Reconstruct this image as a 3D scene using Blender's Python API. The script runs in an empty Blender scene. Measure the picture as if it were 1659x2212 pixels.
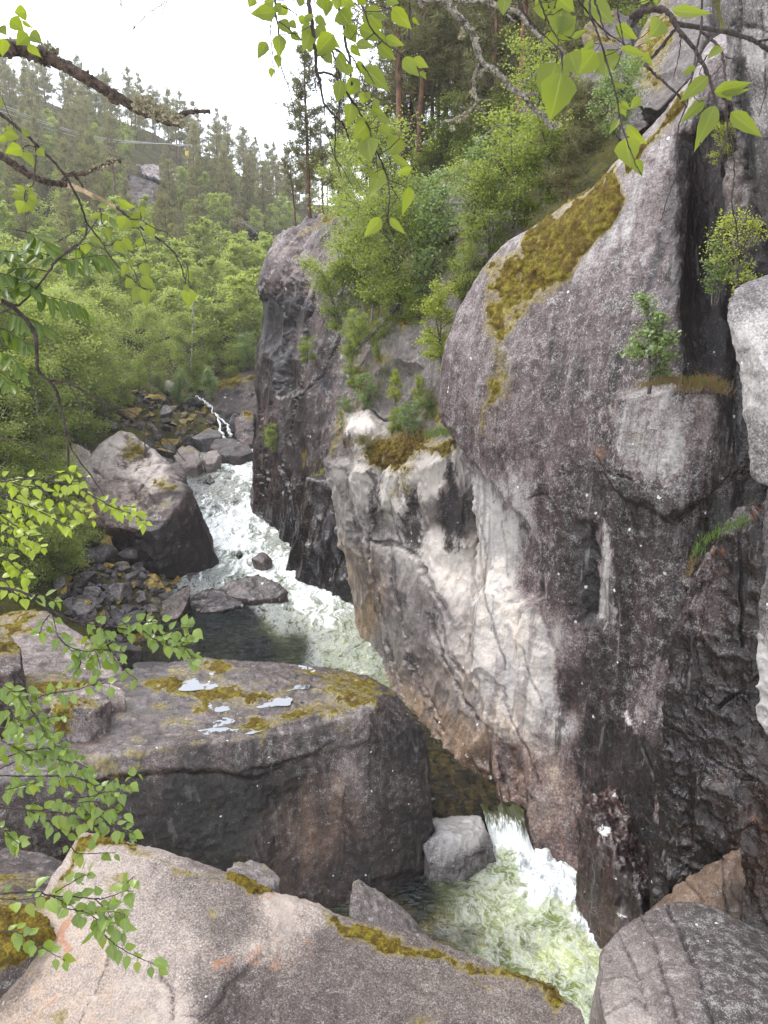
import bpy, bmesh, math, random
import numpy as np
from mathutils import Vector
random.seed(7)
rng = np.random.default_rng(11)
SC = bpy.context.scene
COL = SC.collection
R = math.radians

# ------------------------------------------------------------------ camera geometry (reference picture measured at 1659 x 2212)
PW, PH, FOC, PITCH = 1659.0, 2212.0, 1662.0, R(15)
CP, SP = math.cos(PITCH), math.sin(PITCH)

def at(px, py, Y):
    """world point seen at (px, py), Y metres up the gorge from the camera"""
    u = (px - PW / 2) / FOC; v = (PH / 2 - py) / FOC
    dy = CP + v * SP
    k = Y / dy
    return np.array((u * k, Y, (-SP + v * CP) * k))

def atz(px, py, z):
    u = (px - PW / 2) / FOC; v = (PH / 2 - py) / FOC
    k = z / (-SP + v * CP)
    return np.array((u * k, (CP + v * SP) * k, z))

def proj(P):
    P = np.asarray(P)
    d = P[:, 1] * CP - P[:, 2] * SP
    up = P[:, 1] * SP + P[:, 2] * CP
    d = np.where(d < 0.05, 0.05, d)
    return PW / 2 + FOC * P[:, 0] / d, PH / 2 - FOC * up / d

# ------------------------------------------------------------------ noise
def _hash(ix, iy, iz, seed):
    h = (ix * 374761393 + iy * 668265263 + iz * 2147483647 + seed * 974634777) & 0xFFFFFFFF
    h = ((h ^ (h >> 13)) * 1274126177) & 0xFFFFFFFF
    h = ((h ^ (h >> 16)) * 2246822519) & 0xFFFFFFFF
    return (h ^ (h >> 15)) & 0xFFFFFFFF

def vnoise(P, seed=0):
    """smooth value noise, 0..1"""
    F = np.floor(P); f = P - F
    I = F.astype(np.int64)
    w = f * f * f * (f * (f * 6 - 15) + 10)
    out = np.zeros(len(P))
    for dx in (0, 1):
        wx = w[:, 0] if dx else 1 - w[:, 0]
        for dy in (0, 1):
            wy = w[:, 1] if dy else 1 - w[:, 1]
            for dz in (0, 1):
                wz = w[:, 2] if dz else 1 - w[:, 2]
                out += wx * wy * wz * (_hash(I[:, 0] + dx, I[:, 1] + dy, I[:, 2] + dz, seed) / 4294967295.0)
    return out

_ROT = np.array(((0.80, 0.36, -0.48), (-0.6, 0.48, -0.64), (0.0, 0.8, 0.6)))

def fbm(P, scale, octaves=4, seed=0, gain=0.5, ridged=False):
    """-1..1 (ridged: 0..1)"""
    P = np.asarray(P, float) * (np.asarray(scale, float))
    out = np.zeros(len(P)); a = 1.0; tot = 0.0
    for o in range(octaves):
        n = vnoise(P, seed + o * 17) * 2 - 1
        out += a * ((1 - np.abs(n)) ** 2 if ridged else n)
        tot += a; a *= gain
        P = (P @ _ROT) * 2.03 + 3.7
    return out / tot

def sstep(a, b, x):
    t = np.clip((x - a) / (b - a + 1e-12), 0, 1)
    return t * t * (3 - 2 * t)

# ------------------------------------------------------------------ mesh helpers
def np_mesh(name, V, F, mat=None, smooth=True, attrs=None, mats=None, midx=None):
    """V (n,3); F: (m,k) array, or list of such arrays"""
    V = np.asarray(V, np.float32)
    Fs = F if isinstance(F, list) else [F]
    Fs = [np.asarray(f, np.int32) for f in Fs if len(f)]
    me = bpy.data.meshes.new(name)
    me.vertices.add(len(V)); me.vertices.foreach_set('co', V.ravel())
    nl = sum(f.size for f in Fs); npoly = sum(len(f) for f in Fs)
    me.loops.add(nl); me.loops.foreach_set('vertex_index', np.concatenate([f.ravel() for f in Fs]))
    me.polygons.add(npoly)
    tot = np.concatenate([np.full(len(f), f.shape[1], np.int32) for f in Fs])
    st = np.concatenate(([0], np.cumsum(tot)[:-1])).astype(np.int32)
    me.polygons.foreach_set('loop_start', st)
    me.polygons.foreach_set('use_smooth', np.full(npoly, smooth))
    if midx is not None: me.polygons.foreach_set('material_index', np.asarray(midx, np.int32))
    me.update(calc_edges=True); me.validate()
    for k, a in (attrs or {}).items():
        at_ = me.attributes.new(k, 'FLOAT', 'POINT'); at_.data.foreach_set('value', np.asarray(a, np.float32))
    for m in (mats or ([mat] if mat else [])): me.materials.append(m)
    return me

def link(name, me, parent=None, loc=None):
    o = bpy.data.objects.new(name, me); COL.objects.link(o)
    if parent is not None: o.parent = parent
    if loc is not None: o.location = loc
    return o

def tag(o, label=None, cat=None, group=None, kind=None):
    if label: o['label'] = label
    if cat: o['category'] = cat
    if group: o['group'] = group
    if kind: o['kind'] = kind
    return o

def empty(name, loc, rz=0.0):
    o = bpy.data.objects.new(name, None); COL.objects.link(o)
    o.location = loc; o.rotation_euler = (0, 0, rz); o.empty_display_size = 0.2
    return o

def kids(o): return [c for c in COL.objects if c.parent == o]

def copy_tree(o, children):
    c = o.copy(); COL.objects.link(c)
    for ch in children:
        k = ch.copy(); COL.objects.link(k); k.parent = c
    return c

def get_np(me):
    n = len(me.vertices)
    V = np.empty(n * 3, np.float32); me.vertices.foreach_get('co', V)
    N = np.empty(n * 3, np.float32); me.vertex_normals.foreach_get('vector', N)
    return V.reshape(-1, 3).astype(float), N.reshape(-1, 3).astype(float)

def faces_np(me):
    nl = len(me.loops)
    li = np.empty(nl, np.int32); me.loops.foreach_get('vertex_index', li)
    n = len(me.polygons)
    ls = np.empty(n, np.int32); me.polygons.foreach_get('loop_start', ls)
    lt = np.empty(n, np.int32); me.polygons.foreach_get('loop_total', lt)
    out = []
    for k in np.unique(lt):
        s = ls[lt == k]
        out.append(li[s[:, None] + np.arange(k)[None, :]])
    return out

# ------------------------------------------------------------------ fields measured on the picture
def seg_dist(px, py, poly, closed=False):
    d = np.full(len(px), 1e9)
    pts = list(poly) + ([poly[0]] if closed else [])
    for (x0, y0), (x1, y1) in zip(pts[:-1], pts[1:]):
        vx, vy = x1 - x0, y1 - y0
        L = vx * vx + vy * vy + 1e-9
        t = np.clip(((px - x0) * vx + (py - y0) * vy) / L, 0, 1)
        d = np.minimum(d, np.hypot(px - x0 - t * vx, py - y0 - t * vy))
    return d

def inside(px, py, poly):
    c = np.zeros(len(px), bool)
    n = len(poly)
    for i in range(n):
        x0, y0 = poly[i]; x1, y1 = poly[(i + 1) % n]
        if y0 == y1: continue
        cond = ((y0 > py) != (y1 > py)) & (px < (x1 - x0) * (py - y0) / (y1 - y0) + x0)
        c ^= cond
    return c

def poly_field(px, py, poly, feather):
    """1 inside, falls to 0 over +-feather around the outline"""
    d = seg_dist(px, py, poly, True)
    s = np.where(inside(px, py, poly), d, -d)
    return sstep(-feather, feather, s)

def line_field(px, py, poly, w):
    """1 on the line, 0 at w"""
    return 1 - sstep(0, w, seg_dist(px, py, poly))

def idw(px, py, pts, p=4.2):
    num = np.zeros(len(px)); den = np.zeros(len(px))
    for (x, y, v) in pts:
        w = 1.0 / ((px - x) ** 2 + (py - y) ** 2 + 300.0) ** (p / 2)
        num += w * v; den += w
    return num / den

# ------------------------------------------------------------------ surfaces through control points
def _cr(C, n):
    """Catmull-Rom along axis 0, n samples, ends clamped"""
    C = np.asarray(C, float); m = len(C)
    P = np.concatenate((2 * C[:1] - C[1:2], C, 2 * C[-1:] - C[-2:-1]))
    t = np.linspace(0, m - 1, n); i = np.minimum(t.astype(int), m - 2); f = t - i
    f = f.reshape((-1,) + (1,) * (C.ndim - 1))
    p0, p1, p2, p3 = P[i], P[i + 1], P[i + 2], P[i + 3]
    return 0.5 * (2 * p1 + (p2 - p0) * f + (2 * p0 - 5 * p1 + 4 * p2 - p3) * f ** 2 + (3 * p1 - p0 - 3 * p2 + p3) * f ** 3)

def grid_faces(nu, nv):
    a = np.arange(nu * nv).reshape(nu, nv)
    return np.stack((a[:-1, :-1], a[1:, :-1], a[1:, 1:], a[:-1, 1:]), -1).reshape(-1, 4)

def loft(cols, nu, nv):
    """cols: fall lines (each a list of (px, py, Y)), top to bottom, left to right -> verts, quads facing the camera"""
    C = np.array([[at(*p) for p in c] for c in cols])
    S = _cr(C, nu)
    S = np.moveaxis(_cr(np.moveaxis(S, 1, 0), nv), 0, 1)
    F = grid_faces(nu, nv)
    return S.reshape(-1, 3), F[:, ::-1]

def vnormals(V, F):
    N = np.zeros_like(V)
    a, b, c, d = (V[F[:, i]] for i in range(4))
    n = np.cross(c - a, d - b)
    for i in range(4): np.add.at(N, F[:, i], n)
    return N / (np.linalg.norm(N, axis=1, keepdims=True) + 1e-12)

# ------------------------------------------------------------------ tubes
def tube(path, radii, sides=6, jitter=0.0, rs=None):
    P = np.asarray(path, float); n = len(P)
    r = np.asarray(radii, float) * np.ones(n)
    T = np.gradient(P, axis=0); T /= np.linalg.norm(T, axis=1, keepdims=True) + 1e-9
    ref = np.array((0.0, 0.0, 1.0)) if abs(T[0][2]) < 0.9 else np.array((1.0, 0.0, 0.0))
    V = []
    A = np.cross(T[0], ref); A /= np.linalg.norm(A) + 1e-9
    for i in range(n):
        A = A - T[i] * np.dot(A, T[i]); A /= np.linalg.norm(A) + 1e-9
        B = np.cross(T[i], A)
        for k in range(sides):
            th = 2 * math.pi * k / sides
            q = r[i] * (1 + (jitter * (rs.random() - 0.5) * 2 if jitter else 0))
            V.append(P[i] + (A * math.cos(th) + B * math.sin(th)) * q)
    a = np.arange(n * sides).reshape(n, sides)
    b = np.roll(a, -1, axis=1)
    F = np.stack((a[:-1], b[:-1], b[1:], a[1:]), -1).reshape(-1, 4)
    V.append(P[-1]); e = len(V) - 1
    tri = np.stack((a[-1], b[-1], np.full(sides, e)), -1)
    return np.array(V), F, tri

class Bag:
    """collects pieces of one mesh"""
    def __init__(s): s.V = []; s.F = {}; s.A = {}; s.n = 0
    def add(s, V, *Fs, **attrs):
        V = np.asarray(V, float)
        for F in Fs:
            F = np.asarray(F)
            if len(F): s.F.setdefault(F.shape[1], []).append(F + s.n)
        for k, v in attrs.items(): s.A.setdefault(k, []).append(np.broadcast_to(np.asarray(v, float), (len(V),)))
        s.V.append(V); s.n += len(V)
    def tube(s, path, radii, sides=6, jitter=0.0, rs=None, **attrs):
        V, F, T = tube(path, radii, sides, jitter, rs); s.add(V, F, T, **attrs)
    def build(s, name, mat, smooth=True):
        F = [np.concatenate(v) for v in s.F.values()]
        return np_mesh(name, np.concatenate(s.V), F, mat, smooth, {k: np.concatenate(v) for k, v in s.A.items()})

def smooth_path(pts, n):
    return _cr(np.asarray(pts, float), n)
# ------------------------------------------------------------------ materials
class NT:
    def __init__(s, name):
        s.m = bpy.data.materials.new(name); s.m.use_nodes = True
        s.t = s.m.node_tree; s.t.nodes.clear()
        s.out = s.n('ShaderNodeOutputMaterial')
    def n(s, typ, **kw):
        nd = s.t.nodes.new(typ)
        for k, v in kw.items(): setattr(nd, k, v)
        return nd
    def set(s, sock, v):
        if hasattr(v, 'is_output') or isinstance(v, bpy.types.NodeSocket): s.t.links.new(v, sock)
        elif isinstance(v, (tuple, list)) and sock.type == 'RGBA' and len(v) == 3: sock.default_value = (*v, 1)
        else: sock.default_value = v
    def math(s, op, a, b=0.0, c=None, clamp=False):
        nd = s.n('ShaderNodeMath', operation=op, use_clamp=clamp)
        s.set(nd.inputs[0], a); s.set(nd.inputs[1], b)
        if c is not None: s.set(nd.inputs[2], c)
        return nd.outputs[0]
    def add(s, a, b): return s.math('ADD', a, b)
    def mul(s, a, b): return s.math('MULTIPLY', a, b)
    def mad(s, a, b, c): return s.math('MULTIPLY_ADD', a, b, c)
    def ss(s, x, lo, hi):
        nd = s.n('ShaderNodeMapRange', interpolation_type='SMOOTHSTEP')
        s.set(nd.inputs['Value'], x); s.set(nd.inputs['From Min'], lo); s.set(nd.inputs['From Max'], hi)
        return nd.outputs['Result']
    def mix(s, f, a, b, blend='MIX'):
        nd = s.n('ShaderNodeMix', data_type='RGBA', blend_type=blend)
        s.set(nd.inputs['Factor'], f); s.set(nd.inputs[6], a); s.set(nd.inputs[7], b)
        return nd.outputs[2]
    def coord(s, scale=(1, 1, 1), out='Object'):
        tc = s.n('ShaderNodeTexCoord'); mp = s.n('ShaderNodeMapping')
        mp.inputs['Scale'].default_value = scale
        s.t.links.new(tc.outputs[out], mp.inputs['Vector']); return mp.outputs[0]
    def noise(s, vec, scale, detail=3, rough=0.55, dist=0.0):
        nd = s.n('ShaderNodeTexNoise'); s.set(nd.inputs['Vector'], vec)
        nd.inputs['Scale'].default_value = scale; nd.inputs['Detail'].default_value = detail
        nd.inputs['Roughness'].default_value = rough; nd.inputs['Distortion'].default_value = dist
        return nd.outputs['Fac']
    def voro(s, vec, scale, feature='F1', out='Distance', rand=1.0):
        nd = s.n('ShaderNodeTexVoronoi', feature=feature); s.set(nd.inputs['Vector'], vec)
        nd.inputs['Scale'].default_value = scale; nd.inputs['Randomness'].default_value = rand
        return nd.outputs[out]
    def attr(s, name, out='Fac'):
        nd = s.n('ShaderNodeAttribute', attribute_name=name); return nd.outputs[out]
    def ramp(s, f, stops):
        nd = s.n('ShaderNodeValToRGB'); cr = nd.color_ramp
        while len(cr.elements) < len(stops): cr.elements.new(0.5)
        for e, (p, c) in zip(cr.elements, stops): e.position = p; e.color = (*c, 1)
        s.set(nd.inputs[0], f); return nd.outputs[0]
    def bump(s, h, strength, dist, normal=None):
        nd = s.n('ShaderNodeBump'); nd.inputs['Strength'].default_value = strength; nd.inputs['Distance'].default_value = dist
        s.set(nd.inputs['Height'], h)
        if normal is not None: s.set(nd.inputs['Normal'], normal)
        return nd.outputs[0]
    def bsdf(s, color, rough=0.7, normal=None, spec=0.5, **kw):
        b = s.n('ShaderNodeBsdfPrincipled')
        s.set(b.inputs['Base Color'], color); s.set(b.inputs['Roughness'], rough)
        s.set(b.inputs['Specular IOR Level'], spec)
        if normal is not None: s.set(b.inputs['Normal'], normal)
        for k, v in kw.items(): s.set(b.inputs[k.replace('_', ' ')], v)
        return b.outputs[0]
    def finish(s, sh): s.t.links.new(sh, s.out.inputs['Surface']); return s.m

TONE = [(0.0, (.006, .0045, .004)), (0.22, (.022, .0165, .0155)), (0.42, (.068, .058, .056)),
        (0.62, (.165, .150, .145)), (0.8, (.33, .31, .29)), (1.0, (.56, .53, .49))]

def rock_mat(name, grain=22.0, mid=3.0, stretch=0.18, amp=(0.20, 0.30, 0.20), lichen=0.5, lsize=6.0, bumpd=0.03, top_moss=0.0, rough=0.7, tint=(1, 1, 1), bump2=0.5, drip=0.3, tpale=.92):
    """granite: attributes tone / warm / rust / wet / speck on the mesh steer it"""
    s = NT(name)
    co = s.coord(); st = s.coord((1, 1, stretch))
    big = s.noise(co, mid * 0.25, 4, 0.6); med = s.noise(co, mid, 4, 0.62); g = s.noise(co, grain, 3, 0.7)
    streak = s.noise(st, mid * 1.3, 5, 0.65)
    t = s.mad(s.attr('tone'), 1.25, -0.15)
    dkf = s.mul(s.mad(s.ss(t, 0.0, 0.42), .72, .28), s.mad(s.ss(t, .60, .84), -.5, 1.0))
    t = s.add(t, s.mul(s.mul(s.add(s.mad(big, 0.6, s.mul(med, 0.4)), -0.5), dkf), amp[0] * 4))
    t = s.add(t, s.mul(s.mul(s.add(streak, -0.5), dkf), amp[1] * 3.4))
    t = s.add(t, s.mul(s.mul(s.add(g, -0.5), s.mad(s.ss(t, .58, .82), -.65, 1.0)), s.mul(dkf, amp[2] * 4)))
    col = s.ramp(t, TONE)
    if tint != (1, 1, 1): col = s.mix(s.mad(s.ss(t, .45, .72), -tpale, 1.0), col, tint, 'MULTIPLY')
    warm = s.ss(s.add(s.attr('warm'), s.mul(s.add(streak, -0.5), 0.8)), 0.25, 0.9)
    col = s.mix(warm, col, s.mix(1.0, col, (1.16, 0.90, 0.62), 'MULTIPLY'))
    sd = s.noise(s.coord((1, 1, .055)), mid * 1.7, 4, 0.6); gate = s.ss(s.noise(s.coord((1, 1, .4)), mid * .35, 3, .6), .42, .58)
    col = s.mix(s.mul(s.mul(s.ss(sd, 0.55, 0.64), gate), drip), col, (.013, .0095, .0085))
    col = s.mix(s.mul(s.mul(s.ss(sd, 0.40, 0.33), gate), drip * .55), col, (.26, .245, .235))
    sb = s.noise(s.coord((1, 1, .045)), mid * .62, 3, 0.6)
    col = s.mix(s.mul(s.ss(sb, 0.53, 0.60), drip * .75), col, s.mix(1.0, col, (.32, .27, .26), 'MULTIPLY'))
    # crustose lichen: fine mottling that gathers in patches, and a few round white discs
    sp = s.attr('speck')
    ln = s.noise(co, lsize * 2.6, 5, 0.78); ln2 = s.noise(co, lsize * 0.45, 3, 0.6)
    thr = s.add(s.mul(sp, 0.105 * lichen), s.mul(s.add(ln2, -0.5), 0.50))
    m1 = s.mul(s.ss(s.add(ln, thr), 0.615, 0.675), s.mad(s.ss(t, .02, .40), .7, .3))
    vn = s.n('ShaderNodeTexVoronoi', feature='F1'); s.set(vn.inputs['Vector'], co); vn.inputs['Scale'].default_value = lsize * .55
    sx_ = s.n('ShaderNodeSeparateColor'); s.t.links.new(vn.outputs['Color'], sx_.inputs[0])
    rad = s.mul(s.ss(sx_.outputs[0], s.mad(sp, -0.10 * lichen, s.mad(ln2, -0.10, 1.04)), 1.0), 0.24)
    m2 = s.ss(s.add(s.add(rad, s.mul(s.add(ln, -0.5), 0.75)), s.mul(vn.outputs['Distance'], -1.0)), 0.0, 0.05)
    m2 = s.mul(m2, s.ss(rad, 0.02, 0.06))
    lcol = s.mix(s.noise(co, lsize * 5, 2), (.16, .15, .145), (.46, .445, .43))
    col = s.mix(s.mul(m1, 0.68), col, lcol)
    col = s.mix(s.mul(m2, 0.9), col, (.60, .59, .57))
    dk = s.ss(s.add(s.noise(co, lsize * 3.7, 4, 0.75), s.mul(s.add(ln2, -0.5), -0.3)), 0.60, 0.70)
    col = s.mix(s.mul(s.mul(dk, s.math('MINIMUM', sp, 1.0)), 0.55), col, (.016, .013, .012))
    ru = s.ss(s.add(s.attr('rust'), s.mul(s.add(med, -0.5), 1.1)), 0.42, 0.75)
    col = s.mix(s.mul(ru, 0.75), col, s.mix(g, (.13, .045, .018), (.42, .19, .09)))
    fm = s.ss(s.add(s.attr('moss'), s.mul(s.add(s.noise(co, lsize * 3.2, 4, .8), -0.5), 2.6)), -0.22, 0.42)
    fcol = s.ramp(s.noise(co, lsize * 1.1, 5, .75), [(.36, (.050, .036, .012)), (.50, (.135, .100, .020)), (.64, (.25, .205, .040))])
    col = s.mix(s.mul(fm, .85), col, fcol)
    wet = s.attr('wet')
    rg = s.mad(wet, -(rough - 0.24), rough)
    rg = s.add(rg, s.mul(s.add(g, -0.5), 0.25))
    rg = s.add(rg, s.mul(s.mul(wet, s.ss(med, .46, .56)), -.11))
    h = s.mad(med, 0.8, s.mad(g, 0.35, s.mul(streak, 0.5)))
    nrm = s.bump(h, 1.0, bumpd * 1.3)
    fine = s.noise(co, grain * 3.2, 2, 0.6)
    nrm = s.bump(fine, bump2, bumpd * 0.25, nrm)
    if top_moss > 0:
        geo = s.n('ShaderNodeNewGeometry'); sx = s.n('ShaderNodeSeparateXYZ'); s.t.links.new(geo.outputs['Normal'], sx.inputs[0])
        oi = s.n('ShaderNodeObjectInfo')
        mm = s.add(sx.outputs[2], s.mul(s.add(med, -0.5), 1.8))
        mm = s.add(mm, s.mad(oi.outputs['Random'], 0.9, -1.15 + top_moss))
        mm = s.ss(mm, 0.35, 0.6)
        mc = s.ramp(s.add(s.mul(g, .6), s.mul(med, .4)), [(.35, (.035, .026, .006)), (.5, (.16, .105, .014)), (.62, (.30, .215, .03))])
        col = s.mix(mm, col, mc); rg = s.mix(mm, rg, 0.95) if False else rg
    return s.finish(s.bsdf(col, rg, nrm, 0.45))

def moss_mat(name, a, b, c, scale=9.0):
    s = NT(name); co = s.coord()
    n1 = s.noise(co, scale, 4, 0.7); n2 = s.noise(co, scale * 6, 3, 0.75); big = s.noise(co, scale * 0.16, 4, .65); mid_ = s.noise(co, scale * 0.45, 4, .7)
    t = s.add(s.mul(n1, 0.30), s.add(s.mul(n2, 0.25), s.add(s.mul(big, .25), s.mul(mid_, .20))))
    t = s.mad(t, 1.7, -.34)
    col = s.ramp(t, [(0.36, a), (0.49, b), (0.62, c)])
    col = s.mix(s.mul(s.ss(mid_, 0.49, 0.55), 0.8), col, s.mix(n2, (.040, .026, .012), (.15, .085, .030)))
    col = s.mix(s.mul(s.ss(big, .50, .60), .25), col, s.mix(n2, (.05, .055, .012), (.19, .20, .035)))
    col = s.mix(s.mul(s.ss(s.noise(co, scale * 2.2, 4, .8), 0.60, 0.68), 0.6), col, (.030, .024, .010))
    nrm = s.bump(s.mad(n2, 0.8, s.mul(n1, 1.0)), 1.0, 0.07)
    return s.finish(s.bsdf(col, 0.95, nrm, 0.1))

def leaf_mat(name, lo, hi, trans=0.45, rough=0.4, tcol=None, objvar=0.35, spec=0.5, mid=False):
    """lv attribute: leaf-to-leaf difference"""
    s = NT(name)
    lv = s.attr('lv'); oi = s.n('ShaderNodeObjectInfo')
    f = s.add(s.mul(lv, 1 - objvar), s.mul(oi.outputs['Random'], objvar))
    col = s.mix(f, lo, hi)
    if mid:
        mr = s.ss(s.attr('rib'), 0.10, 0.0)
        col = s.mix(s.mul(mr, 0.5), col, (.30, .36, .10))
        col = s.mix(s.mul(s.ss(s.noise(s.coord(), 160, 3, 0.6), 0.55, 0.75), 0.25), col, (.10, .12, .02))
        col = s.mix(s.math('POWER', s.ss(lv, 0.8, 1.0), 2.0), col, (.20, .22, .03))
    bb = s.bsdf(col, rough, None, spec)
    tr = s.n('ShaderNodeBsdfTranslucent')
    s.set(tr.inputs['Color'], s.mix(1.0, s.mix(f, tcol or hi, hi), (1.15, 1.15, 0.62), 'MULTIPLY'))
    mx = s.n('ShaderNodeMixShader'); mx.inputs[0].default_value = trans
    s.t.links.new(bb, mx.inputs[1]); s.t.links.new(tr.outputs[0], mx.inputs[2])
    return s.finish(mx.outputs[0])

def bark_mat(name, a, b, scale=12.0, stretch=0.3, lich=0.0):
    s = NT(name); co = s.coord(); st = s.coord((1, 1, stretch))
    n = s.noise(st, scale, 4, 0.7); g = s.noise(co, scale * 2.5, 3, 0.7)
    col = s.mix(s.ss(n, 0.35, 0.65), a, b)
    if lich: col = s.mix(s.mul(s.ss(g, 0.5, 0.62), lich), col, (.36, .37, .31))
    return s.finish(s.bsdf(col, 0.85, s.bump(s.add(n, g), 0.9, 0.012), 0.25))

M = {}
M['buttress'] = rock_mat('buttress_granite', grain=15, mid=2.2, stretch=0.22, amp=(.16, .22, .22), lichen=.8, lsize=9.0, bumpd=0.06, tint=(1.18, .945, .93), drip=.75)
M['wall'] = rock_mat('polished_wall_granite', grain=12, mid=1.6, stretch=0.35, amp=(.11, .13, .08), lichen=0.3, lsize=6.0, bumpd=0.06, tint=(1.06, .99, .93), drip=.16, tpale=.3)
M['tower'] = rock_mat('tower_granite', grain=7, mid=1.0, stretch=0.10, amp=(.12, .22, .14), lichen=0.4, lsize=3.2, bumpd=0.08, tint=(1.20, .92, .86), drip=1.0)
M['block'] = rock_mat('block_granite', grain=26, mid=2.6, stretch=0.16, amp=(.16, .22, .20), lichen=0.7, lsize=13, bumpd=0.035, tint=(1.13, .97, .89), drip=.55, tpale=.3)
M['boulder'] = rock_mat('river_boulder_granite', grain=10, mid=1.3, stretch=0.6, amp=(.14, .10, .14), lichen=0.4, lsize=4, bumpd=0.07, tint=(1.14, .96, .87), drip=.1, tpale=.5)
M['front'] = rock_mat('near_granite', grain=46, mid=5, stretch=0.8, amp=(.10, .06, .30), lichen=0.55, lsize=24, bumpd=0.03, bump2=1.0, tint=(1.12, .985, .86), drip=0, tpale=.1)
M['front_dark'] = rock_mat('near_dark_granite', grain=40, mid=5, stretch=0.6, amp=(.12, .09, .20), lichen=0.8, lsize=17, bumpd=0.026, bump2=1.0, tint=(1.07, .985, .91), drip=0, tpale=.2)
M['grey'] = rock_mat('grey_granite', grain=28, mid=4, stretch=0.7, amp=(.14, .10, .30), lichen=0.5, lsize=12, bumpd=0.025, tint=(1.0, .99, .98), drip=.1)
M['scree'] = rock_mat('scree_stone', grain=9, mid=2.2, stretch=0.9, amp=(.2, .1, .16), lichen=0.4, lsize=6, bumpd=0.05, top_moss=0.0)
M['scree_moss'] = rock_mat('mossy_scree_stone', grain=7, mid=1.8, stretch=0.9, amp=(.2, .1, .16), lichen=0.3, lsize=6, bumpd=0.06, top_moss=0.75)
M['moss'] = moss_mat('ochre_moss', (.055, .040, .010), (.165, .125, .018), (.33, .265, .045))
M['moss_near'] = moss_mat('ochre_cushion_moss', (.075, .052, .010), (.24, .175, .022), (.43, .33, .050), 24)
M['moss_brown'] = moss_mat('brown_dry_moss', (.030, .022, .008), (.12, .085, .016), (.27, .20, .035), 7)
# ------------------------------------------------------------------ rocks
def rock_object(name, label, cat, V, F, mat, disp=(), bulges=(), cracks=(), fields=None, moss=None, mossmat=None, group=None, parent=None, seed=0, mossname='moss_patch', slope_moss=None, postN=None):
    N = vnormals(V, F) if postN is None else postN
    px, py = proj(V)
    wbx = fbm(V, .9, 4, seed + 61, .6); wby = fbm(V, .9, 4, seed + 62, .6)
    for poly, feather, depth in bulges:
        V = V + N * (poly_field(px + wbx * feather * 1.6, py + wby * feather * 1.6, poly, feather * 1.15) * depth)[:, None]
    for i, d in enumerate(disp):
        sc, amp, octv, ridged = d
        n = fbm(V, sc, octv, seed + 31 * i, 0.5, ridged)
        if ridged: n = n * 2 - 1
        V = V + N * (n * amp)[:, None]
    for poly, w, depth in cracks:
        jx = fbm(V, 1.1, 5, seed + 5, .65) * w * 3.2; jy = fbm(V, 1.1, 5, seed + 6, .65) * w * 3.2; depth = depth * (.55 + .7 * fbm(V, 1.7, 2, seed + 7))
        V = V - N * (line_field(px + jx, py + jy, poly, w) * depth)[:, None]
    px, py = proj(V)
    A = {}
    fd = dict(tone=0.5, warm=0.0, rust=0.0, wet=0.0, speck=0.6)
    fd.update(fields or {})
    for k, f in fd.items():
        if isinstance(f, (int, float)): A[k] = np.full(len(V), float(f)); continue
        base, polys = (f if isinstance(f, tuple) else (f, []))
        a = idw(px, py, base) if isinstance(base, list) else np.full(len(V), float(base))
        wob = fbm(V, (2.6, 2.6, 1.3), 6, seed + 77, .78); wob2 = fbm(V, (2.6, 2.6, 1.3), 6, seed + 78, .78)
        for poly, feather, val in polys:
            w = poly_field(px + wob * feather * 4.5, py + wob2 * feather * 6, poly, feather * 1.0)
            a = a * (1 - w) + val * w
        A[k] = a
    for poly, w, depth in cracks:       # tone darkened along the cracks
        A['tone'] = A['tone'] - 0.16 * line_field(px + fbm(V, 1.1, 5, seed + 5, .65) * w * 3.2, py + fbm(V, 1.1, 5, seed + 6, .65) * w * 3.2, poly, w * 0.9)
    m = np.full(len(V), -1.0)
    if moss: m, N2 = moss_field(V, F, px, py, moss, seed, slope_moss)
    A['moss'] = np.clip(m, -1, 1)
    base = V[:, 2].min(); c = np.array((V[:, 0].mean(), V[:, 1].mean(), base))
    me = np_mesh(name, V - c, F, mat, True, A)
    o = link(name, me, None, c); tag(o, label, cat, group)
    if moss:
        cush = 1 - np.abs(fbm(V, moss.get('cush', 4.0), 3, seed + 93))
        n3 = fbm(V, moss.get('cush', 4.0) * 2.2, 3, seed + 94)
        m = m + n3 * .45 - moss.get('lift', .46)
        h = np.where(m > 0, sstep(0, 0.55, m) * (0.35 + 0.9 * cush) * .62 + .015, m * .6) * moss['thick']
        Fm = F[(m[F] > -0.22).all(axis=1)]
        if len(Fm):
            lab = np.arange(len(V))
            for _ in range(400):                      # connected patches
                mn = lab[Fm].min(axis=1)
                old = lab.copy(); np.minimum.at(lab, Fm.ravel(), np.repeat(mn, 4)); lab = lab[lab]
                if (old == lab).all(): break
            fl = lab[Fm[:, 0]]; top = m[Fm].max(axis=1)
            ids, cnt = np.unique(fl[top > .05], return_counts=True)
            for cid in ids[np.argsort(-cnt)][:14]:
                Fc = Fm[fl == cid]
                if len(Fc) < 30: continue
                used = np.unique(Fc); idx = np.full(len(V), -1); idx[used] = np.arange(len(used))
                mm = np_mesh(mossname, (V + N2 * h[:, None])[used] - c, idx[Fc], mossmat or M['moss'])
                link(mossname, mm, o)
    return o

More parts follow.
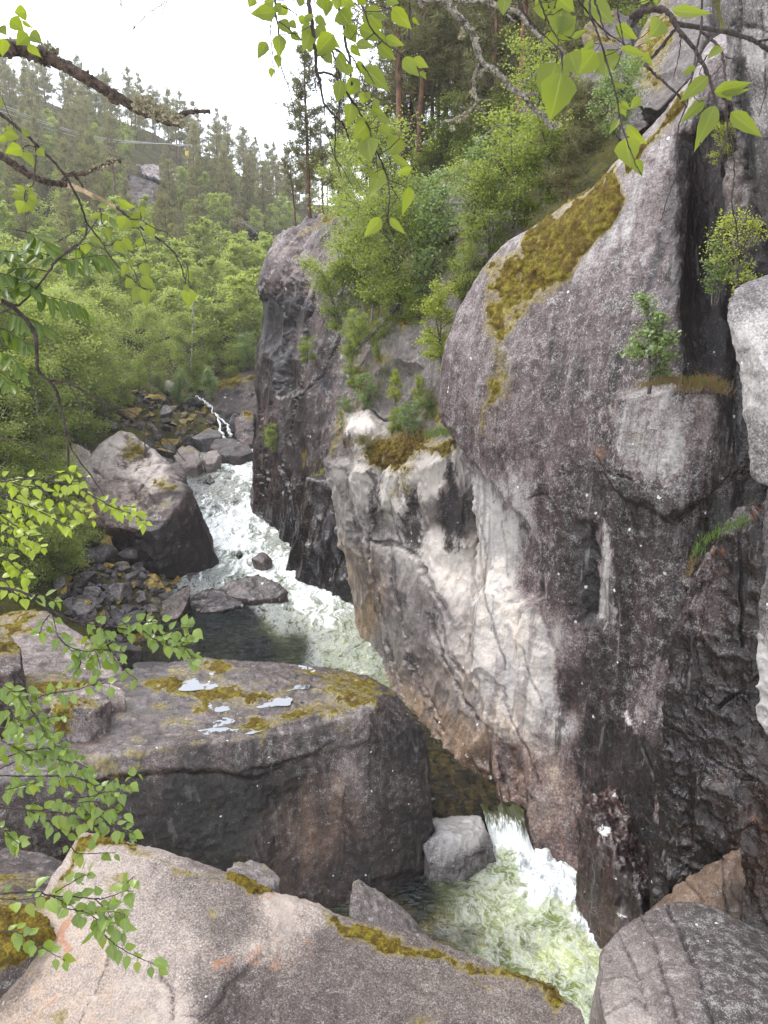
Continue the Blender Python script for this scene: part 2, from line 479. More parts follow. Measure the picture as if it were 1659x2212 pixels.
def moss_field(V, F, px, py, moss, seed, slope_moss):
    N2 = vnormals(V, F)
    m = np.full(len(V), -1.0)
    n1 = fbm(V, moss.get('scale', 0.9), 4, seed + 91); n2 = fbm(V, moss.get('scale', 0.9) * 3.6, 3, seed + 92)
    wb = fbm(V, moss.get('scale', .9) * 1.3, 4, seed + 95); wb2 = fbm(V, moss.get('scale', .9) * 1.3, 4, seed + 96)
    for poly, feather, lvl in moss.get('polys', ()):
        m = np.maximum(m, poly_field(px + wb * feather * 2.2, py + wb2 * feather * 2.2, poly, feather * 2.0) * (1.3 + lvl) - 0.88)
    if slope_moss: m = np.maximum(m, (N2[:, 2] - slope_moss[0]) * slope_moss[1])
    for poly, feather in moss.get('bare', ()): m = m - 2 * poly_field(px, py, poly, feather)
    m = m + n1 * moss.get('break', 0.85) + n2 * 0.55
    return m, N2

def hull_VF(pts, voxel, smooth=4):
    bm = bmesh.new()
    for p in pts: bm.verts.new(p)
    bmesh.ops.convex_hull(bm, input=bm.verts[:])
    bmesh.ops.delete(bm, geom=[v for v in bm.verts if not v.link_faces], context='VERTS')
    bmesh.ops.recalc_face_normals(bm, faces=bm.faces[:])
    me = bpy.data.meshes.new('hull'); bm.to_mesh(me); bm.free()
    o = bpy.data.objects.new('hull', me); COL.objects.link(o)
    r = o.modifiers.new('r', 'REMESH'); r.mode = 'VOXEL'; r.voxel_size = voxel
    if smooth:
        s = o.modifiers.new('s', 'SMOOTH'); s.factor = 0.5; s.iterations = smooth
    dg = bpy.context.evaluated_depsgraph_get(); dg.update()
    m2 = bpy.data.meshes.new_from_object(o.evaluated_get(dg))
    V, N = get_np(m2); Fs = faces_np(m2)
    F = [f for f in Fs if f.shape[1] == 4][0]
    bpy.data.objects.remove(o); bpy.data.meshes.remove(me); bpy.data.meshes.remove(m2)
    return V, F

def hull_rock(name, label, cat, pts, voxel, mat, smooth=5, back=None, down=None, **kw):
    """pts: (px, py, Y) corners; back: extra world offset copies for the far side"""
    P = [at(*p) for p in pts]
    if back is not None: P += [p + np.array(back) for p in P]
    if down is not None: P += [np.array((p[0], p[1], down)) for p in P]
    V, F = hull_VF(P, voxel, smooth)
    return rock_object(name, label, cat, V, F, mat, **kw)

# ---- main buttress --------------------------------------------------------------------------------------------------
def back_row(c, dpx, dpy, dY): return [(x + dpx, y + dpy, Y + dY) for x, y, Y in c]
c1 = [(968, 770, 24.5), (957, 850, 24.2), (968, 950, 23.9), (985, 1015, 23.6), (1003, 1180, 23.0), (1022, 1380, 22.3), (1037, 1500, 21.6), (1050, 1620, 20.7), (1070, 1735, 19.6), (1090, 1850, 18.8)]
c2 = [(1062, 572, 23.8), (1032, 700, 23.0), (1040, 850, 22.3), (1052, 980, 22.0), (1070, 1160, 22.0), (1090, 1330, 21.4), (1100, 1480, 20.8), (1112, 1620, 20.0), (1130, 1800, 18.7), (1150, 1930, 17.8)]
c3 = [(1200, 470, 22.6), (1190, 620, 21.6), (1185, 780, 20.7), (1180, 930, 20.2), (1185, 1120, 20.0), (1195, 1310, 19.8), (1205, 1480, 19.5), (1215, 1650, 18.9), (1235, 1890, 17.6), (1250, 2010, 16.8)]
c4 = [(1345, 340, 21.0), (1338, 520, 20.0), (1335, 700, 19.2), (1335, 870, 18.7), (1335, 1060, 18.4), (1335, 1260, 18.2), (1338, 1450, 18.0), (1340, 1650, 17.3), (1348, 2015, 15.7), (1350, 2110, 15.1)]
c5 = [(1482, 195, 19.6), (1478, 400, 18.8), (1472, 620, 18.0), (1470, 830, 17.5), (1470, 1030, 17.1), (1470, 1240, 16.8), (1470, 1450, 16.6), (1470, 1680, 16.0), (1475, 2000, 14.6), (1480, 2150, 14.0)]
c6 = [(1545, 100, 19.2), (1545, 330, 18.9), (1550, 560, 18.7), (1555, 800, 18.2), (1560, 1010, 17.5), (1565, 1240, 17.0), (1570, 1450, 16.6), (1570, 1680, 16.0), (1570, 1990, 14.6), (1575, 2150, 14.0)]
c7 = [(1720, 30, 18.0), (1720, 260, 17.8), (1720, 520, 17.4), (1720, 780, 17.0), (1720, 1010, 16.8), (1720, 1240, 16.5), (1720, 1450, 16.2), (1720, 1680, 15.6), (1720, 1990, 14.3), (1720, 2150, 13.8)]
c0 = back_row(c1, 55, 6, 2.6)
top = lambda c: [(c[0][0] + 25, c[0][1] + 26, c[0][2] + 2.2)] + c
cols = [top(c) for c in (c0, c1, c2, c3, c4, c5, c6, c7)]
V, F = loft(cols, 430, 760)
VB, FB = V, F
dark_pts = [(1000, 850, 0.48), (1100, 700, 0.52), (1200, 520, 0.60), (1300, 450, 0.64), (1400, 330, 0.58), (1470, 260, 0.54), (1250, 700, 0.43), (1400, 600, 0.43), (1150, 900, 0.43), (1230, 860, 0.33), (1350, 760, 0.41), (1100, 1000, 0.41),
            (1300, 950, 0.35), (1400, 930, 0.58), (1500, 900, 0.47), (1540, 600, 0.16), (1530, 400, 0.22), (1560, 750, 0.10), (1200, 1100, 0.33), (1320, 1080, 0.27), (1280, 1250, 0.18), (1400, 1250, 0.32), (1350, 1150, 0.26),
            (1180, 1250, 0.27), (1400, 1400, 0.29), (1420, 1500, 0.38), (1470, 1500, 0.18), (1330, 1450, 0.24), (1250, 1500, 0.26), (1300, 1600, 0.20), (1400, 1650, 0.18), (1350, 1750, 0.16), (1450, 1850, 0.08), (1340, 1850, 0.12), (1500, 1700, 0.06), (1580, 1500, 0.10), (1600, 1200, 0.09), (1600, 900, 0.10),
            (1050, 1080, 0.80), (1090, 1130, 0.80), (1060, 1250, 0.84), (1100, 1350, 0.86), (1130, 1420, 0.84), (1110, 1560, 0.78), (1160, 1500, 0.82), (1200, 1560, 0.66), (1180, 1700, 0.61), (1225, 1750, 0.58), (1110, 1680, 0.54), (1090, 1640, 0.49), (1200, 1850, 0.41), (1250, 1850, 0.47), (1300, 1930, 0.33), (1360, 1980, 0.26), (1280, 1780, 0.24), (1380, 1900, 0.14)]
tone_polys = [([(1460, 330), (1470, 270), (1555, 215), (1580, 330), (1570, 560), (1590, 830), (1490, 820), (1462, 560)], 12, .20),
              ([(1256, 1160), (1296, 1150), (1292, 1290), (1290, 1340), (1250, 1340)], 9, .10),
              ([(1298, 1120), (1312, 1130), (1330, 1290), (1328, 1360), (1305, 1345), (1296, 1240)], 7, .68),
              ([(1128, 1160), (1150, 1180), (1165, 1300), (1120, 1290)], 22, .62),
              ([(1310, 890), (1350, 845), (1460, 838), (1490, 900), (1480, 1000), (1380, 1020), (1330, 1000)], 16, .66),
              ([(1400, 1450), (1425, 1430), (1440, 1540), (1430, 1620), (1400, 1560)], 18, .56),
              ([(1085, 1010), (1150, 1075), (1125, 1150), (1065, 1070)], 10, .60),
              ([(1260, 1680), (1300, 1690), (1320, 1860), (1270, 1840)], 14, .16),
              ([(1415, 1780), (1424, 1640), (1430, 1640), (1428, 1790)], 4, .62),
              ([(1348, 1540), (1362, 1535), (1375, 1552), (1358, 1562)], 6, .95)]
mossp = [([(1340, 345), (1250, 430), (1130, 520), (1060, 575), (1050, 625), (1110, 670), (1200, 640), (1260, 580), (1320, 495), (1350, 430)], 12, .62),
         ([(1095, 600), (1155, 610), (1150, 660), (1110, 720), (1085, 760), (1060, 690)], 22, .50),
         ([(1070, 740), (1110, 740), (1090, 840), (1060, 960), (1035, 950), (1055, 840)], 20, .42),
         ([(1480, 190), (1400, 290), (1345, 350), (1360, 380), (1420, 310), (1490, 220)], 7, .5)]
cliff_a = rock_object('cliff', 'tall dome-backed purple grey granite cliff with white lichen flecks and an ochre moss crest', 'cliff', V, F, M['buttress'],
    disp=[((.22, .22, .16), .30, 3, False), ((.9, .9, .5), .10, 3, False), ((3.2, 3.2, 1.6), .030, 3, True)],
    bulges=[([(1030, 1420), (1075, 1450), (1120, 1560), (1190, 1740), (1150, 1760), (1090, 1640)], 30, .22), ([(1060, 1230), (1100, 1290), (1090, 1380), (1050, 1340)], 22, .14), ([(1130, 1330), (1170, 1430), (1210, 1600), (1170, 1600), (1130, 1470)], 26, .16), ([(958, 905), (1000, 990), (1040, 1030), (1120, 1125), (1150, 1180), (1160, 1300), (1110, 1300), (1050, 1250), (1010, 1300), (985, 1100)], 13, -.55),
            ([(1306, 890), (1345, 848), (1460, 835), (1560, 850), (1580, 1000), (1450, 1120), (1340, 1060), (1300, 985)], 13, .42),
            ([(1246, 1130), (1298, 1130), (1295, 1345), (1246, 1345)], 14, -.30),
            ([(1040, 1480), (1075, 1500), (1150, 1720), (1120, 1800), (1060, 1700)], 40, -.25),
            ([(1465, 300), (1570, 250), (1580, 830), (1480, 830)], 16, -.35),
            ([(1595, 1040), (1630, 1000), (1670, 1000), (1670, 1300), (1600, 1200)], 20, -.6)],
    cracks=[([(1145, 1075), (1185, 1065), (1198, 1110)], 5, .12), ([(1130, 1130), (1158, 1180), (1160, 1240), (1200, 1400), (1225, 1560), (1255, 1680), (1265, 1760)], 6, .07),
            ([(1088, 1130), (1092, 1190), (1098, 1250)], 4, .12), ([(1040, 1100), (1046, 1180), (1050, 1300), (1078, 1390), (1090, 1450)], 5, .05), ([(1085, 1480), (1110, 1560), (1135, 1610), (1170, 1700)], 5, .06), ([(1130, 1400), (1150, 1470), (1170, 1520)], 4, .04), ([(1072, 1640), (1090, 1680), (1110, 1700), (1150, 1770)], 12, .10), ([(1300, 985), (1320, 1010), (1400, 1030)], 5, .08), ([(1390, 1600), (1430, 1700), (1440, 1800)], 5, .08),
            ([(1260, 1760), (1300, 1800), (1340, 1900), (1380, 2000)], 7, .18), ([(1240, 1740), (1260, 1830), (1320, 1960)], 5, .1), ([(1290, 1780), (1330, 1850), (1370, 1960)], 5, .14),
            ([(1580, 200), (1590, 420), (1600, 640)], 9, .4), ([(1455, 1500), (1500, 1480), (1560, 1530), (1620, 1500)], 6, .12)],
    fields=dict(tone=(dark_pts, tone_polys),
                warm=([(1050, 800, 0), (1300, 700, .0), (1250, 1200, .18), (1100, 1350, .38), (1090, 1620, .5), (1150, 1740, .55), (1110, 1700, .65), (1200, 1850, .55), (1240, 1900, .5), (1150, 1500, .35), (1300, 1900, .5), (1400, 1400, .0), (1450, 1900, .1), (1300, 1550, 0)], []),
                wet=([(1100, 700, 0), (1500, 500, .6), (1500, 1700, 1), (1400, 1600, .6), (1380, 1900, 1), (1100, 1300, .1), (1120, 1700, .5), (1270, 1200, .7), (1300, 800, .1), (1580, 1100, .8)], []),
                speck=([(1100, 700, .75), (1300, 600, .95), (1250, 500, 1.0), (1200, 900, .75), (1400, 950, 1.1), (1400, 1300, 1.0), (1420, 1500, 1.1), (1300, 1300, .75), (1180, 1200, 1.0), (1100, 1300, .0), (1130, 1500, .1), (1110, 1700, 0), (1500, 500, .15), (1500, 1700, .25), (1350, 1700, .4), (1300, 1900, .2), (1250, 1700, .4)], []),
                rust=(0.0, [([(1278, 965), (1300, 950), (1325, 985), (1300, 1000), (1280, 990)], 9, .62), ([(1200, 1000), (1300, 1020), (1260, 1180), (1210, 1120)], 30, .33)])),
    moss=dict(polys=mossp, thick=.16, scale=.75, cush=3.2, bare=[([(1215, 665), (1280, 590), (1365, 450), (1480, 260), (1560, 300), (1400, 800), (1180, 800)], 14)]), seed=1)

# ---- polished lower wall with the mossy shelf --------------------------------------------------------------------
b1 = [(872, 640, 33), (830, 700, 32.5), (768, 800, 32), (735, 880, 31.5), (711, 955, 31), (715, 1050, 31), (735, 1120, 31.5), (752, 1220, 32.2), (766, 1300, 33), (775, 1395, 32.6)]
b2 = [(905, 620, 32), (862, 700, 31.5), (815, 790, 30.8), (790, 880, 30.3), (768, 950, 29.4), (774, 1010, 28.7), (785, 1120, 28.9), (796, 1240, 29.1), (812, 1400, 29.0), (825, 1480, 27.0)]
b3 = [(940, 600, 31), (900, 700, 30.5), (870, 800, 30), (855, 880, 29.4), (845, 945, 28.2), (846, 1005, 27.4), (850, 1150, 27.2), (857, 1300, 27), (868, 1450, 26), (880, 1590, 24.2)]
b4 = [(980, 590, 29.5), (950, 700, 29), (930, 800, 28.5), (917, 880, 28), (910, 938, 27), (911, 995, 26.2), (920, 1150, 25.8), (932, 1300, 25.2), (947, 1470, 24), (965, 1660, 22)]
b5 = [(1020, 600, 28), (1000, 700, 27.6), (985, 800, 27.2), (978, 880, 26.9), (975, 932, 26.2), (985, 985, 25.4), (1000, 1150, 24.8), (1015, 1300, 24), (1035, 1490, 22.5), (1060, 1720, 20.4)]
b6 = [(1100, 600, 28), (1080, 700, 27.6), (1075, 800, 27.2), (1075, 880, 26.9), (1075, 932, 26.2), (1085, 985, 25.6), (1100, 1150, 25), (1115, 1300, 24.4), (1130, 1490, 23), (1140, 1720, 21)]
b0 = back_row(b1, 60, 0, 3.2)
topb = lambda c: [(c[0][0] + 30, c[0][1] + 20, c[0][2] + 2.5)] + c
V, F = loft([topb(c) for c in (b0, b1, b2, b3, b4, b5, b6)], 330, 560)
wall_t = [(870, 760, 0.52), (800, 860, 0.50), (780, 910, 0.74), (900, 900, 0.45), (730, 960, 0.42), (730, 1040, 0.67), (770, 1030, 0.74), (820, 1060, 0.78), (860, 1090, 0.76), (930, 1040, 0.76), (975, 1100, 0.30), (955, 1000, 0.74), (745, 1180, 0.70),
          (800, 1130, 0.64), (830, 1150, 0.58), (880, 1170, 0.78), (940, 1180, 0.84), (985, 1250, 0.86), (780, 1280, 0.62), (830, 1260, 0.60), (870, 1320, 0.56), (920, 1330, 0.58), (980, 1380, 0.72), (810, 1360, 0.64), (850, 1420, 0.54), (900, 1450, 0.54), (950, 1450, 0.60), (1010, 1430, 0.68),
          (870, 1510, 0.62), (900, 1540, 0.56), (950, 1560, 0.56), (1000, 1600, 0.60), (1040, 1650, 0.40), (780, 1340, 0.62), (830, 1450, 0.62), (1040, 1000, 0.72)]
wall_polys = [([(963, 1010), (985, 1010), (990, 1180), (978, 1200), (965, 1150)], 8, .20), ([(870, 1130), (905, 1130), (905, 1180), (880, 1180)], 8, .36), ([(795, 1010), (820, 1020), (815, 1160), (800, 1160)], 8, .40),
              ([(745, 905), (800, 895), (815, 930), (760, 955)], 7, .84), ([(880, 1060), (905, 1070), (895, 1125), (870, 1120)], 8, .30)]
cliff_b = rock_object('cliff', 'pale water-polished granite cliff under a mossy shelf, its foot standing in the green channel', 'cliff', V, F, M['wall'],
    disp=[((.28, .28, .14), .28, 3, False), ((1.1, 1.1, .45), .16, 3, True), ((3.6, 3.6, 1.4), .035, 3, True)],
    bulges=[([(770, 1020), (800, 1000), (815, 1100), (800, 1160), (775, 1120)], 14, .3), ([(836, 1010), (900, 1000), (905, 1080), (880, 1115), (840, 1100)], 12, .35),
            ([(715, 990), (760, 1000), (770, 1200), (740, 1180)], 14, .3), ([(910, 1000), (960, 990), (965, 1130), (930, 1130)], 12, .25), ([(800, 1160), (900, 1190), (990, 1290), (1030, 1480), (900, 1400), (820, 1300)], 18, .2),
            ([(740, 890), (810, 880), (820, 935), (750, 955)], 8, .35), ([(820, 690), (900, 700), (900, 800), (820, 810)], 14, .5)],
    cracks=[([(800, 1165), (830, 1172), (868, 1182), (890, 1190)], 5, 0.51), ([(830, 1010), (815, 1090), (800, 1160), (805, 1220), (840, 1390), (870, 1500)], 4, 0.34), ([(890, 1190), (920, 1230), (950, 1290), (985, 1340)], 5, 0.37),
            ([(848, 1180), (862, 1300), (885, 1400), (905, 1480), (960, 1580)], 4, 0.31), ([(905, 1080), (920, 1140), (905, 1180)], 5, 0.34), ([(835, 1060), (850, 1120), (868, 1180)], 4, 0.26), ([(765, 1130), (790, 1230), (815, 1350), (850, 1470), (870, 1540)], 5, 0.37),
            ([(930, 1330), (960, 1420), (1000, 1500), (1030, 1560)], 5, 0.31), ([(780, 878), (830, 905), (900, 912)], 5, 0.51), ([(870, 1010), (878, 1060), (885, 1090)], 5, 0.34), ([(880, 1420), (930, 1540), (960, 1620)], 5, 0.34), ([(745, 1010), (760, 1080), (778, 1150)], 4, 0.27), ([(950, 1320), (970, 1400), (1010, 1470)], 4, 0.26)],
    fields=dict(tone=(wall_t, wall_polys),
                warm=([(800, 1050, .05), (900, 1200, .2), (980, 1200, .3), (870, 1350, .15), (780, 1340, .8), (840, 1480, .6), (900, 1550, .75), (960, 1580, .7), (1030, 1650, .8), (1000, 1500, .4), (840, 1400, .2), (760, 1270, .6), (950, 1000, .3)], []),
                wet=([(800, 1000, 0), (900, 1200, .1), (900, 1550, .6), (1000, 1650, .9), (780, 1370, .9)], []),
                speck=([(870, 760, 1.0), (760, 1000, .6), (800, 1100, .5), (940, 1010, .6), (980, 1100, .8), (890, 1150, .8), (860, 1300, .2), (950, 1400, .1), (900, 1550, 0), (780, 1300, .2)], [])),
    moss=dict(polys=[([(750, 965), (800, 945), (850, 925), (975, 930), (982, 965), (900, 985), (880, 1040), (850, 1060), (835, 1010), (790, 1000)], 16, .22), ([(700, 1000), (715, 900), (745, 860), (760, 900), (735, 960)], 12, .0),
                     ([(830, 700), (872, 635), (905, 640), (895, 700), (860, 720)], 14, .2), ([(745, 855), (770, 800), (820, 740), (835, 800), (790, 870)], 16, .0), ([(900, 880), (960, 850), (975, 930), (890, 930)], 16, .15),
                     ([(960, 600), (1030, 590), (1000, 660), (950, 640)], 14, .3), ([(868, 1005), (885, 1010), (880, 1060), (868, 1050)], 10, .0)], thick=.20, scale=.8, cush=2.6), mossmat=M['moss_brown'], seed=2)

# ---- the further cliff ---------------------------------------------------------------------------------------------
t1 = [(668, 474, 52), (602, 545, 51.5), (568, 630, 51), (561, 720, 50.8), (547, 820, 50.5), (553, 900, 50.2), (552, 1000, 49.8), (553, 1110, 48.5)]
t2 = [(684, 466, 50.5), (640, 560, 49), (615, 640, 48), (607, 740, 47.5), (598, 840, 47), (595, 920, 46.5), (597, 1010, 45.8), (602, 1200, 43)]
t3 = [(720, 458, 49.5), (690, 560, 47), (676, 640, 46), (667, 740, 45.5), (658, 840, 44.8), (652, 930, 44), (648, 1040, 43), (652, 1240, 39.8)]
t4 = [(780, 450, 48.5), (750, 560, 46), (737, 640, 45), (728, 740, 44), (720, 840, 43), (712, 930, 42), (705, 1050, 40.5), (706, 1310, 36.5)]
t5 = [(860, 450, 47.5), (840, 560, 45), (830, 640, 44), (815, 740, 43), (802, 840, 42), (792, 930, 40.5), (780, 1050, 38.5), (775, 1350, 34.8)]
t6 = [(1000, 440, 46), (980, 560, 44), (960, 640, 43), (940, 740, 42), (920, 840, 41), (900, 930, 39.5), (880, 1050, 38), (860, 1350, 34.5)]
t0 = back_row(t1, 30, 0, 7)
topt = lambda c: [(c[0][0] + 25, c[0][1] + 14, c[0][2] + 4)] + c
V, F = loft([topt(c) for c in (t0, t1, t2, t3, t4, t5, t6)], 260, 420)
cliff_t = rock_object('cliff', 'far brown-streaked granite cliff rising straight from the white rapids, pines on its top', 'cliff', V, F, M['tower'],
    disp=[((.16, .16, .05), .9, 3, False), ((.55, .55, .16), .28, 3, True), ((1.8, 1.8, .7), .06, 3, True)],
    bulges=[([(600, 700), (640, 640), (650, 840), (600, 850)], 10, -.4), ([(648, 1055), (690, 1035), (790, 1060), (800, 1330), (648, 1260)], 10, 1.0), ([(560, 560), (640, 500), (640, 600), (570, 640)], 20, .6)],
    cracks=[([(690, 600), (665, 700), (640, 850), (622, 960)], 6, .5), ([(600, 640), (612, 720), (600, 860)], 5, .3), ([(585, 870), (575, 980), (580, 1080)], 5, .35), ([(555, 880), (562, 960), (566, 1080)], 5, .4), ([(650, 1050), (640, 1120), (645, 1190)], 6, .8), ([(608, 980), (625, 1080), (630, 1160)], 4, .25), ([(650, 860), (700, 800), (730, 720)], 5, .3)],
    fields=dict(tone=([(640, 540, 0.50), (590, 600, 0.40), (660, 600, 0.44), (590, 680, 0.16), (620, 690, 0.14), (650, 720, 0.34), (700, 700, 0.36), (590, 780, 0.20), (570, 850, 0.34), (565, 900, 0.49), (620, 830, 0.18), (670, 820, 0.40), (720, 850, 0.44), (600, 950, 0.22), (570, 980, 0.34), (640, 960, 0.28), (690, 950, 0.32), (600, 1080, 0.24), (560, 1060, 0.34), (640, 1100, 0.20), (700, 1120, 0.18), (680, 1220, 0.08), (740, 1240, 0.06), (620, 1150, 0.10), (760, 1000, 0.34)], []),
                warm=([(640, 560, .1), (620, 800, .3), (690, 800, .35), (600, 1050, .25), (700, 1150, .15), (740, 1280, .1), (570, 900, .1)], []),
                wet=([(640, 600, .2), (600, 900, .3), (720, 1250, 1), (620, 1160, 1), (560, 1100, .9)], []), speck=([(640, 650, .9), (680, 750, 1.0), (700, 1000, .9), (600, 900, .4), (600, 700, .1), (700, 1200, .3), (720, 900, 1.0)], [])),
    moss=dict(polys=[([(560, 760), (548, 800), (552, 830)], 8, -.1), ([(720, 440), (690, 470), (640, 505), (680, 500), (760, 460)], 8, .2), ([(655, 970), (700, 1000), (690, 1050)], 12, -.15)], thick=.2, scale=.5, cush=1.5), mossmat=M['moss_brown'], seed=3)
# ------------------------------------------------------------------ single boulders
# near granite slab
hull_rock('boulder', 'huge pale speckled granite boulder with a sharp ridge edged in golden moss', 'boulder',
    [(172, 1803, 8.3), (205, 1808, 8.5), (385, 1868, 8.3), (565, 1905, 8.1), (625, 1935, 8.1), (710, 1985, 7.8), (862, 2030, 7.5), (935, 2062, 7.4), (1095, 2092, 7.2), (1205, 2105, 7.05), (1265, 2170, 6.7), (1310, 2260, 6.3),
     (100, 1922, 7.7), (38, 2062, 7.0), (-20, 2190, 6.4), (-60, 2330, 5.8), (300, 2360, 5.3), (640, 2360, 5.35), (1000, 2360, 5.5), (1340, 2380, 5.7)],
    0.026, M['front'], smooth=7, back=(0.35, 0.9, -2.6), seed=11,
    disp=[(.6, .10, 3, False), (2.2, .035, 3, False), (7, .016, 3, True), (24, .006, 2, False)],
    bulges=[([(560, 1905), (640, 1930), (600, 2050), (480, 2150), (430, 2230), (900, 2260), (1300, 2260), (1200, 2100), (860, 2030)], 45, -.14), ([(350, 2080), (420, 2060), (430, 2110), (390, 2150), (350, 2130)], 12, .06), ([(130, 2040), (200, 2060), (260, 2140), (200, 2200), (120, 2120)], 30, -.04)],
    cracks=[([(560, 2060), (500, 2110), (455, 2180), (430, 2212)], 9, .05), ([(355, 2080), (350, 2110), (372, 2140), (375, 2200)], 7, .06), ([(200, 2150), (230, 2080), (240, 2040)], 3.5, .03), ([(380, 2190), (440, 2195)], 5, .04), ([(170, 2210), (190, 2160)], 3, .02)],
    fields=dict(tone=([(200, 1880, 0.67), (300, 1950, 0.64), (100, 2030, 0.72), (450, 1960, 0.52), (500, 1990, 0.46), (380, 2050, 0.64), (200, 2080, 0.69), (100, 2160, 0.67), (300, 2150, 0.69), (350, 2200, 0.72), (620, 1980, 0.72), (560, 2050, 0.65), (660, 1990, 0.65), (700, 2040, 0.43), (560, 2120, 0.41), (500, 2180, 0.38), (700, 2180, 0.40), (850, 2070, 0.45), (800, 2150, 0.46), (950, 2130, 0.48), (1100, 2150, 0.50), (1000, 2200, 0.46), (1200, 2160, 0.45), (180, 1830, 0.69)], []),
                warm=([(150, 2150, .42), (400, 2000, .05), (620, 2040, .15), (800, 2150, .12), (1100, 2150, .25), (60, 2180, .5), (480, 1960, 0)], []),
                rust=(0.12, [([(128, 1985), (150, 1990), (170, 2060), (150, 2070), (130, 2020)], 9, .72), ([(530, 2030), (590, 1990), (620, 2030), (700, 2040), (700, 2070), (600, 2070), (540, 2060)], 22, .52), ([(450, 2060), (520, 2050), (510, 2080), (455, 2085)], 10, .62), ([(190, 2180), (240, 2180), (240, 2230), (190, 2230)], 14, .55), ([(100, 2130), (140, 2120), (130, 2180), (90, 2190)], 14, .5), ([(560, 1935), (600, 1925), (590, 1950), (555, 1955)], 8, .6)]),
                speck=.55),
    moss=dict(polys=[([(168, 1800), (230, 1812), (330, 1850), (470, 1892), (600, 1912), (600, 1925), (560, 1912), (380, 1880), (240, 1830), (190, 1850), (140, 1920), (110, 1930)], 9, .62), ([(480, 1880), (560, 1895), (590, 1915), (560, 1935), (525, 1930), (490, 1900)], 8, .55), ([(690, 1965), (760, 1995), (862, 2025), (960, 2060), (960, 2075), (830, 2055), (740, 2015)], 9, .6), ([(930, 2055), (1000, 2070), (1100, 2090), (1210, 2100), (1240, 2150), (1200, 2190), (1170, 2140), (1080, 2110), (960, 2090)], 11, .42), ([(445, 1960), (475, 1958), (470, 1985), (450, 1990)], 6, .2), ([(220, 1900), (270, 1885), (280, 1910), (240, 1925)], 8, -.05), ([(100, 1920), (140, 1900), (110, 1960), (70, 1990)], 12, .2), ([(1010, 2110), (1090, 2130), (1060, 2150), (1010, 2130)], 10, .05), ([(90, 2200), (140, 2190), (140, 2240)], 12, -.15), ([(880, 2190), (940, 2180), (960, 2230), (880, 2230)], 12, -.25)],
              thick=.055, scale=3.4, cush=17, **{'break': .7}), mossmat=M['moss_near'])

# cracked boulder, lower right corner
hull_rock('boulder', 'dark rounded granite boulder scored by three long parallel cracks', 'boulder',
    [(1288, 2085, 8.2), (1300, 2040, 8.6), (1335, 2005, 8.9), (1392, 1970, 9.2), (1462, 1950, 9.4), (1560, 1965, 9.4), (1660, 2020, 9.2), (1800, 2080, 9.0), (1283, 2130, 7.7), (1290, 2180, 7.3), (1320, 2260, 6.7), (1370, 2360, 6.2), (1500, 2390, 5.9), (1700, 2390, 6.0), (1900, 2300, 6.6), (1470, 2080, 7.9), (1600, 2120, 7.6), (1380, 2100, 7.75), (1500, 2240, 6.65)],
    0.024, M['front_dark'], smooth=11, back=(0.4, 1.2, -2.4), seed=12,
    disp=[(.7, .09, 3, False), (2.4, .04, 3, False), (8, .014, 3, True), (26, .005, 2, False)],
    bulges=[([(1283, 2090), (1350, 1990), (1375, 1985), (1400, 2060), (1440, 2212), (1440, 2300), (1280, 2300)], 10, -.05), ([(1375, 1985), (1440, 1955), (1470, 2040), (1540, 2230), (1440, 2260), (1410, 2080)], 9, .03)],
    cracks=[([(1388, 1968), (1400, 2010), (1425, 2070), (1450, 2150), (1465, 2212)], 6, .07), ([(1445, 1950), (1455, 1985), (1480, 2040), (1510, 2100), (1530, 2160), (1545, 2230)], 7, .09), ([(1340, 2010), (1355, 2060), (1380, 2120), (1400, 2180)], 5, .06), ([(1300, 2120), (1350, 2110), (1400, 2130)], 4, .03), ([(1310, 2190), (1370, 2160), (1400, 2180)], 5, .035)],
    fields=dict(tone=([(1330, 2060, 0.54), (1370, 2100, 0.56), (1330, 2150, 0.62), (1350, 2200, 0.68), (1420, 2050, 0.50), (1470, 2150, 0.52), (1440, 2000, 0.42), (1530, 2020, 0.34), (1600, 2080, 0.32), (1560, 2150, 0.36), (1630, 2180, 0.34), (1640, 2050, 0.28), (1500, 1970, 0.36)], []),
                warm=([(1340, 2150, .3), (1500, 2050, .1), (1600, 2100, .0)], []), speck=([(1340, 2100, .5), (1560, 2080, 1.15), (1620, 2150, 1.2), (1450, 2100, .8)], []), rust=.08))

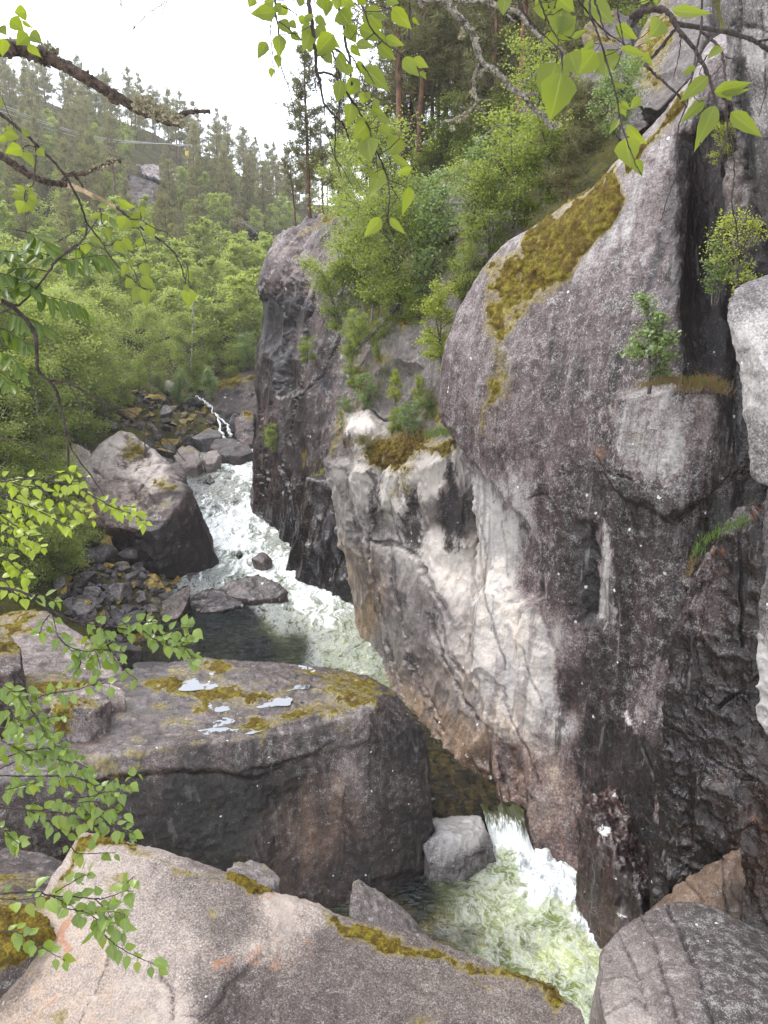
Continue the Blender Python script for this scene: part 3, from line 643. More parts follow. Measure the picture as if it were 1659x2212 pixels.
# flat-topped block
blk = [(160, 1640, 15.9), (330, 1618, 16.7), (520, 1592, 17.3), (650, 1568, 17.7), (735, 1535, 18.15), (800, 1520, 18.4), (270, 1445, 20.6), (430, 1416, 21.1), (560, 1436, 20.9), (700, 1442, 20.8), (790, 1458, 20.4), (852, 1492, 19.7),
       (905, 1565, 18.9), (930, 1650, 18.6), (936, 1750, 18.4), (935, 1850, 18.15), (905, 1888, 17.7), (840, 1928, 17.0), (800, 1640, 17.75), (560, 1960, 16.5), (200, 1990, 15.3), (740, 1760, 17.25), (120, 1560, 18.2), (-40, 1700, 14.6), (-40, 1990, 14.2), (-40, 1620, 16.4)]
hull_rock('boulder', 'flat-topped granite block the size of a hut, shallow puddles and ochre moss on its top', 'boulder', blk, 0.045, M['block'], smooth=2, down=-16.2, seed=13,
    disp=[(.35, .10, 3, False), (1.3, .04, 3, False), (4.5, .025, 3, True), (11, .008, 2, True)],
    bulges=[([(120, 1625), (330, 1612), (520, 1592), (700, 1560), (800, 1530), (800, 1600), (700, 1620), (520, 1670), (350, 1665), (200, 1690)], 8, .16), ([(580, 1720), (740, 1640), (760, 1760), (740, 1900), (600, 1850)], 40, -.14), ([(745, 1560), (800, 1530), (910, 1570), (940, 1880), (760, 1910), (735, 1700)], 14, .16), ([(300, 1500), (420, 1470), (560, 1500), (700, 1480), (740, 1520), (600, 1560), (380, 1590), (260, 1580)], 22, -.10)],
    cracks=[([(200, 1690), (350, 1668), (520, 1672), (620, 1640), (720, 1610)], 6, .12), ([(800, 1530), (795, 1640), (800, 1700)], 4, .06), ([(742, 1700), (745, 1790), (738, 1900)], 4, .06), ([(560, 1820), (570, 1880)], 4, .08), ([(430, 1620), (520, 1660)], 4, .05), ([(860, 1740), (890, 1760), (900, 1860)], 5, .08)],
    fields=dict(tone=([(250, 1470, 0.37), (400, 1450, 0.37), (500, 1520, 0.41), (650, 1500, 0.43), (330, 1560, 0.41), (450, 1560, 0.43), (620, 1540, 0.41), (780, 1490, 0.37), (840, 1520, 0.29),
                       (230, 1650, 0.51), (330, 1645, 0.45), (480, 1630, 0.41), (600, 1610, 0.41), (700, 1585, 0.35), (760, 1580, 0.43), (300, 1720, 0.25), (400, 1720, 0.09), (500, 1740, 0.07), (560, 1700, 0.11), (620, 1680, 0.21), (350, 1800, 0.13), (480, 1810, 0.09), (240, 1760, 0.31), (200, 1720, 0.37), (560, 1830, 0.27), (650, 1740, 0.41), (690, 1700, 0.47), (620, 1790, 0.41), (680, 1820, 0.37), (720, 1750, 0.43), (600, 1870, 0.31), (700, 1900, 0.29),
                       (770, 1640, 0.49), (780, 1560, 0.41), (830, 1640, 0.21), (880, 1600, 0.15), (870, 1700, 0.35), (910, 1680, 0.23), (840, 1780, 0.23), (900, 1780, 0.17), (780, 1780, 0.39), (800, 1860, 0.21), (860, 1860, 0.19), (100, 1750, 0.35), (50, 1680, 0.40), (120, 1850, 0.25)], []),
                warm=([(300, 1550, .1), (500, 1720, .1), (640, 1800, .55), (700, 1850, .6), (800, 1860, .5), (870, 1650, .1)], []), wet=([(450, 1520, 1), (650, 1500, .9), (500, 1720, .5), (800, 1700, .2), (700, 1800, .1), (200, 1600, .8)], []),
                speck=([(450, 1520, .0), (650, 1500, .1), (400, 1740, .45), (250, 1690, .6), (770, 1600, .9), (870, 1700, .8), (650, 1780, .3), (600, 1610, .9)], []), rust=.05),
    moss=dict(polys=[([(290, 1470), (400, 1440), (440, 1420), (560, 1440), (540, 1462), (420, 1455), (400, 1480), (560, 1485), (660, 1500), (580, 1520), (420, 1515), (330, 1500)], 11, .22), ([(660, 1480), (760, 1450), (850, 1495), (800, 1525), (740, 1535), (640, 1570), (560, 1600), (500, 1570), (540, 1540), (620, 1530), (700, 1510)], 11, .20), ([(330, 1545), (400, 1540), (450, 1560), (400, 1575), (340, 1572)], 8, .1), ([(400, 1518), (460, 1515), (460, 1545), (410, 1548)], 7, .1), ([(160, 1635), (330, 1615), (520, 1595), (660, 1565), (660, 1572), (520, 1604), (330, 1628), (180, 1650)], 8, .2), ([(600, 1450), (700, 1440), (780, 1455), (700, 1470)], 8, .15), ([(150, 1650), (240, 1640), (330, 1650), (260, 1690), (180, 1690)], 12, -.1), ([(250, 1450), (430, 1420), (700, 1440), (850, 1495), (800, 1525), (640, 1575), (330, 1615), (200, 1600)], 20, -.62)],
              thick=.07, scale=1.7, cush=7, **{'break': .9}))

hull_rock('boulder', 'square mossy boulder sitting on the near corner of the flat wet block', 'boulder',
    [(112, 1505, 17.0), (150, 1492, 17.7), (200, 1482, 18.0), (232, 1502, 17.8), (239, 1560, 17.4), (222, 1602, 16.7), (180, 1614, 16.3), (120, 1585, 16.4), (108, 1540, 16.5), (210, 1530, 16.75), (150, 1528, 16.45), (238, 1515, 17.3)],
    0.03, M['block'], smooth=4, down=-10.6, seed=14, disp=[(.9, .09, 3, False), (3, .04, 3, True)],
    fields=dict(tone=([(150, 1500, .5), (140, 1560, .5), (200, 1570, .56), (230, 1540, .4)], []), speck=1.0, warm=.2),
    moss=dict(polys=[([(140, 1500), (200, 1500), (230, 1525), (210, 1535), (160, 1525), (150, 1590), (120, 1590), (112, 1520)], 10, .15)], thick=.06, scale=2.0, cush=8))
hull_rock('stone', 'small rounded pinkish stone behind the square mossy boulder', 'stone',
    [(205, 1478, 18.2), (228, 1474, 18.5), (262, 1486, 18.5), (272, 1505, 18.1), (268, 1530, 17.9), (215, 1520, 17.9)], 0.03, M['block'], smooth=6, down=-10.6, seed=15, disp=[(1.4, .07, 3, False)], fields=dict(tone=.62, warm=.3, rust=.3, speck=.5))
hull_rock('boulder', 'slanting grey slab with mossy edges leaning behind the leafy birch shoots', 'boulder',
    [(-40, 1345, 24), (30, 1320, 24.6), (105, 1322, 24.6), (142, 1350, 24), (215, 1400, 23.2), (262, 1432, 22.4), (270, 1462, 21.4), (150, 1470, 20.8), (40, 1460, 20.4), (-60, 1470, 20.2)],
    0.06, M['block'], smooth=4, down=-13.5, seed=16, disp=[(.4, .18, 3, False), (1.6, .06, 3, True)], fields=dict(tone=([(80, 1350, .52), (180, 1400, .58), (100, 1440, .52)], []), speck=.6, warm=.2),
    moss=dict(polys=[([(-10, 1340), (40, 1318), (110, 1325), (70, 1345), (20, 1380), (0, 1420), (-20, 1420)], 14, .25), ([(170, 1370), (260, 1430), (255, 1442), (160, 1390)], 8, .1)], thick=.1, scale=1.2, cush=5))
hull_rock('boulder', 'low moss-covered boulder in front of the slanting grey slab', 'boulder',
    [(30, 1470, 20.0), (90, 1450, 20.4), (170, 1462, 20.2), (215, 1490, 19.6), (200, 1520, 18.8), (100, 1530, 18.4), (20, 1520, 18.4)], 0.05, M['block'], smooth=5, down=-12, seed=17, disp=[(.6, .12, 3, False), (2, .05, 3, True)], fields=dict(tone=.45, warm=.3),
    moss=dict(polys=[([(30, 1470), (90, 1450), (180, 1465), (215, 1490), (150, 1500), (40, 1500)], 12, .2)], thick=.1, scale=1.4, cush=5))
hull_rock('boulder', 'moss-capped boulder at the picture edge by the slanting slab', 'boulder',
    [(-60, 1390, 19.6), (-20, 1360, 20.2), (30, 1375, 20.2), (48, 1400, 19.8), (52, 1440, 19), (20, 1460, 18.6), (-60, 1470, 18)], 0.05, M['block'], smooth=5, down=-12.5, seed=18, disp=[(.6, .12, 3, False), (2, .05, 3, True)], fields=dict(tone=.42, warm=.4),
    moss=dict(polys=[([(-60, 1380), (-20, 1355), (30, 1375), (45, 1405), (0, 1420), (-60, 1430)], 14, .3)], thick=.12, scale=1.2, cush=5))
hull_rock('boulder', 'dark boulder wedged low between the flat block and the pale ridge boulder', 'boulder',
    [(-60, 1830, 12.2), (20, 1822, 12.8), (70, 1838, 12.8), (150, 1870, 12.0), (150, 1930, 11), (80, 1960, 10.3), (-60, 1990, 10)], 0.04, M['block'], smooth=5, down=-13, seed=19, disp=[(.8, .12, 3, False), (2.6, .05, 3, True)], fields=dict(tone=.36, warm=.25),
    moss=dict(polys=[([(-60, 1870), (40, 1880), (100, 1900), (60, 1940), (-60, 1960)], 14, -.1)], thick=.06, scale=2, cush=8))
hull_rock('boulder', 'brown mossy stone beside the pale ridge boulder under birch leaves', 'boulder',
    [(-60, 1925, 9.4), (30, 1905, 9.7), (75, 1920, 9.6), (90, 1960, 9.0), (40, 2000, 8.4), (-60, 2010, 8.2)], 0.03, M['front_dark'], smooth=6, down=-10, seed=20, disp=[(1, .1, 3, False), (4, .03, 3, True)], fields=dict(tone=.34, warm=.5, rust=.15),
    moss=dict(polys=[([(-60, 1930), (30, 1910), (80, 1935), (20, 1960), (-60, 1960)], 12, .1)], thick=.06, scale=2.4, cush=10))
hull_rock('boulder', 'cushion of green moss over a stone at the left foot of the pale ridge boulder', 'boulder',
    [(-60, 1985, 7.1), (20, 1970, 7.3), (100, 1985, 7.2), (110, 2010, 7.0), (40, 2050, 6.7), (-60, 2090, 6.4)], 0.024, M['front_dark'], smooth=8, down=-8.4, seed=21, disp=[(1.4, .06, 3, False)], fields=dict(tone=.4, warm=.3),
    moss=dict(polys=[([(-80, 1960), (120, 1960), (130, 2030), (40, 2080), (-80, 2110)], 16, .6)], thick=.09, scale=3, cush=10), mossmat=M['moss_near'])
hull_rock('boulder', 'pale wet boulder jammed beside the little waterfall', 'boulder',
    [(930, 1752, 19.5), (1000, 1748, 19.6), (1036, 1752, 19.4), (935, 1778, 19.0), (985, 1768, 19.2), (1034, 1768, 19.0), (1052, 1790, 18.6), (1070, 1852, 18.1), (1005, 1886, 17.5), (925, 1868, 17.4), (912, 1830, 17.7), (1010, 1800, 18.0), (950, 1800, 18.0)], 0.03, M['grey'], smooth=4, down=-15.8, seed=22,
    disp=[(.8, .12, 3, False), (3, .05, 3, True)], cracks=[([(1000, 1880), (1020, 1850), (1050, 1835)], 5, .1)], fields=dict(tone=([(980, 1790, .80), (1020, 1810, .84), (960, 1840, .72), (930, 1840, .5), (1050, 1840, .45), (990, 1875, .46)], []), wet=.6, speck=.2))
hull_rock('boulder', 'pointed brown boulder between the ridge boulder and the lower pool', 'boulder',
    [(766, 1902, 10.6), (774, 1900, 10.7), (800, 1916, 10.7), (850, 1948, 10.7), (885, 1978, 10.7), (925, 2020, 10.4), (950, 2050, 10.0), (900, 2080, 9.4), (760, 2010, 9.5), (755, 1940, 10.1)], 0.026, M['front_dark'], smooth=4, down=-12, seed=23,
    disp=[(1.1, .08, 3, False), (4, .03, 3, True)], fields=dict(tone=([(770, 1920, .48), (830, 1980, .48), (900, 2020, .44)], []), speck=.9, warm=.15),
    moss=dict(polys=[([(762, 1898), (780, 1900), (775, 1915)], 4, .2)], thick=.04, scale=3, cush=10))
hull_rock('boulder', 'violet grey boulder with a moss cap just behind the ridge of the pale boulder', 'boulder',
    [(505, 1862, 9.6), (545, 1856, 9.8), (575, 1868, 9.8), (600, 1900, 9.5), (570, 1930, 9.0), (480, 1900, 9.1)], 0.026, M['front_dark'], smooth=5, down=-10.4, seed=24, disp=[(1.2, .07, 3, False), (4, .03, 3, True)], fields=dict(tone=.52, speck=.9),
    moss=dict(polys=[([(500, 1866), (535, 1858), (520, 1872)], 5, .2), ([(570, 1868), (580, 1868), (578, 1878)], 4, .2)], thick=.04, scale=3, cush=10))

# right-hand side of the gorge
hull_rock('boulder', 'light grey smooth boulder jutting in from the edge beside the dark cleft', 'boulder',
    [(1567, 640, 11.6), (1600, 612, 12.2), (1660, 585, 12.6), (1800, 540, 13), (1585, 720, 11.3), (1597, 775, 11.2), (1600, 900, 11.1), (1611, 985, 11.0), (1627, 1036, 11.0), (1665, 1046, 10.8), (1800, 1050, 10.5), (1650, 800, 10.6), (1800, 800, 10.2)], 0.03, M['grey'], smooth=5, back=(2.2, 1.2, .2), seed=25,
    disp=[(.7, .12, 3, False), (2.4, .05, 3, True), (9, .012, 2, False)], cracks=[([(1590, 760), (1600, 765), (1608, 758)], 4, .08)], fields=dict(tone=([(1620, 640, .50), (1610, 750, .70), (1640, 850, .68), (1640, 980, .56), (1650, 700, .64)], []), speck=.15))
hull_rock('boulder', 'narrow pale rock edge below the light grey boulder', 'boulder',
    [(1652, 1040, 11.2), (1646, 1150, 11.1), (1650, 1300, 10.9), (1640, 1400, 10.8), (1632, 1480, 10.7), (1632, 1555, 10.6), (1655, 1600, 10.4), (1800, 1620, 10), (1800, 1040, 10.6), (1700, 1300, 10.3)], 0.03, M['grey'], smooth=5, back=(1.5, 1.0, 0), seed=26, disp=[(1.2, .10, 3, False), (4, .04, 3, True)], fields=dict(tone=([(1650, 1100, .4), (1650, 1300, .45), (1645, 1450, .74), (1645, 1550, .70)], []), speck=.4))
hull_rock('cliff', 'upright grey cliff pillar split by a dark vertical crack in the top corner', 'cliff',
    [(1572, -160, 15.6), (1569, 0, 15.8), (1576, 120, 15.8), (1592, 250, 15.9), (1602, 335, 15.9), (1630, 430, 15.8), (1665, 540, 15.5), (1850, 620, 15), (1850, -160, 15), (1640, 100, 14.9), (1640, -160, 14.8), (1665, 380, 14.9)], 0.04, M['grey'], smooth=3, back=(1.5, 2.0, 0), seed=27,
    disp=[((.5, .5, .2), .16, 3, False), ((2.2, 2.2, .8), .07, 3, True)], cracks=[([(1603, -20), (1600, 30), (1588, 80), (1600, 180), (1612, 280), (1625, 400)], 8, .35), ([(1612, 60), (1640, 56), (1660, 62)], 5, .2), ([(1645, 30), (1650, 80), (1655, 300)], 4, .12), ([(1580, 60), (1590, 50)], 4, .2)],
    fields=dict(tone=([(1580, 50, .50), (1640, 100, .66), (1640, 250, .66), (1590, 200, .42), (1610, 300, .34), (1640, 380, .44)], [([(1590, 120), (1608, 130), (1622, 260), (1640, 420), (1625, 420), (1600, 260)], 6, .2)]), speck=.5))
hull_rock('boulder', 'brown knobbly rock under the split grey pillar', 'boulder',
    [(1570, 350, 16.6), (1600, 325, 16.9), (1640, 330, 16.9), (1700, 330, 16.6), (1575, 420, 16.3), (1570, 480, 16.2), (1590, 560, 15.9), (1660, 600, 15.6), (1750, 560, 15.6), (1620, 420, 15.8)], 0.04, M['block'], smooth=5, back=(.8, 1.2, 0), seed=28, disp=[(.9, .14, 3, False), (3, .06, 3, True)], fields=dict(tone=([(1590, 400, .46), (1620, 480, .26), (1620, 580, .14)], []), speck=.7, rust=.2))
# dark wet lower buttress
g = [[(1478, 1262, 15.6), (1452, 1400, 15.4), (1440, 1560, 15.1), (1432, 1700, 14.9), (1425, 1850, 14.6), (1418, 2040, 14.0)],
     [(1528, 1170, 15.0), (1520, 1390, 14.6), (1515, 1560, 14.5), (1512, 1700, 14.3), (1508, 1850, 14.0), (1490, 2060, 13.4)],
     [(1602, 1122, 14.5), (1600, 1390, 14.1), (1600, 1560, 14.0), (1600, 1700, 13.8), (1600, 1850, 13.6), (1600, 2060, 13.1)],
     [(1760, 1060, 14.0), (1760, 1390, 13.6), (1760, 1560, 13.5), (1760, 1700, 13.3), (1760, 1850, 13.1), (1760, 2060, 12.8)]]
g = [back_row(g[0], 34, 0, 1.6)] + g
V, F = loft([[(c[0][0] + 22, c[0][1] + 8, c[0][2] + 1.3)] + c for c in g], 220, 420)
cliff_g = rock_object('cliff', 'black wet rock face dropping under a small grassy ledge', 'cliff', V, F, M['buttress'],
    disp=[((.5, .5, .4), .25, 3, False), ((1.6, 1.6, 1.1), .13, 3, True), ((5, 5, 3), .035, 3, True)],
    bulges=[([(1500, 1700), (1560, 1650), (1620, 1750), (1560, 1850), (1500, 1800)], 20, .25)],
    cracks=[([(1500, 1500), (1550, 1530), (1600, 1500), (1640, 1510)], 6, .2), ([(1430, 1560), (1480, 1590), (1520, 1600)], 5, .15), ([(1600, 1130), (1590, 1260), (1600, 1400)], 5, .12), ([(1500, 1260), (1500, 1400), (1510, 1480)], 5, .08), ([(1540, 1640), (1600, 1680), (1640, 1680)], 5, .15)],
    fields=dict(tone=([(1500, 1260, .30), (1480, 1400, .20), (1520, 1300, .36), (1600, 1250, .17), (1560, 1400, .20), (1520, 1340, .34), (1480, 1560, .14), (1560, 1560, .18), (1620, 1500, .2), (1480, 1750, .08), (1560, 1720, .20), (1620, 1720, .22), (1550, 1830, .14), (1600, 1850, .26), (1460, 1870, .12)], [([(1515, 1180), (1545, 1170), (1530, 1250), (1515, 1240)], 8, .5)]),
                wet=1.0, warm=([(1500, 1300, 0), (1620, 1300, .3), (1620, 1700, .7), (1600, 1850, .8), (1480, 1600, .1)], []), speck=([(1480, 1400, .3), (1530, 1350, .4), (1600, 1500, .15), (1550, 1700, .25), (1620, 1800, .2)], []), rust=([(1500, 1400, 0), (1620, 1200, .35), (1640, 1750, .3)], [])), seed=4)
hull_rock('boulder', 'reddish brown slanted rock at the foot of the black wet face', 'boulder',
    [(1378, 1985, 13.2), (1440, 1930, 13.5), (1480, 1900, 13.6), (1560, 1840, 13.4), (1600, 1830, 13.2), (1620, 1900, 12.9), (1600, 1990, 12.4), (1480, 1990, 12.6), (1385, 2010, 12.8), (1500, 1930, 13.0), (1560, 1920, 12.7)], 0.03, M['front_dark'], smooth=3, down=-14.5, seed=29, disp=[(.9, .14, 3, False), (3.2, .07, 3, True)],
    cracks=[([(1480, 1900), (1520, 1950), (1480, 1990)], 4, .08), ([(1560, 1850), (1570, 1990)], 4, .1)], fields=dict(tone=([(1420, 1970, .44), (1500, 1950, .54), (1540, 1920, .46), (1590, 1860, .50), (1600, 1950, .3)], []), warm=.9, rust=.12, speck=.2, wet=.4))
hull_rock('boulder', 'steep dark slabs of layered rock dropping into the foaming pool', 'boulder',
    [(1268, 1740, 16.6), (1300, 1760, 16.4), (1360, 1860, 15.6), (1405, 1920, 15.0), (1400, 1990, 14.4), (1345, 2025, 14.6), (1320, 1970, 15.2), (1265, 1820, 16.4)], 0.035, M['tower'], smooth=3, back=(.8, .9, 0), down=-16, seed=30,
    disp=[((1.6, 1.6, .35), .16, 3, True), ((5, 5, 1.5), .06, 3, True)], fields=dict(tone=([(1280, 1800, .36), (1330, 1880, .30), (1380, 1940, .24), (1340, 1990, .42)], []), warm=.4, wet=.8, speck=.05))

# ---- boulders along the river
def river_rock(label, pts, tone=.4, voxel=.09, down=-14.5, moss=None, sd=0, cat='boulder', **f):
    fd = dict(tone=tone, speck=.4, wet=.3); fd.update(f)
    return hull_rock('boulder', label, cat, pts, voxel, M['boulder'], smooth=4, down=down, seed=sd, disp=[(.3, .22, 3, False), (1.1, .09, 3, True), (4, .025, 2, True)], fields=fd, moss=moss, mossmat=M['moss'])
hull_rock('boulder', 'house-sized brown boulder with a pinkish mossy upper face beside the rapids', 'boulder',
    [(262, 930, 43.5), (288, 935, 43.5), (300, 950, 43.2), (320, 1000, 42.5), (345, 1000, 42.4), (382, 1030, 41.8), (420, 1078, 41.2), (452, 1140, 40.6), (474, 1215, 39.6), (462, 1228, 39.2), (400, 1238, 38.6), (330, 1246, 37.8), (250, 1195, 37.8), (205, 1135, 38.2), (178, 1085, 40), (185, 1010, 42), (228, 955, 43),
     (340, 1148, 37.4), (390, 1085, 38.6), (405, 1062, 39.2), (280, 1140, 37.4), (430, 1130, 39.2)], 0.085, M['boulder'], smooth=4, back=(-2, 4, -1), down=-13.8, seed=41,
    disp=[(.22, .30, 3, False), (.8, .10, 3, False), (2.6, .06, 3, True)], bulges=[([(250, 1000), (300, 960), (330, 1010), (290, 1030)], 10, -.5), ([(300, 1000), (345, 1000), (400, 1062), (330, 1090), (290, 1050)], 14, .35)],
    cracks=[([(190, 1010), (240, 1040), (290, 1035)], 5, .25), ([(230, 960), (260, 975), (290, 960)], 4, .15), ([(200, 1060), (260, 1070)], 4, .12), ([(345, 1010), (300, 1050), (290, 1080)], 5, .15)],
    fields=dict(tone=([(260, 960, .72), (215, 1000, .66), (225, 1050, .62), (300, 1015, .78), (330, 1030, .72), (280, 1085, .50), (340, 1080, .46), (230, 1110, .48), (300, 1120, .44), (380, 1070, .42), (330, 1180, .18), (400, 1150, .17), (420, 1200, .19), (350, 1220, .15), (440, 1180, .20), (280, 1180, .14)], [([(285, 940), (325, 1000), (255, 1000)], 10, .3)]),  # pinkish upper face toned lighter still, a highlight put into the colour
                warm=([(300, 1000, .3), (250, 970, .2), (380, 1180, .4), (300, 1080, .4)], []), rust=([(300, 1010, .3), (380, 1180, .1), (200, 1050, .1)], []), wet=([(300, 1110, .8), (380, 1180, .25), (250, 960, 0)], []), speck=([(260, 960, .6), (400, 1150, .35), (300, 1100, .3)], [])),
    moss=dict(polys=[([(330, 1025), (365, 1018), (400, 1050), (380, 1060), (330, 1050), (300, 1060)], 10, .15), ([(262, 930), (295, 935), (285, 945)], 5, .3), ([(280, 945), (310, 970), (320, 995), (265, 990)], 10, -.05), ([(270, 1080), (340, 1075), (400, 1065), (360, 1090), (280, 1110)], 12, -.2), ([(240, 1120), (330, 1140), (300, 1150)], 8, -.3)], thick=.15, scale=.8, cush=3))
river_rock('smooth dark oval boulder lying in midstream under the white rapids', [(468, 1272, 36.0), (500, 1247, 36.3), (560, 1237, 36.5), (602, 1252, 36.0), (624, 1278, 35.3), (600, 1291, 34.9), (540, 1296, 34.6), (480, 1286, 35.3)], .34, .07, sd=42, wet=.9)
river_rock('flat wet boulder in front of the oval midstream boulder', [(408, 1312, 34.6), (420, 1285, 35.8), (460, 1270, 36.4), (505, 1282, 35.8), (530, 1305, 34.4), (480, 1318, 33.8), (430, 1322, 33.8)], .24, .07, sd=43, wet=1.0)
river_rock('small dark stone behind the oval midstream boulder', [(502, 1245, 39.6), (515, 1228, 40), (535, 1226, 40), (548, 1238, 39.4), (530, 1248, 39)], .30, .06, sd=44)
river_rock('big tilted brown boulder at the water edge of the stony bank', [(340, 1325, 33.4), (352, 1290, 34.4), (392, 1262, 35), (412, 1258, 35), (414, 1280, 34.4), (405, 1310, 33.6), (385, 1335, 32.8), (350, 1338, 32.6)], .34, .06, sd=45, warm=.4, wet=.5)
river_rock('pinkish broken boulder beside the house-sized boulder', [(122, 1000, 42), (135, 970, 43), (165, 958, 43.5), (195, 975, 43), (205, 1000, 42), (195, 1030, 41.2), (150, 1030, 41), (125, 1020, 41)], .66, .08, -12, sd=46, rust=.3, warm=.3)
river_rock('square-faced boulder with a rust-streaked front above the rapids', [(374, 985, 55), (385, 968, 56), (410, 960, 56.5), (432, 975, 56), (436, 995, 55), (425, 1008, 54), (395, 1010, 53.6), (380, 998, 54)], .56, .09, -13, sd=47, rust=.3, moss=dict(polys=[([(385, 968), (412, 960), (432, 974), (400, 975)], 5, .2)], thick=.2, scale=.8, cush=3))
river_rock('wide brown boulder below the side cascade', [(450, 965, 58), (462, 950, 59.5), (500, 948, 60), (535, 958, 59.5), (548, 975, 58), (520, 984, 57), (480, 982, 57)], .36, .09, -13, sd=48)
river_rock('pale grey boulder at the head of the rapids', [(440, 990, 55.5), (450, 975, 56.5), (468, 973, 56.5), (476, 985, 55.8), (465, 1000, 54.8), (445, 1003, 54.6)], .60, .08, -13, sd=49)
river_rock('grey split boulder at the waterside below the rust-streaked one', [(355, 1030, 50.5), (365, 1000, 52), (385, 998, 52), (400, 1020, 51), (396, 1040, 49.6), (365, 1045, 49)], .46, .08, -13, sd=50)
river_rock('dark boulder beside the split waterside boulder', [(330, 1000, 53), (350, 985, 54), (372, 995, 53), (375, 1020, 52), (350, 1040, 51)], .34, .08, -13, sd=51)
river_rock('dark angular rock at the foot of the far cliff', [(535, 1072, 50), (545, 1060, 50.5), (562, 1062, 50.5), (575, 1085, 48.5), (560, 1098, 47.2), (540, 1090, 48)], .20, .07, -13.6, sd=52, wet=.9)
river_rock('low black rock under the far cliff foot', [(548, 1100, 47.4), (565, 1088, 48), (590, 1110, 46.4), (588, 1128, 44.8), (560, 1118, 46)], .16, .07, -14, sd=53, wet=1.0)
for i, (pp, lab) in enumerate([([(485, 1030), (503, 1040)], 'small stone breaking the surface near the head of the rapids'), ([(514, 1032), (526, 1038)], 'tiny dark stone amid the upper rapids'), ([(532, 1028), (550, 1038)], 'rounded dark stone near the far cliff in the rapids'), ([(438, 1022), (468, 1045)], 'dark stone at the lip of the upper rapids'), ([(512, 1192), (522, 1200)], 'tiny black stone in the white water below the far cliff'), ([(548, 1196), (585, 1215)], 'submerged tan stone showing through the white rapids'), ([(414, 1098), (440, 1125)], 'grey stone at the corner of the house-sized boulder')]):
    (xa, ya), (xb, yb) = pp; xm = (xa + xb) / 2
    zz = -12.0 if ya < 1060 else (-12.8 if ya < 1150 else -13.4)
    Yb = atz(xm, yb, zz)[1]
    river_rock(lab, [(xa, (ya + yb) / 2 + 3, Yb), (xm - 2, ya, Yb + .5), (xm + 3, ya + 1, Yb + .5), (xb, (ya + yb) / 2 + 3, Yb), (xm, yb, Yb - .5), (xm, ya + 4, Yb + 1.0)], (.26, .24, .24, .2, .14, .42, .4)[i], .05, zz - .6, sd=60 + i, cat='stone', wet=.8)
# ------------------------------------------------------------------ water level and terrain
RZ = [(14, -15.0), (18.55, -15.0)]
def zriver(Y): return np.interp(Y, [19, 33, 36, 41, 44.8, 48.5, 52.8, 60, 66], [-14, -14, -14, -13.5, -13, -12.5, -11.9, -11.4, -11.2])
def xleft(Y): return np.interp(Y, [8, 16, 20, 24, 26, 29, 33, 37, 41, 44, 48, 53, 60, 64], [-9, -9, -9.5, -10.5, -10.4, -10.2, -9.4, -9.6, -9.6, -10.6, -12.2, -14.6, -15, -12])
def xcliff(Y): return np.interp(Y, [8, 14, 16, 19, 21, 25, 28, 31, 34, 38, 42, 46, 50, 56, 64, 90], [17, 16, 13.5, 9.8, 6.3, 2.9, 1.9, 1.9, 2.1, 1.6, 0.2, -2.2, -4.4, -6.5, -6, -4])
def zcrest(Y): return np.interp(Y, [8, 16, 19, 22, 25, 28, 33, 40, 47, 52, 58, 70, 90], [7.5, 6.5, 4.0, 1.4, -1.6, -2.6, -1.0, 2.2, 3.6, 3.6, 2.0, 3, 8])

def ground_z(X, Y):
    X = np.asarray(X, float); Y = np.asarray(Y, float)
    # left bank and the far hillside
    Yc = np.clip(Y, 8, 64)
    d = xleft(Yc) - X
    zb = zriver(Yc) - .9
    bank = zb + np.interp(d, [-3, 0, 1.5, 6, 14, 30, 60, 140], [-.6, .35, 1.0, 3.8, 9, 18, 32, 66])
    far = np.interp(Y, [58, 64, 70, 76, 90, 110, 140, 180, 225, 300, 420], [-11.9, -11.0, -8.6, -6.2, -1.5, 4.5, 14.5, 29, 46, 60, 64])
    side = np.interp(X / np.maximum(Y, 1), [-.55, -.42, -.30, -.20, -.12, 0, .2], [1.22, 1.12, 1.0, .82, .62, .60, .8])
    far = np.where(far > -6.2, -6.2 + (far + 6.2) * side, far)
    w = sstep(56, 74, Y)
    z = bank * (1 - w) + np.maximum(far, np.where(d > 0, bank * .5 - 4, -99)) * w
    # channel bed
    bed = np.where(Y < 19, -15.9, zriver(np.clip(Y, 19, 66)) - .9)
    z = np.where((d < 0) & (Y < 62), np.minimum(z, bed), z)
    # right hillside behind the cliffs
    e = X - xcliff(np.clip(Y, 8, 90))
    hill = zcrest(np.clip(Y, 8, 90)) + np.interp(e, [0, 1, 3, 8, 20, 40], [-.6, -.2, 1.2, 6.0, 17, 34])
    wall = sstep(-.35, .35, e)
    wr = 1 - sstep(64, 84, Y) * (1 - sstep(-6, 10, X))
    z = z * (1 - wall * wr) + np.maximum(hill, z) * wall * wr
    return z

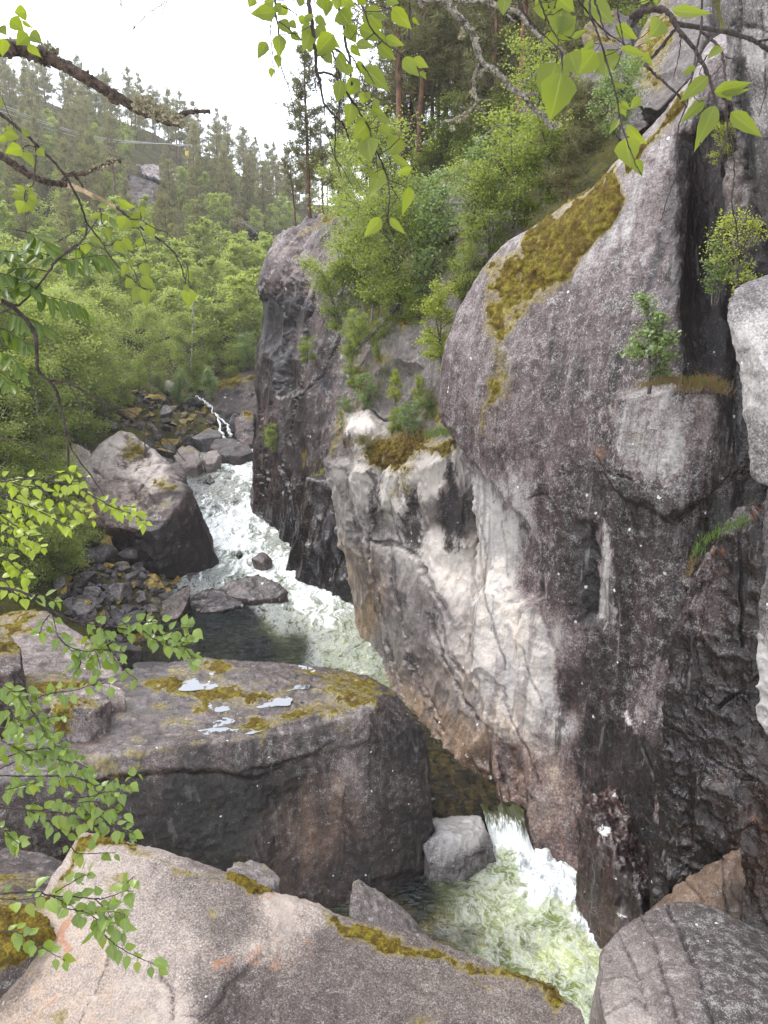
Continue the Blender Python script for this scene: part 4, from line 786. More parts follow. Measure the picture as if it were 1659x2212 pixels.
xs = np.unique(np.concatenate((np.linspace(-260, -60, 70), np.linspace(-60, -18, 90), np.linspace(-18, 14, 200), np.linspace(14, 60, 60), np.linspace(60, 140, 20))))
ys = np.unique(np.concatenate((np.linspace(6, 30, 120), np.linspace(30, 80, 220), np.linspace(80, 130, 90), np.linspace(130, 440, 130))))
GX, GY = np.meshgrid(xs, ys, indexing='ij')
GZ = ground_z(GX.ravel(), GY.ravel())
GP = np.stack((GX.ravel(), GY.ravel(), GZ), -1)
amp = np.interp(GP[:, 1], [10, 60, 200], [.25, .5, 2.5])
GP[:, 2] += fbm(GP, .12, 4, 5) * amp + fbm(GP, .7, 3, 6) * .12
s = NT('forest_floor'); co = s.coord(); n = s.noise(co, .5, 5, .65); n2 = s.noise(co, 5, 4, .7)
col = s.ramp(s.add(s.mul(n, .6), s.mul(n2, .4)), [(.32, (.018, .016, .010)), (.46, (.045, .042, .016)), (.58, (.085, .08, .022)), (.72, (.16, .115, .035))])
M['ground'] = s.finish(s.bsdf(col, .95, s.bump(n2, 1, .15), .1))
g_ = link('ground', np_mesh('ground', GP, grid_faces(len(xs), len(ys)), M['ground'])); tag(g_, kind='structure')

# ---- water: three sheets (upper river with pool and channel, the fall, the lower pool)
def water_mat(name, k, lace_w, flo=(-.10, .42), rot=-.30, str_=(1.25, .55, 1), fg=(1.55, -.98), ripk=2.4, det=5):
    s = NT(name)
    foam = s.attr('foam'); aer = s.attr('aer'); co = s.coord()
    warp = s.n('ShaderNodeTexNoise'); s.set(warp.inputs['Vector'], co); warp.inputs['Scale'].default_value = .8 * k; warp.inputs['Detail'].default_value = 3
    vm = s.n('ShaderNodeVectorMath', operation='MULTIPLY_ADD'); s.t.links.new(warp.outputs['Color'], vm.inputs[0]); vm.inputs[1].default_value = (1.3 / k,) * 3; s.t.links.new(co, vm.inputs[2])
    wr = s.n('ShaderNodeMapping'); s.t.links.new(vm.outputs[0], wr.inputs['Vector']); wr.inputs['Rotation'].default_value = (0, 0, rot); wr.inputs['Scale'].default_value = str_
    wc = wr.outputs[0]
    n1 = s.noise(wc, 1.1 * k, det, .62, .3); n2 = s.noise(wc, 3.0 * k, det, .62, .4); n3 = s.noise(co, 14 * k, 3, .7)
    ridge = s.math('ABSOLUTE', s.add(s.mul(n2, 2), -1.0)); ridge1 = s.math('ABSOLUTE', s.add(s.mul(n1, 2), -1.0))
    lace = s.math('SUBTRACT', 1.0, s.math('MINIMUM', s.mul(ridge, lace_w), s.mul(ridge1, lace_w * 1.3)), clamp=True)
    f = s.add(s.mad(foam, *fg), s.add(s.mul(s.add(n1, -.5), 2.2), s.mul(s.add(n2, -.5), 1.6)))
    f = s.ss(f, *flo)
    thin = s.mul(s.mul(lace, s.ss(foam, .12, .5)), .42)
    ff = s.math('MAXIMUM', f, thin)
    deep = s.mix(s.attr('brown'), (.005, .009, .008), s.mix(s.ss(n2, .4, .62), (.007, .006, .002), (.060, .042, .006)))
    base = s.mix(aer, deep, s.mix(s.ss(n1, .35, .65), (.15, .19, .045), (.44, .49, .23)))
    rip = s.noise(s.coord((1, 1.9, 1)), 2.6, 4, .62, .6)
    bp = s.bump(s.add(s.mul(n1, .5), s.mad(n2, .35, s.mul(rip, ripk))), 1.0, .32)
    wat = s.bsdf(base, .06, bp, .5)
    fo = s.bsdf(s.mix(s.ss(s.add(s.mul(n2, .6), s.mul(n3, .4)), .36, .56), (.46, .50, .50), (.88, .90, .89)), .75, s.bump(s.add(n2, s.mul(n3, .5)), 1.0, .20), .3)
    mx = s.n('ShaderNodeMixShader'); s.t.links.new(ff, mx.inputs[0]); s.t.links.new(wat, mx.inputs[1]); s.t.links.new(fo, mx.inputs[2])
    return s.finish(mx.outputs[0])
M['water'] = water_mat('river_water', 1.0, 4.5, fg=(1.62, -1.06), str_=(1.7, .42, 1))
M['pool'] = water_mat('pool_water', 1.0, 6.5, (.0, .65), .5, (1.0, .8, 1), (2.4, -1.50), .7, 3)

def water_sheet(name, P, nu, nv, F, foam, aer, brown=0.0, lump=.28, mat='water'):
    px, py = proj(P)
    fo_ = idw(px, py, foam); ae = idw(px, py, aer)
    lum = fbm(P, (.9, .7, .9), 4, 50) * lump * np.clip(fo_ * 1.3 - .15, 0.04, 1) + fbm(P, 2.6, 3, 51, .5, True) * .12 * np.clip(fo_, 0, 1) + fbm(P, (1.7, 2.6, 1), 3, 52, .6) * .085
    P = P.copy(); P[:, 2] += lum
    if mat == 'pool': P[:, 2] += .38 * (.6 + fbm(P, 2.2, 3, 57) * .8) * line_field(px, py, [(1105, 1830), (1150, 1865), (1205, 1915)], 85)
    br = brown if np.isscalar(brown) else idw(px, py, brown)
    o = link(name, np_mesh(name, P, F, M[mat], True, dict(foam=fo_, aer=ae, brown=np.broadcast_to(br, (len(P),)))))
    tag(o, kind='structure'); return o

YS = np.concatenate(([19.10], np.linspace(19.12, 66, 329))); US = np.linspace(0, 1, 150)
A_, B_ = np.meshgrid(YS, US, indexing='ij')
XL = np.interp(A_, [18, 20, 22, 26, 66], [-1, -2, -12, -13.5, -19]) ; XR = np.interp(A_, [18.3, 19.5, 21.5, 23.5, 26.3, 29, 33, 36, 41, 44, 49, 56, 64], [3.7, 3.3, 2.5, 1.2, .1, -.5, -.9, -1.6, -4.4, -6.0, -8.0, -9.5, -9.0]) + .7
Pw = np.stack((XL + (XR - XL) * B_, A_, np.where(A_ < 19.11, -15.4, zriver(A_))), -1).reshape(-1, 3)
foam_u = [(500, 985, .55), (520, 1010, 1), (480, 1015, .8), (440, 1035, .25), (500, 1045, .6), (430, 1060, .45), (480, 1070, .5), (530, 1075, .75), (450, 1095, .8), (520, 1110, 1), (470, 1130, .95), (560, 1140, .8), (500, 1165, 1), (590, 1165, .6), (540, 1190, .85), (620, 1200, .8), (500, 1210, .8), (570, 1225, .9), (480, 1235, .6), (640, 1240, 1), (680, 1265, .95), (620, 1290, .75), (560, 1300, .5), (720, 1285, .9), (660, 1310, .85), (740, 1320, .8), (600, 1330, .45), (700, 1350, .75), (750, 1360, .65), (640, 1350, .35), (530, 1330, .03), (450, 1340, .02), (560, 1370, .02), (640, 1390, .1), (700, 1400, .45), (770, 1400, .55), (720, 1430, .35), (800, 1440, .45), (600, 1430, .0), (400, 1400, .0), (350, 1430, 0), (500, 1420, 0), (820, 1480, .25), (900, 1580, 0), (950, 1650, 0), (1000, 1700, 0.02), (1050, 1740, .1), (980, 1740, 0)]
aer_u = [(500, 1000, .5), (480, 1070, .25), (520, 1120, .5), (550, 1190, .5), (640, 1240, .8), (700, 1300, .95), (660, 1330, .7), (750, 1350, 1), (720, 1410, .8), (790, 1440, 1), (640, 1390, .1), (600, 1340, .3), (530, 1330, .0), (450, 1340, 0), (560, 1400, 0), (400, 1400, 0), (660, 1440, .1), (820, 1480, .7), (900, 1580, .02), (1000, 1700, .0), (430, 1060, .1)]
brown_u = [(500, 1300, 0), (600, 1400, 0), (350, 1430, .4), (900, 1600, .9), (950, 1650, 1), (1000, 1720, 1), (750, 1350, .2)]
water_sheet('river', Pw, 330, 150, grid_faces(330, 150)[:, ::-1], foam_u, aer_u, brown_u)
# fall: smooth tongue over the lip
rows = []
for z_, pts in [(-13.99, [(1036, 1738), (1060, 1732), (1085, 1732), (1112, 1740), (1132, 1752)]), (-14.01, [(1044, 1756), (1067, 1751), (1092, 1751), (1116, 1762), (1133, 1772)]), (-14.20, [(1049, 1776), (1073, 1773), (1098, 1775), (1121, 1785), (1137, 1792)]), (-14.55, [(1058, 1806), (1083, 1805), (1107, 1810), (1132, 1818), (1148, 1824)]), (-14.9, [(1068, 1836), (1093, 1836), (1116, 1842), (1143, 1850), (1160, 1856)]), (-15.3, [(1078, 1872), (1100, 1874), (1122, 1880), (1150, 1890), (1168, 1896)])]:
    rows.append([atz(x, y, z_ + (.12 if 0 < j < 4 else 0) * (1 if z_ < -14.1 else 0)) for j, (x, y) in enumerate(pts)])
Cf = np.array(rows); Sf = _cr(Cf, 60); Sf = np.moveaxis(_cr(np.moveaxis(Sf, 1, 0), 60), 0, 1)
s = NT('falling_water'); co = s.coord((5, 1.0, .8)); n = s.noise(co, 1.7, 6, .75, 1.2); dn = s.attr('down')
fm = s.ss(s.add(s.mad(dn, 1.7, -.50), s.mul(s.add(n, -.5), 1.6)), .0, .55)
w_ = s.bsdf(s.mix(n, (.014, .017, .004), (.060, .068, .020)), .08, s.bump(n, .6, .05), .6); fo = s.bsdf((.86, .88, .86), .7, s.bump(n, .7, .05), .3)
mx = s.n('ShaderNodeMixShader'); s.t.links.new(fm, mx.inputs[0]); s.t.links.new(w_, mx.inputs[1]); s.t.links.new(fo, mx.inputs[2])
M['fall'] = s.finish(mx.outputs[0])
dn = np.repeat(np.linspace(0, 1, 60), 60)
o = link('waterfall', np_mesh('waterfall', Sf.reshape(-1, 3) + np.array((0, 0, 1)) * (fbm(Sf.reshape(-1, 3), (5, 1, 1), 3, 9) * .05)[:, None], grid_faces(60, 60)[:, ::-1], M['fall'], True, dict(down=dn)))
tag(o, 'short white waterfall sliding over a lip into the green lower pool', 'waterfall')
# lower pool
YS = np.linspace(12.0, 19.2, 240); A_, B_ = np.meshgrid(YS, np.linspace(-5.5, 8.5, 380), indexing='ij')
Pl = np.stack((B_, A_, np.full_like(A_, -15.0)), -1).reshape(-1, 3)
foam_l = [(1130, 1790, 1), (1100, 1830, 1.0), (1150, 1830, 1), (1080, 1870, .75), (1130, 1880, 1), (1180, 1880, 1.0), (1220, 1930, 1.0), (1150, 1930, .9), (1100, 1910, .5), (1050, 1900, .42), (1000, 1890, .28), (930, 1880, .2), (960, 1920, .12), (900, 1920, .05), (860, 1950, .03), (920, 1980, .10), (980, 1950, .26), (960, 2000, .28), (1020, 1960, .4), (1080, 1980, .38), (1140, 1990, .42), (1200, 1980, .5), (1260, 1990, .95), (1300, 2020, .85), (1240, 2040, .42), (1160, 2050, .36), (1080, 2050, .35), (1010, 2040, .22), (1120, 2100, .4), (1220, 2100, .45), (1280, 2080, .42), (940, 2060, 0), (880, 2000, 0)]
aer_l = [(1100, 1850, 1), (1180, 1900, 1), (1060, 1900, .6), (980, 1900, .25), (900, 1920, .0), (880, 1980, 0), (940, 2010, .05), (1000, 1960, .3), (1060, 1970, .5), (1140, 1960, .9), (1230, 1990, .95), (1200, 2060, .95), (1120, 2040, .6), (1060, 2060, .35), (1000, 2040, .08), (1260, 2090, .9), (1150, 2110, .6), (930, 2070, .0)]
brown_l = [(900, 1920, .1), (880, 1990, .7), (930, 2050, .9), (1000, 2040, .7), (1100, 2000, .3), (1200, 2000, .2)]
water_sheet('pool', Pl, 240, 380, grid_faces(240, 380)[:, ::-1], foam_l, aer_l, brown_l, lump=.22, mat='pool')
# side cascade over the scree
s = NT('cascade_foam'); n = s.noise(s.coord((3, 3, .6)), 3, 4, .7); M['cascade'] = s.finish(s.bsdf(s.mix(n, (.45, .47, .46), (.9, .91, .9)), .6, s.bump(n, 1, .1), .3))
bag = Bag(); rs = random.Random(4)
for path in ([(452, 872, 67), (462, 893, 65), (470, 905, 64), (474, 925, 63), (480, 938, 62.2), (486, 948, 61.6)], [(466, 895, 65.2), (478, 905, 64.2), (490, 918, 63), (494, 930, 62.4), (500, 945, 61.6)], [(420, 855, 69), (440, 866, 68), (455, 878, 67)]):
    P = smooth_path([at(*p) for p in path], 24)
    P += np.array([[rs.uniform(-.12, .12) for _ in range(3)] for _ in P])
    bag.tube(P, np.linspace(.04, .12, 24), 6, .5, rs)
o = link('cascade', bag.build('cascade', M['cascade'])); tag(o, 'thin white side stream tumbling down dark rocks beside the far cliff', 'cascade')

# ---- low rock wall that closes the valley floor behind the rapids
hull_rock('cliff', 'low mossy rock wall closing the valley behind the side stream', 'cliff', [(425, 850, 71), (470, 828, 73), (520, 822, 74), (560, 790, 74), (600, 780, 73), (425, 900, 69), (470, 905, 68.4), (520, 900, 67.6), (560, 920, 66), (600, 930, 65)], .16, M['tower'], smooth=4, down=-12, back=(1, 4, 0), seed=70,
    disp=[((.3, .3, .12), .5, 3, False), ((1.2, 1.2, .5), .2, 3, True)], fields=dict(tone=([(450, 860, .36), (500, 860, .30), (540, 850, .34), (520, 900, .24)], []), speck=.5, warm=.2), moss=dict(polys=[([(425, 850), (470, 826), (560, 800), (560, 822), (470, 850)], 8, .3)], thick=.3, scale=.5, cush=1.5), mossmat=M['moss'])
hull_rock('boulder', 'lichen-whitened cliff foot between the side stream and the far cliff', 'boulder', [(505, 900, 66), (530, 885, 67), (548, 890, 67), (552, 930, 63.5), (545, 960, 61.5), (520, 960, 61.5), (508, 935, 63)], .12, M['tower'], smooth=4, down=-12, seed=71, disp=[(.4, .3, 3, False), (1.3, .12, 3, True)], fields=dict(tone=.42, speck=1.1), moss=dict(polys=[([(515, 885), (548, 885), (545, 910), (525, 905)], 6, .2)], thick=.2, scale=.6, cush=2))

# ---- loose stones
def cut_stone(seed, sub=4, cuts=13):
    bm = bmesh.new(); bmesh.ops.create_icosphere(bm, subdivisions=sub, radius=1.0)
    me = bpy.data.meshes.new('stone'); bm.to_mesh(me); bm.free()
    V, _ = get_np(me); F = faces_np(me); bpy.data.meshes.remove(me)
    r = np.random.default_rng(seed)
    for _ in range(cuts):
        n = r.normal(size=3); n /= np.linalg.norm(n); d = r.uniform(.42, .8)
        k = V @ n; V = V - np.where(k > d, k - d, 0)[:, None] * n
    V *= np.array((1.0, r.uniform(.65, .95), r.uniform(.5, .8)))
    V += (V / (np.linalg.norm(V, axis=1, keepdims=True) + 1e-6)) * (fbm(V, 2.2, 4, seed) * .07)[:, None]
    return V, F
STONES = []
for i in range(9):
    V, F = cut_stone(100 + i)
    n = len(V); tone = (.30, .36, .42, .48, .34, .55, .40, .28, .45)[i]
    at_ = dict(tone=np.full(n, tone), warm=np.full(n, .25), rust=np.full(n, .05), wet=np.full(n, .2), speck=np.full(n, .5), moss=np.full(n, -1.0))
    STONES.append([np_mesh('stone', V, F, M['scree'], True, at_), np_mesh('stone', V, F, M['scree_moss'], True, at_)])
def scatter_stones(n, region, Yr, size, label, group, mossy, seed, tries=6000, sink=.25):
    r = random.Random(seed); done = []
    while len(done) < n and tries > 0:
        tries -= 1
        Y = r.uniform(*Yr); px = r.uniform(min(p[0] for p in region), max(p[0] for p in region))
        X = (px - PW / 2) / FOC * Y
        for _ in range(3):
            z = float(ground_z(np.array([X]), np.array([Y]))[0]); d = Y * CP - z * SP; X = (px - PW / 2) / FOC * d
        q = proj(np.array([[X, Y, z]]))
        if not inside(q[0], q[1], region)[0]: continue
        sz = r.uniform(*size) * (r.random() ** 1.5 * .9 + .5)
        if any((X - a) ** 2 + (Y - b) ** 2 < (.50 * (sz + c)) ** 2 for a, b, c in done): continue
        done.append((X, Y, sz))
        me = STONES[r.randrange(9)][1 if r.random() < mossy else 0]
        o = link('stone', me, None, (X, Y, z + sz * (.45 - sink)))
        o.rotation_euler = (r.uniform(-.4, .4), r.uniform(-.4, .4), r.uniform(0, 6.28)); o.scale = (sz, sz, sz)
        tag(o, label, 'stone', group)
scatter_stones(280, [(225, 880), (290, 850), (400, 860), (470, 905), (480, 960), (440, 990), (360, 1010), (330, 990), (300, 930), (240, 930)], (53, 76), (.28, 1.35), 'loose stone of the mossy boulder slope between birches and rapids', 'stones of the mossy boulder slope', .55, 1)
scatter_stones(28, [(470, 905), (545, 905), (548, 985), (470, 960)], (58, 68), (.5, 1.0), 'dark wet stone heaped around the side stream', 'stones around the side stream', .1, 2)
scatter_stones(34, [(330, 985), (480, 960), (480, 1010), (440, 1040), (390, 1060), (340, 1020)], (46, 60), (.5, 1.1), 'grey stone lining the bank at the head of the rapids', 'stones along the upper rapids', .3, 3)
scatter_stones(190, [(140, 1190), (220, 1170), (330, 1245), (400, 1245), (420, 1265), (340, 1330), (310, 1420), (230, 1400), (150, 1330), (120, 1250)], (27, 40), (.35, .85), 'angular dark stone on the bank below the house-sized boulder', 'stones on the near stony bank', .22, 4)
scatter_stones(16, [(100, 1040), (190, 1060), (240, 1180), (120, 1190)], (34, 42), (.5, 1.1), 'shaded stone in the gap left of the house-sized boulder', 'stones left of the big boulder', .5, 5)
for lab, px, py, Y, sz, rz, i, ms in [('pale squarish stone on the near stony bank', 252, 1285, 33.5, 1.0, .4, 5, 0), ('upright pale stone touching the house-sized boulder', 290, 1240, 37, 1.0, 1.2, 3, 0), ('flat moss-topped stone leaning on the house-sized boulder', 325, 1258, 36.4, 1.15, .2, 2, 1), ('long flat brown stone lying on the bank by the bushes', 180, 1300, 32, 1.5, .1, 8, 0), ('round grey stone on the pool edge under birch leaves', 268, 1412, 28.5, .8, 2, 4, 0), ('wide grey stone beside the bright green bush', 240, 1240, 36, 1.25, .5, 6, 0), ('dark sharp stone above the pool edge', 285, 1345, 31, 1.05, 2.2, 0, 0), ('brown stone beside the pool behind the flat block', 330, 1445, 26.5, .9, .8, 7, 0)]:
    p = at(px, py, Y); o = link('stone', STONES[i][ms], None, p); o.scale = (sz, sz, sz * (.5 if 'flat' in lab else 1)); o.rotation_euler = (.1, .15, rz); tag(o, lab, 'stone')

# ---- puddles on the flat block
from mathutils.bvhtree import BVHTree
def lay_on(obj_name_label, polys, lift, name, label, mat):
    pass
blk_o = [o for o in COL.objects if o.get('label', '').startswith('flat-topped granite')][0]
vv = [blk_o.matrix_basis @ v.co for v in blk_o.data.vertices]
tree = BVHTree.FromPolygons(vv, [tuple(p.vertices) for p in blk_o.data.polygons])
s = NT('puddle_water'); pb = s.bsdf((.02, .02, .018), .03, None, .5); 
for nd in s.t.nodes:
    if nd.type == 'BSDF_PRINCIPLED': nd.inputs['IOR'].default_value = 3.0
M['puddle'] = s.finish(pb)
for i, (x, y, rx, ry, lb) in enumerate([(440, 1475, 46, 9, 'long curved puddle'), (505, 1460, 24, 7, 'small puddle near the back edge'), (575, 1513, 26, 9, 'round puddle between the moss mats'), (630, 1485, 22, 4, 'thin puddle by the right moss mat'), (640, 1512, 16, 4, 'slit of water at the right moss mat'), (470, 1525, 20, 5, 'small puddle in the middle'), (455, 1560, 20, 8, 'puddle near the front edge'), (490, 1580, 30, 5, 'narrow puddle along the front edge'), (660, 1447, 12, 4, 'tiny puddle at the far edge')]):
    c = atz(x, y, -10.3); hit = tree.ray_cast(Vector((0, 0, 0)), Vector(c).normalized())[0]
    if hit is None: continue
    zc = hit.z - .012; A2 = np.linspace(0, 2 * math.pi, 48, endpoint=False); r = np.random.default_rng(500 + i)
    wob = 1 + .22 * np.sin(2 * A2 + r.uniform(0, 6)) + .16 * np.sin(3 * A2 + r.uniform(0, 6)) + .1 * np.sin(5 * A2 + r.uniform(0, 6)) + .06 * np.sin(9 * A2 + r.uniform(0, 6))
    ring = np.array([atz(x + 1.8 * rx * math.cos(a) * q, y + 1.8 * ry * math.sin(a) * q, zc) for a, q in zip(A2, wob)])
    V = np.concatenate((ring, ring.mean(0)[None], )); low = V.copy(); low[:, 2] -= .06
    n_ = 49; F = [(k_, (k_ + 1) % 48, 48) for k_ in range(48)]
    S4 = [(k_, k_ + n_, (k_ + 1) % 48 + n_, (k_ + 1) % 48) for k_ in range(48)]
    o = link('puddle', np_mesh('puddle', np.concatenate((V, low)), [np.array(F), np.array(S4)], M['puddle'], False)); tag(o, lb + ' shining on top of the flat block', 'puddle')
# ------------------------------------------------------------------ trees
M['birch_leaf'] = leaf_mat('birch_leaf', (.080, .115, .022), (.32, .38, .09), .48, .5, objvar=.3)
M['birch_far'] = leaf_mat('far_birch_leaf', (.075, .110, .026), (.36, .42, .12), .48, .6, objvar=.6)
M['yellow_leaf'] = leaf_mat('young_birch_leaf', (.17, .22, .025), (.36, .40, .055), .45, .45, objvar=.2)
M['blue_leaf'] = leaf_mat('rowan_bush_leaf', (.090, .140, .045), (.25, .33, .12), .35, .45, objvar=.3)
M['needle'] = leaf_mat('pine_needle', (.060, .060, .024), (.20, .19, .078), .3, .55, objvar=.35)
M['needle_far'] = leaf_mat('far_pine_needle', (.080, .080, .034), (.235, .22, .10), .35, .6, objvar=.5)
M['birch_bark'] = bark_mat('birch_bark', (.09, .08, .07), (.42, .40, .37), 8, .8)
M['grey_bark'] = bark_mat('grey_bark', (.035, .03, .025), (.13, .115, .10), 10, .4)
M['pine_bark'] = bark_mat('pine_bark', (.05, .03, .022), (.19, .10, .062), 6, .35)

def leaf_cards(bag, C, size, r, up=.5, long=1.5, lv=None, droop=0.0, axis=None):
    """rhombic leaf faces at C (n,3)"""
    n = len(C)
    nrm = r.normal(size=(n, 3)) ; nrm[:, 2] = np.abs(nrm[:, 2]) + up; nrm /= np.linalg.norm(nrm, axis=1, keepdims=True)
    a = r.normal(size=(n, 3)) if axis is None else axis + r.normal(size=(n, 3)) * .35
    a[:, 2] -= droop
    a -= nrm * (a * nrm).sum(1, keepdims=True); a /= np.linalg.norm(a, axis=1, keepdims=True) + 1e-9
    b = np.cross(nrm, a)
    L = (size * r.uniform(.6, 1.25, n))[:, None]
    w = L / long
    V = np.stack((C - a * L * .5, C + b * w * .5 - a * L * .05, C + a * L * .5, C - b * w * .5 - a * L * .05), 1).reshape(-1, 3)
    F = np.arange(4 * n).reshape(n, 4)
    bag.add(V, F, lv=np.repeat(r.uniform(0, 1, n) if lv is None else lv, 4))

def deciduous(seed, h=8.0, width=4.6, leaf=.10, n=9000, limbs=16, lean=(0, 0), bark='birch_bark', leafm='birch_leaf', low=.22, clump=.42, r0=None, stems=1, pendulous=.0, flat=0.0):
    r = np.random.default_rng(seed); tb = Bag(); cb = Bag()
    ends = []
    for s_ in range(stems):
        off = np.array((0, 0, 0)) if stems == 1 else np.append(r.normal(size=2) * .12 * width * .3, 0)
        ln = np.array((*lean, 0)) * h + (np.append(r.normal(size=2), 0) * h * (.04 if stems == 1 else .16))
        hh = h * (1 if s_ == 0 else r.uniform(.6, .95))
        t = np.linspace(0, 1, 12)[:, None]
        P = off + np.array((0, 0, 1)) * hh * t * .93 + ln * t ** 1.4 + np.cumsum(r.normal(size=(12, 3)) * hh * .008, axis=0)
        rad = (r0 or h * .011) * (1 - t[:, 0]) ** .8 + .012
        tb.tube(P, rad, 7)
        for k in range(max(4, limbs // stems)):
            q = low + (1 - low) * (k + r.random()) / max(4, limbs // stems)
            i = q * 11; i0 = min(int(i), 10); S = P[i0] + (P[i0 + 1] - P[i0]) * (i - i0)
            az = k * 2.4 + r.uniform(-.5, .5)
            prof = math.sin(math.pi * min(1, max(.04, (q - low * .55) / (1.06 - low * .55)))) ** .6
            L = width * .5 * prof * r.uniform(.65, 1.15)
            el = r.uniform(.15, .8) + .5 * q
            D = np.array((math.cos(az) * math.cos(el), math.sin(az) * math.cos(el), math.sin(el) * (1 - flat)))
            u = np.linspace(0, 1, 6)[:, None]
            B = S + D * L * u + np.array((0, 0, -1)) * L * (.22 + pendulous) * u ** 2 + np.cumsum(r.normal(size=(6, 3)) * L * .03, axis=0)
            tb.tube(B, np.linspace(rad[i0] * .55, .008, 6), 5)
            for m in range(5):
                v = r.uniform(.25, 1.0); j = v * 5; j0 = min(int(j), 4); S2 = B[j0] + (B[j0 + 1] - B[j0]) * (j - j0)
                D2 = D * .5 + r.normal(size=3) * .6; D2[2] -= pendulous; D2 /= np.linalg.norm(D2)
                L2 = L * r.uniform(.2, .5)
                E = np.stack([S2 + D2 * L2 * x for x in (0, .5, 1)])
                tb.tube(E, (.012, .009, .005), 4)
                ends.append((S2, S2 + D2 * L2, L2))
            ends.append((B[3], B[5], L * .4))
        ends.append((P[9], P[11], hh * .1))
    per = max(6, n // len(ends)); Cs = []; LV = []
    for a, b, L2 in ends:
        k = int(per * r.uniform(.5, 1.5)); x = r.uniform(.1, 1.1, k)[:, None]
        sd = clump * (.35 + .5 * min(1.0, L2))
        off = r.normal(size=(k, 3)) * sd * np.array((1, 1, .62))
        Cs.append(a + (b - a) * x + off); LV.append(np.clip(r.uniform(0, 1, k) * .55 + r.uniform(0, .45), 0, 1))
    leaf_cards(cb, np.concatenate(Cs), leaf, r, .55, 1.45, np.concatenate(LV), .4 + pendulous * 2)
    return tb.build('trunk', M[bark]), cb.build('crown', M[leafm], False)

def pine(seed, h=11.0, width=4.0, low=.3, whorls=13, tuft=.34, ntuft=9, blades=9, conic=.75, bark='pine_bark', needle='needle', bw=.028, dens=1.0):
    r = np.random.default_rng(seed); tb = Bag(); cb = Bag()
    t = np.linspace(0, 1, 14)[:, None]
    P = np.array((0, 0, 1)) * h * t + np.cumsum(np.append(r.normal(size=(14, 2)) * h * .004, np.zeros((14, 1)), 1), axis=0)
    tb.tube(P, h * .0125 * (1 - t[:, 0]) ** .7 + .015, 8)
    C = []; AX = []
    for k in range(whorls):
        q = low + (1.0 - low) * (k + r.random() * .6) / whorls
        i = q * 13; i0 = min(int(i), 12); S = P[i0] + (P[i0 + 1] - P[i0]) * (i - i0)
        env = (1 - q) ** conic * 1.05 + .05 if q > low + .12 else .55 + r.random() * .35
        for b in range(r.integers(3, 6)):
            az = r.uniform(0, 6.283); L = width * .5 * env * r.uniform(.55, 1.2) + .15
            el = .05 + .55 * q + r.uniform(-.2, .2)
            D = np.array((math.cos(az) * math.cos(el), math.sin(az) * math.cos(el), math.sin(el)))
            u = np.linspace(0, 1, 5)[:, None]
            B = S + D * L * u + np.array((0, 0, 1)) * L * (-.18 * u + .30 * u ** 2)
            tb.tube(B, np.linspace(.012 + .006 * h * (1 - q) * .5, .006, 5), 4)
            m = max(3, int(ntuft * dens * L / (width * .5) + 2))
            x = r.uniform(.35, 1.05, m)[:, None]; j = np.minimum((x[:, 0] * 4).astype(int), 3)
            T = B[j] + (B[j + 1] - B[j]) * (x * 4 - j[:, None]) + r.normal(size=(m, 3)) * np.array((.22, .22, .10)) * (.35 + L * .32)
            C.append(T); AX.append(np.repeat(D[None], m, 0))
    C.append(P[-1] + r.normal(size=(10, 3)) * np.array((.15, .15, .35))); AX.append(np.tile((0, 0, 1.0), (10, 1)))
    C = np.concatenate(C); AX = np.concatenate(AX); n = len(C)
    d = r.normal(size=(n, blades, 3)) * .75 + AX[:, None, :] * .5; d[:, :, 2] += .35
    d /= np.linalg.norm(d, axis=2, keepdims=True)
    s_ = r.normal(size=(n, blades, 3)); s_ -= d * (s_ * d).sum(2, keepdims=True); s_ /= np.linalg.norm(s_, axis=2, keepdims=True)
    L = r.uniform(.6, 1.2, (n, blades, 1)) * tuft
    b0 = C[:, None, :] + r.normal(size=(n, blades, 3)) * tuft * .22
    V = np.stack((b0 - s_ * bw, b0 + s_ * bw, b0 + d * L), 2).reshape(-1, 3)
    lv = np.clip(np.repeat(r.uniform(0, 1, n), blades) * .6 + r.uniform(0, .4, n * blades), 0, 1)
    cb.add(V, np.arange(len(V)).reshape(-1, 3), lv=np.repeat(lv, 3))
    return tb.build('trunk', M[bark]), cb.build('crown', M[needle], False)

class Kind:
    def __init__(s, name, cat, metas): s.name, s.cat, s.metas = name, cat, metas
    def put(s, i, loc, label, group=None, sc=1.0, rz=None, r=random, tilt=(0, 0)):
        tm, cm = s.metas[i % len(s.metas)]
        e = empty(s.name, loc, r.uniform(0, 6.28) if rz is None else rz); e.scale = (sc, sc, sc)
        e.rotation_euler[0] = tilt[0]; e.rotation_euler[1] = tilt[1]
        tag(e, label, s.cat, group); link('trunk', tm, e); link('crown', cm, e); return e

K_birch_far = Kind('birch_tree', 'tree', [deciduous(200 + i, 8.5, 5.2, (.28), 3800, 20, clump=.40, leafm='birch_far', low=.12, r0=.07) for i in range(5)])
K_birch_mid = Kind('birch_tree', 'tree', [deciduous(220 + i, 9.5, 6.0, .165, 11500, 24, clump=.46, leafm='birch_far', low=.10, r0=.09) for i in range(4)])
K_pine_far = Kind('pine_tree', 'tree', [pine(240 + i, 12.0, 4.6 + .3 * i, (.22, .34, .15, .42, .28)[i], (14, 12, 16, 10, 13)[i], .55, 9, 7, (.8, .6, .9, .5, .7)[i], needle='needle_far', bw=.055) for i in range(5)])
K_pine = Kind('pine_tree', 'tree', [pine(260 + i, 11.0, (4.2, 4.8, 3.6, 5.2)[i], (.30, .42, .20, .36)[i], (15, 12, 17, 13)[i], .34, 17, 10, (.7, .5, .85, .55)[i], bw=.030) for i in range(4)])
